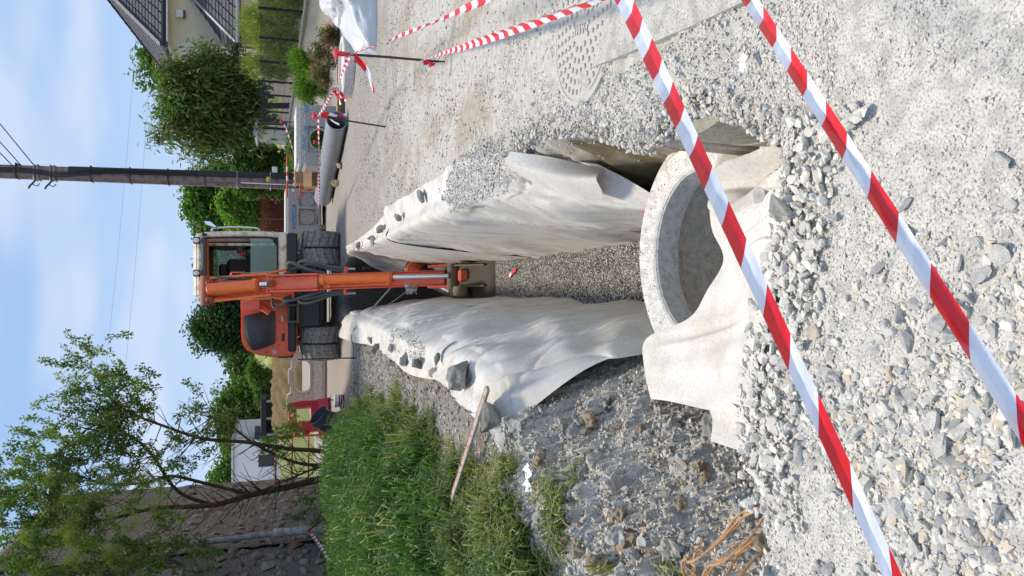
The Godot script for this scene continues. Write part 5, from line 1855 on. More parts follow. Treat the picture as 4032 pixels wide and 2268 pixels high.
	meta(part("cord", b, "strap"), "thin grey cord stretched from the white rag over the left sheet", "cord")
	var rp := PackedVector3Array()
	var r3 := RandomNumberGenerator.new()
	r3.seed = 8
	for i in 8:
		for j in 8:
			rp.append(P(0.06 - 0.022 * i, -0.70 - 0.028 * j, 12.58) + Vector3(r3.randfn() * 0.01, r3.randfn() * 0.01, 0.05 * sin(i * 1.9) * (0.4 + 0.1 * j) + r3.randfn() * 0.012))
	meta(hang("plastic_rag", grid_mesh(rp, 8, 8, PackedColorArray()), mats["tarp"]), "white plastic rag hanging beside the stick of the excavator", "rag")
	var sc := MB.new()
	sc.bar(P(0.26, -1.86, 10.30), P(0.21, -1.85, 10.46), 0.05, 0.006, Vector3.UP)
	sc.bar(P(0.17, -1.855, 10.58), P(0.15, -1.855, 10.66), 0.04, 0.006, Vector3.UP)
	o = thing("tape_scrap", "red and white scrap of tape on the gravel bed in the trench", "tape scrap", P(0.2, -1.86, 10.5))
	part("red_end", sc, "cap_red", o)
	sc = MB.new()
	sc.bar(P(0.21, -1.85, 10.46), P(0.17, -1.855, 10.58), 0.05, 0.005, Vector3.UP)
	part("white_middle", sc, "white_plastic", o)

# ---------------------------------------------------------------- red and white tape
func tape_mesh(path: Array, width: float, twist: Callable, stripe := 0.105, skew := 0.35, fold := 0.18, start := 0.0, width_end := -1.0) -> ArrayMesh:
	if width_end < 0.0: width_end = width
	var pts := path
	var cum := [0.0]
	for i in range(1, pts.size()): cum.append(cum[-1] + pts[i].distance_to(pts[i - 1]))
	var total: float = cum[-1]
	var b := MB.new()
	var at := func(s: float, t: float) -> Vector3:
		s = clampf(s, 0.0, total)
		var k := 0
		while k < cum.size() - 2 and s > cum[k + 1]: k += 1
		var f: float = (s - cum[k]) / max(cum[k + 1] - cum[k], 1e-5)
		var p: Vector3 = pts[k].lerp(pts[k + 1], f)
		var tg: Vector3 = (pts[min(k + 2, pts.size() - 1)] - pts[max(k - 1, 0)]).normalized()
		var up := Vector3.UP if absf(tg.y) < 0.9 else Vector3.RIGHT
		var s0 := (up - tg * tg.dot(up)).normalized()
		var s1 := tg.cross(s0)
		var a: float = twist.call(s / total)
		var side := s0 * cos(a) + s1 * sin(a)
		var nn := tg.cross(side)
		var w := lerpf(width, width_end, s / total)
		return p + side * (t - 0.5) * w + nn * (fold * w * (1.0 - absf(2.0 * t - 1.0)) + w * 0.10 * n_mid.get_noise_2d(s * 5.0, t * 0.8 + path[0].x * 9.0))
	var n := int(ceil(total / stripe)) + 1
	var tr := RandomNumberGenerator.new()
	tr.seed = 3
	for k in range(-1, n):
		b.col = Color(0.74, 0.015, 0.02) if k % 2 == 0 else Color(0.80, 0.83, 0.90)
		var clean := b.col
		for q in 4:
			b.col = clean * tr.randf_range(0.90, 1.0)
			for h in 2:
				var t0 := h * 0.5
				var t1 := t0 + 0.5
				var sa := (k + q / 4.0) * stripe + start
				var sb := (k + (q + 1) / 4.0) * stripe + start
				var A: Vector3 = at.call(sa + skew * stripe * t0, t0)
				var B: Vector3 = at.call(sb + skew * stripe * t0, t0)
				var C: Vector3 = at.call(sb + skew * stripe * t1, t1)
				var D: Vector3 = at.call(sa + skew * stripe * t1, t1)
				if A.distance_to(B) < 1e-5 and C.distance_to(D) < 1e-5: continue
				b.quad(A, B, C, D, 3 + h)
	return b.done()

func line(a: Vector3, b: Vector3, n := 24, sag := 0.0) -> Array:
	var out := []
	for i in n + 1:
		var t := float(i) / n
		out.append(a.lerp(b, t) - Vector3(0, sag * 4.0 * t * (1.0 - t), 0))
	return out

func tape_thing(label: String, mesh: ArrayMesh, at: Vector3) -> Node3D:
	var o := thing("barrier_tape", label, "barrier tape", at, "red and white barrier tapes")
	hang("strip", mesh, mats["tape"], o)
	return o

func build_tapes():
	var facing := func(t: float) -> float: return 0.75 + 0.25 * sin(t * 3.0)
	# the two close to the camera
	tape_thing("red and white tape stretched across the middle of the manhole ring, nearer the machine", tape_mesh(line(P(0.94, 0.50, 2.12), P(-0.46, 0.843, 0.57), 30, 0.004), 0.052, func(t): return 0.9 - 0.4 * t + 0.15 * sin(t * 9.0), 0.118, 0.55, 0.14, 0.0, 0.016), P(0.2, 0.45, 1.6))
	tape_thing("red and white tape stretched over the gravel closest to the camera", tape_mesh(line(P(0.72, 0.485, 1.52), P(-0.22, 0.845, 0.45), 30, 0.003), 0.030, func(t): return 0.75 + 0.3 * sin(t * 6.0), 0.105, 0.55, 0.3, 0.03, 0.021), P(0.2, 0.45, 1.2))
	# from the first stake
	var o := tape_thing("red and white tape tied low on the first stake and running to the upper right", tape_mesh(line(P(1.965, 0.22, 6.57), P(0.86, 0.505, 2.02), 60, 0.02), 0.042, func(t): return 0.4 + 2.9 * t, 0.10, 0.3, 0.2), P(1.9, 0.2, 6.5))
	hang("loose_end", tape_mesh(curve([P(1.965, 0.21, 6.58), P(1.95, 0.17, 6.56), P(1.93, 0.11, 6.55), P(1.95, 0.02, 6.55)], 4), 0.05, func(t): return 0.5 + t, 0.10, 0.3), mats["tape"], o)
	o = tape_thing("red and white tape from the top of the first stake past the tarpaulin", tape_mesh(line(P(1.97, 0.82, 6.60), P(1.16, 0.60, 2.85), 60, 0.03), 0.042, func(t): return 0.3 + 1.0 * t + 0.3 * sin(t * 16.0), 0.10, 0.3, 0.2), P(1.9, 0.8, 6.5))
	hang("loose_end", tape_mesh(curve([P(1.965, 0.80, 6.60), P(1.91, 0.73, 6.6), P(1.83, 0.67, 6.58), P(1.75, 0.645, 6.6), P(1.66, 0.62, 6.6)], 4), 0.055, func(t): return 0.4 + 1.4 * t, 0.14, 0.3, 0.3), mats["tape"], o)
	o = tape_thing("red and white tape between the first stake and the second", tape_mesh(line(P(1.97, 0.82, 6.62), P(2.18, 0.86, 10.06), 40, 0.03), 0.036, func(t): return 0.2 + 5.0 * t, 0.10, 0.3, 0.2), P(2.0, 0.8, 8.0))
	hang("loose_end", tape_mesh(curve([P(2.12, 0.80, 8.3), P(2.09, 0.76, 8.3), P(2.04, 0.72, 8.3), P(1.98, 0.69, 8.3)], 4), 0.06, func(t): return 0.6 + t, 0.14, 0.3, 0.3, 0.05), mats["tape"], o)
	hang("loose_end", tape_mesh(curve([P(2.11, 0.81, 8.3), P(2.06, 0.79, 8.28), P(2.0, 0.76, 8.3), P(1.94, 0.74, 8.3)], 4), 0.05, func(t): return 0.6 + t, 0.2, 0.3, 0.3, -0.1), mats["tape"], o)
	o = tape_thing("red and white tape from the second stake across the concrete box to the excavator", tape_mesh(line(P(2.18, 0.86, 10.06), P(1.35, 0.44, 16.9), 60, 0.03), 0.034, func(t): return 0.3 + 6.0 * t, 0.12, 0.3, 0.2), P(2.0, 0.7, 12.0))
	hang("loose_end", tape_mesh(curve([P(2.18, 0.84, 10.04), P(2.21, 0.74, 10.02), P(2.20, 0.62, 10.02), P(2.215, 0.50, 10.0)], 5), 0.07, func(t): return 0.5 + 1.8 * t, 0.10, 0.3, 0.35), mats["tape"], o)
	hang("loose_end", tape_mesh(curve([P(2.18, 0.84, 10.04), P(2.16, 0.76, 10.02), P(2.11, 0.66, 10.02), P(2.08, 0.60, 10.0)], 5), 0.05, func(t): return 0.9 + 1.2 * t, 0.12, 0.3, 0.3), mats["tape"], o)
	tape_thing("red and white tape from the stake at the gate pillar to the tube barrier", tape_mesh(line(P(4.34, 1.06, 21.0), P(3.30, 0.80, 20.0), 24, 0.03) + line(P(3.28, 0.80, 19.98), P(2.25, 0.86, 19.0), 24, 0.02), 0.05, func(t): return 0.3 + 3.0 * t, 0.11, 0.3, 0.2), P(3.4, 0.8, 20.0))
	o = tape_thing("red and white tape tied to the grey downpipe on the stone wall", tape_mesh(line(P(-4.98, 0.62, 16.2), P(-4.95, 0.30, 13.0), 30, 0.05), 0.06, func(t): return 0.3 + 0.4 * t, 0.10, 0.1, 0.15), P(-4.9, 0.5, 15.0))
	hang("loose_end", tape_mesh(curve([P(-4.95, 0.66, 16.2), P(-4.86, 0.58, 16.15), P(-4.80, 0.44, 16.15), P(-4.80, 0.30, 16.15)], 5), 0.09, func(t): return 0.6 + 0.6 * t, 0.26, 0.3, 0.3, -0.06), mats["tape"], o)

# ---------------------------------------------------------------- buildings, walls, fences
# a roof plane laid with courses of slates: corners a (eave start), b (eave end), c (top end), d (top start)
func slate_plane(parent: Node3D, a: Vector3, b: Vector3, c: Vector3, d: Vector3, course: float):
	var n := ((b - a).cross(d - a)).normalized()
	if n.y < 0: n = -n
	var hgt: float = maxf(a.distance_to(d), 0.1)
	var rows := int(ceil(hgt / course))
	var under := MB.new()
	under.quad(a - n * 0.03, b - n * 0.03, c - n * 0.03, d - n * 0.03)
	part("roof_boards", under, "charcoal", parent)
	var r := RandomNumberGenerator.new()
	r.seed = 61
	for i in rows:
		var t0 := float(i) / rows
		var t1 := float(i + 1) / rows
		var l0 := a.lerp(d, t0); var r0 := b.lerp(c, t0)
		var l1 := a.lerp(d, t1); var r1 := b.lerp(c, t1)
		var w := l0.distance_to(r0)
		var cols: int = max(1, int(w / 0.45))
		var m := MB.new()
		for k in cols:
			var u0 := float(k) / cols
			var u1 := float(k + 1) / cols - 0.006
			var lift := 0.03 + r.randf() * 0.008
			var p0 := l0.lerp(r0, u0) + n * lift
			var p1 := l0.lerp(r0, u1) + n * lift
			var p2 := l1.lerp(r1, u1) + n * 0.008
			var p3 := l1.lerp(r1, u0) + n * 0.008
			m.quad(p0, p1, p2, p3)
			m.quad(p0 - n * 0.03, p1 - n * 0.03, p1, p0)
		part("slate_course", m, "slate" if i % 3 else "slate_light", parent)

func build_buildings():
	# cream house with slate roofs
	var o := thing("house", "cream rendered house with dark slate hipped roofs behind the shrubs on the right", "house", P(14.0, 0, 38.0))
	var b := MB.new()
	b.box(P(16.6, 2.75, 40.6), Vector3(11.6, 5.5, 8.2))
	part("wall", b, "render_cream", o)
	b = MB.new()
	b.box(P(10.76, 2.75, 40.6), Vector3(0.08, 5.5, 8.19))
	part("side_wall", b, "render_pale", o)
	b = MB.new()
	b.box(P(15.8, 1.22, 35.0), Vector3(10.0, 2.44, 3.2))
	part("extension_wall", b, "render_cream", o)
	var k := 0.84
	var A := P(10.35, 5.66, 35.7)
	var R := P(10.35 + 4.5, 5.66 + 4.5 * k, 40.2)
	var E := P(24.0, 5.66, 35.7)
	var R2 := P(24.0, 5.66 + 4.5 * k, 40.2)
	var F := P(10.35, 5.66, 44.7)
	slate_plane(o, A, E, R2, R, 0.30)
	slate_plane(o, F, A, R, R, 0.30)
	b = MB.new()
	for q in [[A, R], [F, R], [R, R2]]:
		for i in 16:
			var p: Vector3 = q[0].lerp(q[1], i / 16.0)
			var p2: Vector3 = q[0].lerp(q[1], (i + 0.96) / 16.0)
			b.bar(p + Vector3(0, 0.05, 0), p2 + Vector3(0, 0.065, 0), 0.24, 0.05, Vector3.UP, 0.015)
	part("ridge_tiles", b, "slate", o).set_meta("kind", "stuff")
	b = MB.new(true)
	b.tube([A + Vector3(0, -0.06, 0), E + Vector3(0, -0.06, 0)], 0.07, 8)
	b.tube([A + Vector3(0, -0.06, 0), F + Vector3(0, -0.06, 0)], 0.07, 8)
	b.box(P(17.0, 5.53, 35.95), Vector3(13.3, 0.10, 0.5))
	b.box(P(10.55, 5.53, 40.3), Vector3(0.4, 0.10, 8.8))
	part("gutter", b, "charcoal", o)
	b = MB.new(true)
	b.box(P(17.0, 5.46, 36.05), Vector3(13.0, 0.05, 0.8))
	b.box(P(10.62, 5.45, 40.4), Vector3(0.5, 0.05, 8.6))
	part("soffit", b, "white_plastic", o)
	var A2 := P(9.95, 2.58, 33.0)
	var E2 := P(22.0, 2.58, 33.0)
	slate_plane(o, A2, E2, P(22.0, 4.75, 36.45), P(13.0, 4.75, 36.45), 0.34)
	slate_plane(o, P(9.95, 2.58, 36.5), A2, P(13.0, 4.75, 36.45), P(12.9, 4.7, 36.5), 0.34)
	b = MB.new()
	b.bar(A2 + Vector3(0, 0.05, 0), P(13.0, 4.81, 36.45), 0.10, 0.05)
	part("verge_flashing", b, "zinc", o)
	b = MB.new(true)
	b.tube([A2 + Vector3(-0.05, -0.05, 0.05), E2 + Vector3(0, -0.05, 0.05)], 0.075, 8)
	part("gutter", b, "zinc", o)
	b = MB.new()
	b.box(P(15.8, 2.50, 33.2), Vector3(11.6, 0.08, 0.45))
	part("fascia", b, "charcoal", o)
	b = MB.new()
	b.box(P(11.95, 5.03, 36.40), Vector3(0.34, 0.30, 0.18), 0.02)
	part("alarm_box", b, "white_plastic", o)
	b = MB.new()
	b.box(P(11.95, 4.84, 36.40), Vector3(0.33, 0.07, 0.17), 0.01)
	part("alarm_base", b, "dark_red", o)
	# low garden wall with coping
	o = thing("garden_wall", "low cream garden wall with dark stone coping along the right side of the road", "wall", P(6.6, 0, 24.0))
	b = MB.new()
	b.box(P(6.62, 0.27, 23.5), Vector3(0.22, 0.54, 19.0))
	part("wall_body", b, "render_pale", o)
	var cz := 14.0
	while cz < 33.0:
		b = MB.new()
		b.box(P(6.61, 0.585, cz + 0.495), Vector3(0.34, 0.09, 0.985), 0.012)
		part("coping_stone", b, "coping", o)
		cz += 1.0
	# mesh fence on it
	o = thing("mesh_fence", "dark green welded mesh fence on top of the garden wall", "fence", P(6.62, 0.63, 24.0))
	var posts := [14.4, 16.9, 19.15, 21.4, 23.65, 25.9, 27.7, 30.3, 32.6]
	for f in posts:
		b = MB.new()
		b.box(P(6.62, 1.14, f), Vector3(0.06, 1.02, 0.05), 0.008)
		part("post", b, "fence_green", o)
	for i in posts.size() - 1:
		b = MB.new()
		var f0: float = posts[i] + 0.03
		var f1: float = posts[i + 1] - 0.03
		var n := int((f1 - f0) / 0.055)
		for k2 in n:
			var f: float = f0 + (f1 - f0) * (k2 + 0.5) / n
			b.bar(P(6.60, 0.66, f), P(6.60, 1.62, f), 0.006, 0.006, Vector3(1, 0, 0))
		for y in [0.70, 0.86, 0.90, 1.06, 1.22, 1.38, 1.42, 1.60]:
			b.bar(P(6.585, y, f0), P(6.585, y, f1), 0.012, 0.008)
		part("mesh_panel", b, "fence_green", o)
	# gate pillar with a cap
	o = thing("gate_pillar", "cream gate pillar with a pointed pale stone cap and a letter box", "gate pillar", P(6.45, 0.3, 33.6))
	b = MB.new()
	b.box(P(6.45, 0.88, 33.7), Vector3(0.78, 1.76, 0.7), 0.01)
	part("pillar_body", b, "render_pale", o)
	b = MB.new()
	b.box(P(6.45, 1.79, 33.7), Vector3(1.02, 0.07, 0.94), 0.015)
	var ap := P(6.45, 1.98, 33.7)
	var cs := [P(5.95, 1.825, 33.24), P(6.95, 1.825, 33.24), P(6.95, 1.825, 34.16), P(5.95, 1.825, 34.16)]
	for i in 4: b.tri(cs[i], cs[(i + 1) % 4], ap)
	part("cap", b, "pale_concrete", o)
	b = MB.new()
	b.box(P(6.60, 1.15, 33.34), Vector3(0.10, 0.95, 0.03), 0.004)
	part("letter_box", b, "black", o)
	b = MB.new()
	b.box(P(6.76, 1.28, 33.34), Vector3(0.14, 0.24, 0.02), 0.004)
	part("sign_plate", b, "white_plastic", o)
	letters("sign_text", "A", 0.08, Transform3D(Basis.IDENTITY, P(6.76, 1.33, 33.32)), "charcoal", o)
	# red railing farther up the road
	o = thing("red_railing", "red-brown steel railing behind the stencilled concrete box", "railing", P(3.7, 0.4, 38.0))
	for x in [5.1, 4.2, 3.25, 2.3]:
		b = MB.new()
		b.box(P(x, 1.08, 38.0), Vector3(0.07, 1.28, 0.07), 0.008)
		b.xf = Transform3D(Basis.IDENTITY, P(x, 1.76, 38.0))
		b.lathe([Vector2(0.0, -0.06), Vector2(0.05, -0.03), Vector2(0.06, 0.0), Vector2(0.05, 0.04), Vector2(0.0, 0.07)], 12, true)
		part("post", b, "fence_red", o)
	for y in [0.52, 1.56]:
		b = MB.new()
		b.box(P(3.65, y, 38.0), Vector3(3.1, 0.06, 0.04), 0.005)
		part("rail", b, "fence_red", o)
	for k3 in 42:
		b = MB.new()
		b.box(P(2.22 + 0.068 * k3, 1.10, 38.02), Vector3(0.022, 1.25, 0.022))
		part("bar", b, "fence_red", o)
	o = thing("railing_wall", "low grey wall carrying the red-brown railing", "wall", P(3.7, 0, 38.0))
	b = MB.new()
	b.box(P(3.8, 0.22, 38.0), Vector3(4.0, 0.44, 0.22), 0.01)
	part("wall_body", b, "concrete", o)
	build_stone_building()
	# white house far on the left with a dark lean-to
	o = thing("white_house", "white house with a dark blue lean-to far behind the small tree", "house", P(-10.0, 0, 46.0))
	b = MB.new()
	b.box(P(-10.2, 1.55, 48.5), Vector3(3.6, 3.1, 7.0))
	part("wall", b, "white_plastic", o)
	b = MB.new()
	b.box(P(-10.2, 3.16, 48.5), Vector3(3.9, 0.12, 7.3), 0.02)
	part("roof", b, "zinc", o)
	b = MB.new()
	b.box(P(-8.22, 1.52, 46.2), Vector3(0.36, 1.05, 2.2), 0.02)
	part("lean_to", b, "dark_blue", o)
	b = MB.new()
	b.box(P(-9.6, 1.4, 44.985), Vector3(0.8, 1.0, 0.06), 0.01)
	var w := part("window", b, "white_plastic", o)
	b = MB.new()
	b.box(P(-9.6, 1.4, 44.95), Vector3(0.66, 0.86, 0.02))
	hang("pane", b.done(), mats["glass_dark"], w)
	# dark open timber shelter
	o = thing("timber_shelter", "low dark open timber shelter far behind the red barrier", "shelter", P(-7.2, 0, 45.0))
	b = MB.new()
	b.box(P(-7.2, 1.56, 45.4), Vector3(2.2, 0.30, 1.8), 0.02)
	part("roof_beam", b, "black", o)
	for x in [-6.25, -7.2, -8.1]:
		b = MB.new()
		b.box(P(x, 0.75, 44.6), Vector3(0.12, 1.5, 0.12), 0.01)
		part("post", b, "grey_wood", o)
	b = MB.new()
	b.box(P(-7.2, 0.75, 46.2), Vector3(2.1, 1.5, 0.1))
	part("back_boards", b, "charcoal", o)
	# meadow rising behind
	var pos := PackedVector3Array()
	var col := PackedColorArray()
	for i in 30:
		for j in 40:
			var f: float = lerpf(62.0, 240.0, pow(i / 29.0, 1.5))
			var x: float = lerpf(-90.0, 30.0, j / 39.0)
			var y: float = -0.3 + 3.9 * smoothstep(62.0, 135.0, f) + 0.5 * n_big.get_noise_2d(x * 0.05, f * 0.05)
			pos.append(P(x, y, f))
			var bnd := 0.5 + 0.5 * sin(f * 0.42 + 0.02 * x)
			col.append(Color(0.25, 0.32, 0.07).lerp(Color(0.47, 0.41, 0.14), smoothstep(0.55, 0.9, bnd)))
	var fld := hang("field", grid_mesh(pos, 30, 40, col, true), mats["ground"])
	meta(fld, "striped green and yellow meadow rising in the distance", "", "", "structure")
	# heap of brown earth
	pos = PackedVector3Array()
	col = PackedColorArray()
	for i in 24:
		for j in 50:
			var f: float = 33.5 + 4.5 * i / 23.0
			var x: float = -8.0 + 6.0 * j / 49.0
			var y: float = 1.18 * pow(maxf(0.0, sin(PI * i / 23.0)), 0.7) * smoothstep(-8.0, -6.2, x) * smoothstep(-2.0, -2.9, x)
			y += 0.22 * n_mid.get_noise_2d(x * 1.0, f) * clampf(y * 3.0, 0, 1) - 0.03
			pos.append(P(x, y, f))
			col.append(Color(0.34, 0.21, 0.095).lerp(Color(0.22, 0.165, 0.07), 0.5 + 0.5 * n_mid.get_noise_2d(x, f)))
	meta(hang("earth_mound", grid_mesh(pos, 24, 50, col, true), mats["soil"]), "long heap of brown earth behind the white barrier", "earth mound")
	# grassy rise behind the red barrier
	pos = PackedVector3Array()
	col = PackedColorArray()
	for i in 20:
		for j in 20:
			var f: float = 24.0 + 14.0 * i / 19.0
			var x: float = -9.5 + 6.0 * j / 19.0
			var y: float = -0.05 + 0.9 * smoothstep(-3.9, -6.5, x) * smoothstep(24.0, 30.0, f) + 0.05 * n_mid.get_noise_2d(x, f)
			pos.append(P(x, y, f))
			col.append(Color(0.15, 0.22, 0.05).lerp(Color(0.27, 0.27, 0.10), 0.5 + 0.5 * n_mid.get_noise_2d(x, f)))
	meta(hang("grass_bank", grid_mesh(pos, 20, 20, col, true), mats["ground"]), "", "", "", "structure")

func build_stone_building():
	var o := thing("stone_building", "old rubble stone building on the left, half hidden by a small tree", "building", P(-5.5, 0, 15.0))
	# far half, smeared with brown mortar; near half, bare dark rubble
	var b := MB.new()
	for piece in [[16.4, 22.0, "mortar", -5.22], [8.0, 16.4, "dark_mortar", -5.28]]:
		var pos := PackedVector3Array()
		var U := 60
		var V := 60
		for i in U:
			for j in V:
				var f: float = lerpf(piece[0], piece[1], i / float(U - 1))
				var y: float = lerpf(-0.1, 6.3 + 0.25 * n_mid.get_noise_2d(f, 3.0), j / float(V - 1))
				pos.append(P(piece[3] + 0.035 * n_mid.get_noise_2d(f * 1.4, y * 1.4), y, f))
		hang("wall_face", grid_mesh(pos, U, V, PackedColorArray(), true), mats[piece[2]], o)
	b.box(P(-5.62, 3.1, 15.0), Vector3(0.66, 6.2, 13.9))
	b.box(P(-8.2, 3.1, 21.7), Vector3(5.6, 6.2, 0.5))
	part("wall_core", b, "mortar", o)
	b = MB.new()
	for k in 14:
		b.box(P(-5.55, 6.38 + 0.03 * (k % 3), 8.5 + k), Vector3(0.9, 0.12, 0.96), 0.03)
	part("wall_capping", b, "pale_concrete", o).set_meta("kind", "stuff")
	var r := RandomNumberGenerator.new()
	r.seed = 17
	var meshes := []
	for i in 6: meshes.append(rock_mesh(300 + i, 2, 0.25, 10))
	var tones := []
	for i in 8:
		var m: StandardMaterial3D = mats["stone"].duplicate()
		m.vertex_color_use_as_albedo = false
		var c: Color = [Color(0.34, 0.31, 0.29), Color(0.38, 0.34, 0.29), Color(0.27, 0.255, 0.245), Color(0.32, 0.255, 0.21), Color(0.42, 0.365, 0.295), Color(0.32, 0.165, 0.11), Color(0.30, 0.28, 0.275), Color(0.40, 0.355, 0.31)][i]
		m.albedo_color = c.linear_to_srgb()
		tones.append(m)
	var n := 0
	var spots := []
	var tries := 0
	while n < 298 and tries < 9000:
		tries += 1
		var f := r.randf_range(12.7, 21.8)
		var y := r.randf_range(0.05, 4.0)
		var near := f < 16.4
		var w := r.randf_range(0.16, 0.46) * (1.0 if near else 0.85)
		var hh := w * r.randf_range(0.5, 0.85)
		var ok := true
		for q in spots:
			if absf(q[0] - f) < (q[2] + w) * 0.47 and absf(q[1] - y) < (q[3] + hh) * 0.47:
				ok = false
				break
		if not ok: continue
		spots.append([f, y, w, hh])
		var s := MeshInstance3D.new()
		s.name = "stone"
		s.mesh = meshes[r.randi() % 6]
		s.material_override = tones[r.randi() % 8] if near else tones[[1, 4, 4, 7, 7, 4, 1, 5][r.randi() % 8]]
		var deep: float = r.randf_range(0.07, 0.14) if near else r.randf_range(0.05, 0.08)
		s.transform = Transform3D(Basis.from_euler(Vector3(r.randf_range(-0.5, 0.5), r.randf_range(-0.15, 0.15), 0)).scaled_local(Vector3(deep, hh * 0.60, w * 0.60)), P(-5.26 if near else -5.22, y, f) - o.position)
		o.add_child(s, true)
		n += 1
	# concrete lintel panel
	b = MB.new()
	b.box(P(-5.20, 3.32, 13.6), Vector3(0.22, 0.85, 3.2), 0.015)
	part("lintel", b, "concrete", o)
	# rain pipe
	var q := thing("downpipe", "grey plastic downpipe with a wider pale foot on the stone building", "downpipe", P(-5.03, 0, 16.5))
	b = MB.new()
	b.tube([P(-5.03, 1.25, 16.52), P(-5.06, 3.0, 16.42)], 0.058, 16)
	b.tube(curve([P(-5.06, 3.0, 16.42), P(-5.07, 3.14, 16.36), P(-5.10, 3.26, 16.1), P(-5.12, 3.42, 15.6), P(-5.12, 3.62, 15.2)], 5), 0.058, 14)
	part("pipe", b, "grey_pipe", q)
	for y2 in [2.62, 2.70]:
		b = MB.new()
		b.tube([P(-5.053, y2, 16.43), P(-5.053, y2 + 0.05, 16.43)], 0.068, 16)
		part("collar", b, "dark_pvc", q)
	b = MB.new()
	b.tube([P(-5.03, -0.1, 16.54), P(-5.03, 1.30, 16.53)], 0.082, 18)
	b.tube([P(-5.03, 1.24, 16.53), P(-5.03, 1.34, 16.53)], 0.092, 18)
	b.tube([P(-5.03, 0.62, 16.53), P(-5.03, 0.70, 16.53)], 0.092, 18)
	part("foot", b, "pale_pipe", q)

# ---------------------------------------------------------------- plants
func leaf_clump(seed_no: int, count: int, length: float, width: float, shape := 0) -> ArrayMesh:
	# leaves set round a point; every leaf is folded along its midrib
	var r := RandomNumberGenerator.new()
	r.seed = seed_no
	var vs := PackedVector3Array()
	for i in count:
		var d := Vector3(r.randfn(), r.randfn() * 0.8 + 0.15, r.randfn()).normalized()
		var base := Vector3(r.randfn(), r.randfn(), r.randfn()) * 0.42
		if shape == 1: d = (d * 0.6 + Vector3(0, 0.9, 0)).normalized()
		if shape == 2: d = (d * 0.8 + Vector3(0, -0.5, 0)).normalized()
		var up := Vector3(r.randfn() * 0.5, 1.0, r.randfn() * 0.5).normalized()
		var s := d.cross(up).normalized()
		var n := s.cross(d)
		var L := length * r.randf_range(0.7, 1.15)
		var W := width * r.randf_range(0.8, 1.15)
		var a := base
		var m := base + d * L * 0.5 - n * W * 0.22
		var tip := base + d * L - n * L * 0.14
		var lft := base + d * L * 0.45 + s * W * 0.5
		var rgt := base + d * L * 0.45 - s * W * 0.5
		for t in [[a, lft, m], [lft, tip, m], [a, m, rgt], [m, tip, rgt]]:
			for p in t: vs.append(p)
	var ar := []
	ar.resize(Mesh.ARRAY_MAX)
	ar[Mesh.ARRAY_VERTEX] = vs
	var nor := PackedVector3Array()
	for i in range(0, vs.size(), 3):
		var n := (vs[i + 1] - vs[i]).cross(vs[i + 2] - vs[i]).normalized()
		if n.y < 0: n = -n
		for k in 3: nor.append(n)
	var me := ArrayMesh.new()
	me.add_surface_from_arrays(Mesh.PRIMITIVE_TRIANGLES, ar)
	return me

func crown_points(r: RandomNumberGenerator, blobs: Array, count: int, shell: float) -> Array:
	var wsum := 0.0
	var ws := []
	for bl in blobs:
		var s: Vector3 = bl[1]
		var w := s.x * s.y + s.y * s.z + s.x * s.z
		ws.append(w)
		wsum += w
	var out := []
	for i in blobs.size():
		var n := int(count * ws[i] / wsum)
		for k in n:
			var d := Vector3(r.randfn(), r.randfn(), r.randfn()).normalized()
			var rad := pow(r.randf_range(shell, 1.0), 0.6)
			rad *= 1.0 + 0.22 * n_mid.get_noise_3dv(d * 1.2 + blobs[i][0] * 0.3)
			out.append([blobs[i][0] + d * Vector3(blobs[i][1]) * rad, rad])
	return out

# crown of leaf clumps gathered into uneven lumps
func crown(called: String, parent: Node3D, r: RandomNumberGenerator, centre: Vector3, size: Vector3, lumps: int, count: int, mesh: ArrayMesh, scale: float, tones: Array, shell := 0.25) -> MultiMeshInstance3D:
	var blobs := []
	for i in lumps:
		var d := Vector3(r.randfn(), r.randfn(), r.randfn()).normalized()
		var rad := pow(r.randf(), 0.45)
		var k := r.randf_range(0.28, 0.46)
		blobs.append([centre + d * size * rad * 0.74, size * k * Vector3(r.randf_range(0.8, 1.2), r.randf_range(0.7, 1.1), r.randf_range(0.8, 1.2))])
	return crown_of(called, parent, r, blobs, count, mesh, scale, tones, shell)

func crown_of(called: String, parent: Node3D, r: RandomNumberGenerator, blobs: Array, count: int, mesh: ArrayMesh, scale: float, tones: Array, shell := 0.25) -> MultiMeshInstance3D:
	var xf := []
	var cl := []
	for p in crown_points(r, blobs, count, shell):
		var s := scale * r.randf_range(0.7, 1.3)
		xf.append(Transform3D(Basis.from_euler(Vector3(r.randf_range(-0.5, 0.5), r.randf() * TAU, r.randf_range(-0.5, 0.5))).scaled(Vector3.ONE * s), p[0]))
		var c: Color = tones[r.randi() % tones.size()]
		cl.append(c * 1.5 * r.randf_range(0.75, 1.25))
	var sw := swarm(called, mesh, mats["leaf"], xf, cl, parent)
	sw.set_meta("kind", "stuff")
	return sw

func trunk(parent: Node3D, r: RandomNumberGenerator, base: Vector3, top: Vector3, rad: float, limbs: int, reach: float):
	var b := MB.new()
	var mid := base.lerp(top, 0.5) + Vector3(r.randfn(), 0, r.randfn()) * rad
	b.tube(curve([base - Vector3(0, 0.2, 0), mid, top], 5), _taper(11, rad, rad * 0.35), 8)
	for i in limbs:
		var t := r.randf_range(0.35, 0.95)
		var p := base.lerp(top, t)
		var a := r.randf() * TAU
		var e := p + Vector3(cos(a), r.randf_range(0.4, 1.0), sin(a)) * reach * r.randf_range(0.6, 1.1)
		b.tube(curve([p, p.lerp(e, 0.5) + Vector3(0, -0.06 * reach, 0), e], 4), _taper(9, rad * 0.4, rad * 0.1), 6)
	part("trunk", b, "bark", parent)

func _taper(n: int, a: float, b: float) -> Array:
	var out := []
	for i in n: out.append(lerpf(a, b, float(i) / (n - 1)))
	return out

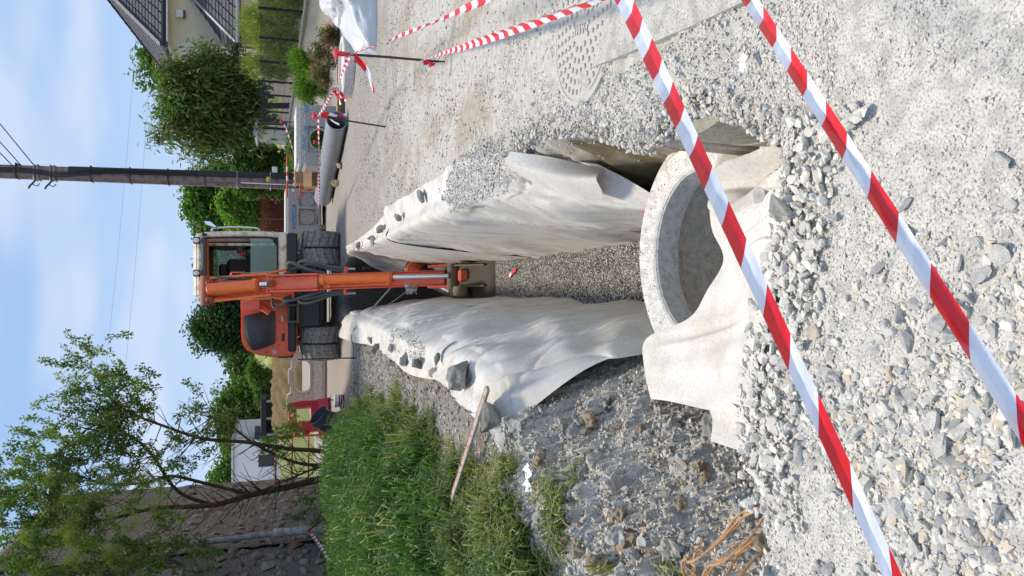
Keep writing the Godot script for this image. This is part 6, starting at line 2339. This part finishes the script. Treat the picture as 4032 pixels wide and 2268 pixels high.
func tree(called: String, label: String, category: String, seed_no: int, base: Vector3, centre: Vector3, size: Vector3, lumps: int, count: int, mesh: ArrayMesh, scale: float, tones: Array, group := ""):
	var r := RandomNumberGenerator.new()
	r.seed = seed_no
	var o := thing(called, label, category, base, group)
	trunk(o, r, base, centre + Vector3(0, size.y * 0.4, 0), maxf(0.06, size.y * 0.045), 9, size.x * 0.8)
	crown("crown", o, r, centre, size, lumps, count, mesh, scale, tones)

func build_plants():
	var broad := leaf_clump(1, 14, 0.62, 0.36)
	var longl := leaf_clump(2, 14, 0.85, 0.20, 2)
	var tiny := leaf_clump(3, 20, 0.42, 0.24)
	var spiky := leaf_clump(4, 20, 0.8, 0.10, 1)
	var G := [Color(0.070, 0.135, 0.028), Color(0.095, 0.165, 0.034), Color(0.055, 0.11, 0.024)]
	var GD := [Color(0.028, 0.068, 0.020), Color(0.040, 0.085, 0.022), Color(0.024, 0.055, 0.018)]
	var GL := [Color(0.105, 0.185, 0.030), Color(0.085, 0.155, 0.028), Color(0.060, 0.12, 0.024)]
	var GY := [Color(0.24, 0.26, 0.045), Color(0.18, 0.215, 0.04), Color(0.14, 0.19, 0.035)]
	# right: the big shrub and the garden
	tree("laurel_shrub", "tall dense long-leaved shrub behind the mesh fence and the gate pillar", "shrub", 401, P(7.9, 0.2, 34.6), P(7.55, 3.45, 34.6), Vector3(2.7, 3.2, 2.2), 46, 2300, longl, 0.40, [Color(0.085, 0.15, 0.032), Color(0.06, 0.115, 0.026), Color(0.125, 0.185, 0.042), Color(0.12, 0.10, 0.035)])
	tree("garden_tree", "feathery green tree top rising behind the slate roof", "tree", 402, P(16.5, 0.2, 60.0), P(16.2, 6.2, 60.0), Vector3(2.6, 4.7, 2.4), 26, 1100, broad, 0.55, G)
	var o := thing("clipped_hedge", "yellow-green hedge behind the mesh fence", "hedge", P(7.3, 0.2, 21.0))
	var r := RandomNumberGenerator.new()
	r.seed = 403
	var bl := []
	for k in 26: bl.append([P(7.25 + r.randf_range(-0.1, 0.1), r.randf_range(0.7, 1.75), 17.5 + 0.36 * k), Vector3(0.42, 0.55, 0.5)])
	crown_of("foliage", o, r, bl, 3000, spiky, 0.17, GY, 0.1)
	o = thing("clipped_hedge", "darker green hedge beside the yellow-green one, at the edge of the picture", "hedge", P(7.3, 0.2, 15.0))
	bl = []
	for k in 18: bl.append([P(7.3 + r.randf_range(-0.1, 0.1), r.randf_range(0.7, 2.0), 12.5 + 0.28 * k), Vector3(0.5, 0.6, 0.5)])
	crown_of("foliage", o, r, bl, 2400, tiny, 0.2, [Color(0.10, 0.17, 0.03), Color(0.06, 0.12, 0.025), Color(0.16, 0.21, 0.04)], 0.1)
	o = thing("conifer_bush", "bright green feathery conifer bush in front of the garden wall", "bush", P(5.25, 0.0, 19.6))
	bl = []
	for k in 14: bl.append([P(5.2 + r.randfn() * 0.26, r.randf_range(0.12, 0.72), 19.7 + r.randfn() * 0.25), Vector3(0.26, 0.24, 0.26)])
	crown_of("foliage", o, r, bl, 1300, spiky, 0.13, [Color(0.12, 0.21, 0.025), Color(0.09, 0.17, 0.025), Color(0.17, 0.26, 0.03)], 0.1)
	o = thing("flowering_plant", "small plant with pink flowers between the tarpaulin and the conifer bush", "plant", P(5.05, 0.0, 16.6))
	bl = []
	for k in 9: bl.append([P(5.0 + r.randfn() * 0.3, r.randf_range(0.08, 0.5), 16.6 + r.randfn() * 0.2), Vector3(0.22, 0.2, 0.2)])
	crown_of("foliage", o, r, bl, 420, tiny, 0.10, [Color(0.09, 0.11, 0.04), Color(0.14, 0.12, 0.06)], 0.1)
	crown_of("flowers", o, r, bl, 130, tiny, 0.05, [Color(0.55, 0.10, 0.28), Color(0.50, 0.16, 0.30)], 0.8)
	o = thing("weed_clump", "green weeds seen through the round hole of the concrete box", "weeds", P(3.95, 0.0, 20.4))
	bl = []
	for k in 10: bl.append([P(3.95 + r.randfn() * 0.3, r.randf_range(0.05, 0.45), 20.4 + r.randfn() * 0.3), Vector3(0.25, 0.2, 0.25)])
	crown_of("foliage", o, r, bl, 600, tiny, 0.13, GL, 0.1)
	o = thing("climbing_plant", "loose green climber at the foot of the gate pillar", "climber", P(5.6, 0.0, 32.6))
	bl = []
	for k in 14: bl.append([P(5.7 + r.randfn() * 0.55, r.randf_range(0.05, 0.42), 32.6 + r.randfn() * 0.4), Vector3(0.4, 0.3, 0.4)])
	crown_of("foliage", o, r, bl, 900, tiny, 0.2, GL, 0.1)
	tree("garden_bush", "green bush filling the ground between the gate pillar and the utility pole", "bush", 409, P(5.3, 0.0, 36.0), P(5.2, 1.5, 36.0), Vector3(1.4, 1.7, 1.0), 20, 1300, broad, 0.28, G)
	# up the road
	tree("roadside_tree", "mid-green tree directly behind the utility pole", "tree", 411, P(4.9, 0, 47.0), P(4.8, 3.7, 47.0), Vector3(2.6, 3.3, 2.2), 30, 1900, broad, 0.42, GL)
	tree("hanging_bush", "light green leafy bush hanging over the red railing", "bush", 412, P(4.2, 0.2, 39.0), P(4.0, 2.3, 38.7), Vector3(1.5, 1.6, 0.8), 16, 800, broad, 0.30, [Color(0.15, 0.25, 0.035), Color(0.11, 0.20, 0.03)])
	tree("roadside_tree", "dense green tree behind the cab of the excavator", "tree", 413, P(2.4, 0, 54.0), P(2.5, 3.2, 54.0), Vector3(3.6, 3.4, 2.6), 34, 2200, broad, 0.46, G)
	tree("railing_hedge", "brownish green hedge behind the red-brown railing", "hedge", 414, P(3.6, 0, 39.6), P(3.6, 0.9, 39.6), Vector3(2.4, 1.1, 0.7), 16, 900, tiny, 0.30, [Color(0.10, 0.09, 0.03), Color(0.07, 0.10, 0.03), Color(0.16, 0.13, 0.05)])
	tree("roadside_tree", "dark green tree behind the orange hood of the excavator", "tree", 415, P(-1.5, 0, 49.0), P(-1.4, 3.2, 49.0), Vector3(2.9, 2.9, 2.4), 32, 2100, broad, 0.44, GD)
	tree("roadside_tree", "lower green tree to the left of the dark one", "tree", 416, P(-3.4, 0, 62.0), P(-3.3, 2.2, 62.0), Vector3(1.9, 2.4, 2.0), 22, 1200, broad, 0.5, G)
	# far wood
	var far := [[-9.0, 118.0, 4.4, 5.0, "rounded pale green tree first from the right in the far wood"], [-13.5, 122.0, 4.0, 4.2, "second tree from the right in the far wood"], [-18.0, 120.0, 4.6, 5.0, "third tree from the right in the far wood"], [-24.0, 121.0, 5.0, 5.5, "fourth tree from the right in the far wood"], [-31.0, 119.0, 5.5, 5.5, "leftmost tree of the far wood"], [8.0, 120.0, 6.0, 6.0, "tree of the far wood hidden behind the excavator"]]
	var kk := 0
	for q in far:
		tree("far_tree", q[4], "tree", 420 + kk, P(q[0], 2.5, q[1]), P(q[0], 2.6 + q[3] * 0.42, q[1]), Vector3(q[2], q[3] * 0.55, 3.0), 14, 420, broad, 1.15, [Color(0.075, 0.12, 0.04), Color(0.06, 0.10, 0.035), Color(0.09, 0.13, 0.05)], "trees of the far wood")
		kk += 1
	tree("round_tree", "rounded dark green tree in front of the meadow, behind the small tree", "tree", 431, P(-9.0, 0, 58.0), P(-9.0, 2.9, 58.0), Vector3(2.6, 2.2, 2.0), 26, 1500, broad, 0.46, G)
	tree("round_tree", "green tree filling the gap between the white house and the stone building", "tree", 432, P(-12.5, 0, 55.0), P(-12.6, 2.6, 55.0), Vector3(3.4, 2.9, 2.4), 26, 1500, broad, 0.46, GL)
	tree("field_bush", "small bright green bush above the brown earth heap", "bush", 433, P(-4.3, 0.4, 39.5), P(-4.3, 1.75, 39.5), Vector3(0.85, 0.6, 0.6), 10, 520, tiny, 0.22, GL)
	tree("field_bush", "dark bush beside the timber shelter", "bush", 434, P(-6.3, 0.2, 50.0), P(-6.4, 1.7, 50.0), Vector3(1.0, 1.2, 0.8), 10, 420, tiny, 0.30, G)
	build_small_tree(broad, tiny)
	build_grass()

func build_small_tree(broad: ArrayMesh, tiny: ArrayMesh):
	var o := thing("elder_tree", "small many-stemmed leaning tree with lichened branches in front of the stone building", "tree", P(-3.55, 0, 16.0))
	var stems := [
		[[P(-3.53, -0.15, 16.0), P(-3.27, 0.40, 15.83), P(-3.14, 1.06, 15.66), P(-2.93, 1.84, 15.49), P(-2.79, 2.57, 15.31), P(-2.47, 3.27, 15.14), P(-2.18, 3.77, 14.97), P(-1.69, 4.28, 14.80)], 0.065],
		[[P(-3.78, -0.1, 16.1), P(-3.92, 0.89, 15.92), P(-4.0, 1.75, 15.73), P(-4.09, 2.44, 15.55), P(-4.02, 3.44, 15.37), P(-4.07, 3.97, 15.18), P(-4.1, 4.73, 15.0)], 0.095],
		[[P(-3.58, -0.15, 16.0), P(-3.57, 0.40, 15.87), P(-3.81, 1.21, 15.73), P(-4.04, 1.99, 15.6)], 0.04],
		[[P(-3.55, -0.12, 16.0), P(-3.50, 0.73, 15.8), P(-3.10, 1.53, 15.6), P(-2.58, 2.14, 15.4), P(-2.33, 2.57, 15.2)], 0.05],
		[[P(-4.15, 2.46, 15.8), P(-3.80, 3.04, 15.6), P(-3.06, 3.45, 15.4), P(-2.63, 3.81, 15.2), P(-2.39, 4.31, 15.0), P(-2.90, 4.94, 14.8)], 0.05],
		[[P(-4.07, 1.75, 16.0), P(-3.72, 2.61, 15.8), P(-3.50, 3.18, 15.6), P(-3.55, 3.59, 15.4), P(-3.45, 4.24, 15.2), P(-3.05, 4.99, 15.0)], 0.05]]
	var r := RandomNumberGenerator.new()
	r.seed = 440
	var twigs := []
	for s in stems:
		var c := curve(s[0], 5)
		var b := MB.new()
		b.tube(c, _taper(c.size(), s[1] * 0.8, s[1] * 0.2), 9)
		part("trunk", b, "bark", o)
		for k in 44:
			var i := r.randi_range(int(c.size() * 0.25), c.size() - 2)
			var p: Vector3 = c[i]
			var a := r.randf() * TAU
			var L := r.randf_range(0.35, 1.1)
			var e := p + Vector3(cos(a) * 0.8, r.randf_range(0.1, 0.9), sin(a) * 0.8) * L
			twigs.append([p, p.lerp(e, 0.5) + Vector3(r.randfn(), r.randfn(), r.randfn()) * 0.07, e])
	var b2 := MB.new()
	for t in twigs:
		b2.tube(curve(t, 3), [0.012, 0.010, 0.008, 0.007, 0.006, 0.004, 0.003], 5, false)
	part("twigs", b2, "bark", o).set_meta("kind", "stuff")
	# leafy shoots: thin twigs with sprays of leaves along them, thick at the top left, sparse lower down
	var masses := [[P(-1.35, 4.35, 14.8), 0.30], [P(-1.7, 4.1, 14.9), 0.45], [P(-1.9, 3.5, 15.0), 0.45], [P(-2.3, 4.4, 15.0), 0.55], [P(-2.5, 3.6, 15.1), 0.50], [P(-2.9, 4.8, 15.0), 0.65], [P(-3.1, 4.2, 15.1), 0.60], [P(-3.3, 5.2, 15.0), 0.55], [P(-3.6, 4.7, 15.0), 0.65], [P(-3.9, 5.2, 14.9), 0.55], [P(-4.1, 4.4, 14.9), 0.70], [P(-4.5, 4.9, 14.8), 0.7], [P(-4.6, 4.1, 14.7), 0.65], [P(-4.9, 3.4, 14.4), 0.5], [P(-4.5, 3.3, 14.6), 0.45], [P(-5.0, 5.3, 14.4), 0.6], [P(-5.2, 4.4, 14.2), 0.7], [P(-4.8, 2.9, 14.0), 0.45], [P(-3.4, 5.5, 15.0), 0.4], [P(-4.3, 5.6, 14.8), 0.45], [P(-2.1, 3.9, 15.0), 0.5], [P(-3.4, 3.7, 15.0), 0.5],
		[P(-2.2, 2.6, 15.2), 0.30], [P(-2.35, 2.1, 15.3), 0.28], [P(-2.9, 2.9, 15.2), 0.34], [P(-2.75, 2.2, 15.4), 0.25], [P(-3.0, 1.2, 15.6), 0.25], [P(-2.7, 0.9, 15.6), 0.24], [P(-4.3, 0.5, 16.0), 0.35], [P(-3.0, 0.25, 15.8), 0.16], [P(-4.9, 2.5, 14.6), 0.35]]
	var spray := leaf_clump(12, 6, 0.95, 0.50)
	var tones := [Color(0.125, 0.195, 0.042), Color(0.095, 0.155, 0.036), Color(0.165, 0.225, 0.05), Color(0.07, 0.12, 0.03)]
	var xf := []
	var cl := []
	var shoots := MB.new()
	for m in masses:
		var rr: float = m[1]
		var many := int(26.0 * rr / 0.6) if m[0].y > 3.0 else int(15.0 * rr / 0.3)
		for k in many:
			var d := Vector3(r.randfn(), r.randfn() * 0.8, r.randfn()) * rr * 0.62
			var p: Vector3 = m[0] + d
			var dir := (d.normalized() * 0.5 + Vector3(r.randfn() * 0.4, 0.75, r.randfn() * 0.4)).normalized()
			var len := r.randf_range(0.25, 0.62) * (1.0 if m[0].y > 3.0 else 0.6)
			var q := p + dir * len * 0.55 + Vector3(r.randfn(), r.randfn(), r.randfn()) * 0.04
			var e := p + dir * len + Vector3(r.randfn(), -0.2, r.randfn()) * 0.07
			shoots.tube([p, q, e], [0.006, 0.004, 0.002], 4, false)
			var n := int(len / 0.045)
			var tone: Color = tones[r.randi() % 4]
			for s in n:
				var t := 0.15 + 0.85 * float(s) / n
				var pos := p.lerp(q, t * 2.0) if t < 0.5 else q.lerp(e, t * 2.0 - 1.0)
				xf.append(Transform3D(Basis.from_euler(Vector3(r.randf_range(-0.6, 0.6), r.randf() * TAU, r.randf_range(-0.6, 0.6))).scaled(Vector3.ONE * r.randf_range(0.055, 0.095)), pos))
				cl.append(tone.lerp(tones[r.randi() % 4], 0.35) * r.randf_range(1.15, 1.75))
	part("shoots", shoots, "bark", o).set_meta("kind", "stuff")
	swarm("crown", spray, mats["leaf"], xf, cl, o).set_meta("kind", "stuff")
	var fl := []
	for k in 60: fl.append([P(-3.1 - 2.1 * r.randf(), 3.2 + 2.0 * r.randf(), 14.4 + 0.5 * r.randf()), Vector3.ONE * 0.15])
	crown_of("blossom", o, r, fl, 1700, tiny, 0.062, [Color(0.38, 0.40, 0.15), Color(0.31, 0.36, 0.12)], 0.2)

func build_grass():
	var r := RandomNumberGenerator.new()
	r.seed = 450
	# one tuft: blades that bend over
	var tufts := []
	for v in 3:
		var vs := PackedVector3Array()
		var nor := PackedVector3Array()
		for i in 22:
			var a := r.randf() * TAU
			var lean := r.randf_range(0.1, 0.75)
			var h := r.randf_range(0.6, 1.1)
			var base := Vector3(r.randfn() * 0.12, 0, r.randfn() * 0.12)
			var dir := Vector3(cos(a), 0, sin(a))
			var s := Vector3(-sin(a), 0, cos(a)) * 0.021
			var p := [base, base + dir * lean * 0.18 * h + Vector3(0, 0.5 * h, 0), base + dir * lean * 0.52 * h + Vector3(0, 0.86 * h, 0), base + dir * lean * 0.95 * h + Vector3(0, 0.93 * h - lean * 0.25, 0)]
			var w := [1.0, 0.85, 0.55, 0.02]
			for k in 3:
				for t in [[p[k] - s * w[k], p[k] + s * w[k], p[k + 1] + s * w[k + 1]], [p[k] - s * w[k], p[k + 1] + s * w[k + 1], p[k + 1] - s * w[k + 1]]]:
					var n: Vector3 = (t[1] - t[0]).cross(t[2] - t[0]).normalized()
					if n.y < 0: n = -n
					for q in t:
						vs.append(q)
						nor.append(n)
		var ar := []
		ar.resize(Mesh.ARRAY_MAX)
		ar[Mesh.ARRAY_VERTEX] = vs
		var me := ArrayMesh.new()
		me.add_surface_from_arrays(Mesh.PRIMITIVE_TRIANGLES, ar)
		tufts.append(me)
	var edge := [Vector2(3.0, -1.45), Vector2(3.6, -1.36), Vector2(4.2, -1.28), Vector2(5.1, -1.24), Vector2(6.1, -1.50), Vector2(6.9, -1.42), Vector2(9.1, -1.52), Vector2(11.5, -1.8), Vector2(14.4, -2.55), Vector2(16.0, -3.3)]
	for v in 3:
		var xf := []
		var cl := []
		for i in 2600:
			var f: float = r.randf_range(2.9, 17.5)
			var x0: float = look_up(edge, f) + 0.28 * n_mid.get_noise_1d(f * 1.3) + 0.1 * r.randfn()
			var x: float = x0 - absf(r.randfn()) * 1.5 * (0.35 if r.randf() < 0.3 else 1.0)
			if x < -6.0 or (x < -5.15 and f > 8.0): continue
			var patch := n_mid.get_noise_2d(x * 0.6 + 70.0, f * 0.6)
			if f < 4.6 and patch < -0.1: continue
			var tall: float = smoothstep(5.0, 7.5, f) * smoothstep(14.0, 10.5, f)
			var edge_in: float = smoothstep(0.0, 0.6, x0 - x)
			var h := lerpf(0.10, 0.22, edge_in) + tall * edge_in * 0.30 + 0.14 * patch * (0.3 + 0.7 * smoothstep(15.0, 12.0, f))
			if h < 0.05: continue
			h *= r.randf_range(0.55, 1.45)
			xf.append(Transform3D(Basis.from_euler(Vector3(r.randf_range(-0.25, 0.25), r.randf() * TAU, r.randf_range(-0.25, 0.25))).scaled(Vector3(0.55 + 0.45 * h, h, 0.55 + 0.45 * h) * Vector3(0.55, 1.0, 0.55)), Vector3(x, height(x, f) - 0.01, -f)))
			var dry: float = clampf(smoothstep(0.3, 0.0, x0 - x) + (0.4 if f < 5.5 else 0.0) + 0.3 * r.randfn(), 0, 1)
			var c: Color = Color(0.085, 0.175, 0.032).lerp(Color(0.055, 0.13, 0.026), r.randf()).lerp(Color(0.30, 0.26, 0.13), dry * 0.65)
			c = c.lerp(Color(0.05, 0.085, 0.03), clampf(0.5 + 1.4 * n_mid.get_noise_2d(x * 0.8, f * 0.8 + 33.0), 0.0, 1.0) * 0.6)
			if r.randf() < 0.05: c = Color(0.26, 0.23, 0.12)
			cl.append(c * 1.5)
		meta(swarm("grass", tufts[v], mats["leaf"], xf, cl), "tall green verge grass on the left of the dig", "grass", "", "stuff")
	# broad-leaved weeds among the grass
	var weed := leaf_clump(9, 9, 0.9, 0.42, 1)
	var wx := []
	var wc := []
	for i in 150:
		var f := r.randf_range(5.2, 14.5)
		var x := look_up(edge, f) - r.randf_range(-0.05, 2.2)
		wx.append(Transform3D(Basis(Vector3.UP, r.randf() * TAU).scaled(Vector3.ONE * r.randf_range(0.07, 0.14)), Vector3(x, height(x, f) + r.randf_range(0.05, 0.3), -f)))
		wc.append(Color(0.16, 0.22, 0.11) * r.randf_range(0.8, 1.2))
	meta(swarm("weeds", weed, mats["leaf"], wx, wc), "pale broad-leaved weeds in the verge grass", "weeds", "", "stuff")

# ---------------------------------------------------------------- loose stones and gravel
func free_ground(x: float, f: float) -> bool:
	# not on the sheets, the concrete strip or the iron cover, nor in the open shaft
	if f > 4.75 and absf(x) < (0.95 if x > 0 else 0.85) and f < 15.2: return false
	if Vector2(x - 1.28, f - 3.52).length() < 0.36: return false
	if x > 0.95 and x < 1.5 and f > 1.7 and f < 3.2: return false
	return true

func place(x: float, f: float) -> String:
	var a := "beside the pit edge" if f > look_up(edge_near, x) - 0.2 else ("between the near tapes" if f > 1.15 + 0.6 * x else "nearer than both tapes")
	var b := "far left of the ring" if x < -0.75 else ("left of the ring" if x < -0.45 else ("towards its left rim" if x < -0.15 else "towards its opening"))
	return a + ", " + b

func build_stones():
	var r := RandomNumberGenerator.new()
	r.seed = 501
	var shapes := []
	for i in 6: shapes.append(rock_mesh(520 + i, 1 if i < 4 else 0, 0.25, 9))
	var greys := [Color(0.62, 0.60, 0.55), Color(0.57, 0.555, 0.51), Color(0.50, 0.49, 0.465), Color(0.41, 0.405, 0.39), Color(0.66, 0.63, 0.56), Color(0.58, 0.51, 0.41)]
	# fields: [x0, x1, f0, f1, count, smallest, largest, keep pattern 0..3]
	var fields := [
		[-1.6, 0.9, 0.75, 2.2, 26000, 0.003, 0.008, 0],
		[-1.6, 0.75, 0.75, 2.15, 4200, 0.006, 0.013, 1],
		[-1.5, 0.25, 0.9, 2.12, 1100, 0.012, 0.024, 2],
		[-1.1, 0.1, 0.9, 2.1, 11000, 0.008, 0.025, 12],
		[-0.9, 0.6, 1.75, 2.25, 800, 0.007, 0.020, 3],
		[0.45, 1.05, 1.75, 3.6, 12000, 0.005, 0.011, 4],
		[0.55, 1.6, 3.2, 5.6, 9000, 0.005, 0.011, 4],
		[0.6, 4.5, 3.6, 13.5, 26000, 0.005, 0.018, 5],
		[-2.2, -0.7, 4.9, 14.0, 9000, 0.010, 0.03, 6],
		[-1.7, -0.4, 2.2, 5.2, 42000, 0.004, 0.018, 7],
		[-0.24, 0.5, 6.3, 11.4, 16000, 0.008, 0.013, 8],
		[0.0, 1.0, 1.86, 4.7, 5200, 0.005, 0.024, 10],
		[-0.72, 0.5, -0.22, 0.06, 1100, 0.005, 0.030, 11],
		[0.62, 1.05, 4.7, 6.6, 3800, 0.006, 0.013, 9],
		[-0.75, -0.45, 7.2, 9.6, 1500, 0.008, 0.014, 9]]
	var lists := []
	for i in 6: lists.append([[], []])
	for q in fields:
		for k in int(q[4]):
			var x := r.randf_range(q[0], q[1])
			var f := r.randf_range(q[2], q[3])
			var big: float = lerpf(q[5], q[6], pow(r.randf(), 2.2))
			var pat: int = q[7]
			var y := 0.0
			var c: Color = greys[r.randi() % 6]
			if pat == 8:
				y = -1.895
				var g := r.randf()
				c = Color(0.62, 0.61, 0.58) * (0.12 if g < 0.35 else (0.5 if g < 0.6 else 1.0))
			elif pat == 10:
				x = look_up(edge_right, f) + r.randf_range(-0.075, 0.05)
				y = -0.015 - 0.10 * r.randf() * r.randf()
				if x > look_up(edge_right, f): y = height(x, f)
				c = c * r.randf_range(0.75, 1.05)
			elif pat == 11:
				f = look_up(edge_near, x) + f
				y = 0.012 + 0.008 * r.randf()
				c = [Color(0.64, 0.615, 0.55), Color(0.60, 0.57, 0.51), Color(0.55, 0.53, 0.49)][r.randi() % 3]
			elif pat == 9:
				y = 0.05
				c = Color(0.60, 0.59, 0.56) * (0.3 if r.randf() < 0.3 else 1.0)
				var cx := 0.80 if x > 0 else -0.62
				var cf := 5.5 if x > 0 else 8.3
				if pow((x - cx) / 0.22, 2.0) + pow((f - cf) / 1.0, 2.0) > 1.0 + 0.8 * n_mid.get_noise_2d(x * 2.0, f * 2.0): continue
			else:
				if not free_ground(x, f): continue
				y = height(x, f)
				var cluster := n_mid.get_noise_2d(x * 0.9 + 11.0, f * 0.9)
				if pat == 0 and x > 0.35 and f < 1.9 and cluster < 0.1: continue
				if pat == 1 and (cluster < -0.12 or (x > 0.25 and f < 1.9 and r.randf() < 0.8)): continue
				if pat == 2 and (cluster < 0.0 or x > -0.02 and r.randf() < 0.7): continue
				if pat == 12 and (cluster < -0.2 or r.randf() > exp(-pow((x + 0.46 + 0.35 * (f - 1.5)) / 0.30, 2.0))): continue
				if pat == 3 and f - look_up(edge_near, x) > 0.06: continue
				if pat == 3 and f - look_up(edge_near, x) < -0.22: continue
				if pat == 4 and x > 1.06 and cluster < 0.0: continue
				if pat == 4 and y < -0.25: continue
				if pat == 5 and n_big.get_noise_2d(x * 3.0, f * 1.2) < 0.05 and r.randf() < 0.75: continue
				if pat == 5 and x > 2.2 and r.randf() < 0.3: continue
				if pat == 5 and r.randf() < 0.4: c = c * 0.5
				if pat == 6: c = c * r.randf_range(0.4, 0.85)
				if pat == 7:
					if y < -1.2: continue
					c = c * r.randf_range(0.6, 1.05)
					if r.randf() < 0.06: c = Color(0.34, 0.24, 0.13)
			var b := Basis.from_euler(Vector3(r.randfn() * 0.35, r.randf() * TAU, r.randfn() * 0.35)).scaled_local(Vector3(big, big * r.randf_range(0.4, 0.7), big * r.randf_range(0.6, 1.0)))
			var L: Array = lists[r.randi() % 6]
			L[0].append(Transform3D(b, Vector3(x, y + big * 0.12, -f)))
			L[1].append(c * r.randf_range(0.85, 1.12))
	# the larger broken stones one can pick out in front, each an object
	var coarse := []
	for i in 8: coarse.append(rock_mesh(560 + i, 2, 0.28, 11))
	var tone := []
	for c in greys:
		var m: StandardMaterial3D = mats["stone"].duplicate()
		m.vertex_color_use_as_albedo = false
		m.albedo_color = Color(c * 1.05).linear_to_srgb()
		tone.append(m)
	var tword := ["pale grey", "light grey", "mid-grey", "dark grey", "cream", "tan"]
	var made := 0
	var tries := 0
	while made < 170 and tries < 4000:
		tries += 1
		var x := r.randf_range(-1.25, 0.35)
		var f := r.randf_range(0.95, 2.05)
		var cluster := n_mid.get_noise_2d(x * 0.9 + 11.0, f * 0.9)
		var band: float = exp(-pow((x + 0.42 + 0.35 * (f - 1.5)) / 0.36, 2.0))
		if r.randf() > band or cluster < -0.25: continue
		if f > look_up(edge_near, x) - 0.02: continue
		var big := lerpf(0.024, 0.046, pow(r.randf(), 1.5))
		var o := MeshInstance3D.new()
		o.name = numbered("broken_stone")
		o.mesh = coarse[r.randi() % 8]
		var ti: int = [0, 1, 2, 3, 4, 0, 1, 3, 5][r.randi() % 9]
		o.material_override = tone[ti]
		o.transform = Transform3D(Basis.from_euler(Vector3(r.randfn() * 0.4, r.randf() * TAU, r.randfn() * 0.4)).scaled_local(Vector3(big, big * r.randf_range(0.35, 0.6), big * r.randf_range(0.5, 0.9))), Vector3(x, height(x, f) + big * 0.2, -f))
		add_child(o)
		meta(o, "%s %s broken stone %s" % ["large" if big > 0.026 else "small", tword[ti], place(x, f)], "stone", "broken stones on the near gravel")
		made += 1
	# clods of soil on the loose slope
	made = 0
	var clod := []
	for i in 5: clod.append(rock_mesh(580 + i, 4, 0.75, 3))
	var ctone := []
	for c in [Color(0.48, 0.46, 0.42), Color(0.36, 0.35, 0.335), Color(0.38, 0.30, 0.21), Color(0.55, 0.52, 0.47)]:
		var m: StandardMaterial3D = mats["stone"].duplicate()
		m.vertex_color_use_as_albedo = false
		m.albedo_color = c.linear_to_srgb()
		ctone.append(m)
	while made < 110:
		var f := r.randf_range(2.25, 4.9)
		var x := r.randf_range(-1.5, -0.42)
		var y := height(x, f)
		if y < -1.0 or (f > 4.3 and x > -0.8) or (f < 3.7 and x > -0.6): continue
		var big := lerpf(0.022, 0.085, pow(r.randf(), 3.0))
		var ci := r.randi() % 4
		if big < 0.036:
			var into: Array = lists[r.randi() % 6]
			into[0].append(Transform3D(Basis.from_euler(Vector3(r.randf() * 6, r.randf() * 6, 0)).scaled_local(Vector3(big, big * 0.7, big * 0.8)), Vector3(x, y + big * 0.15, -f)))
			into[1].append([Color(0.48, 0.46, 0.42), Color(0.36, 0.35, 0.335), Color(0.38, 0.30, 0.21), Color(0.55, 0.52, 0.47)][ci])
			continue
		var o := MeshInstance3D.new()
		o.name = numbered("soil_clod")
		o.mesh = clod[r.randi() % 5]
		o.material_override = ctone[ci]
		o.transform = Transform3D(Basis.from_euler(Vector3(r.randf() * 6, r.randf() * 6, 0)).scaled_local(Vector3(big, big * 0.7, big * 0.8)), Vector3(x, y + big * 0.15, -f))
		add_child(o)
		meta(o, "%s %s clod on the loose soil, %s" % ["large" if big > 0.04 else "small", ["pale", "grey", "brown", "whitish"][ci], "beside the grass" if x < -1.15 else ("below the pointed sheet corner" if f > 3.9 else ("beside the ring sheet" if x > -0.8 else ("beside the plastic mesh" if f < 2.9 else "in the middle of the slope")))], "soil clod", "clods on the loose soil slope")
		made += 1
	for i in 6:
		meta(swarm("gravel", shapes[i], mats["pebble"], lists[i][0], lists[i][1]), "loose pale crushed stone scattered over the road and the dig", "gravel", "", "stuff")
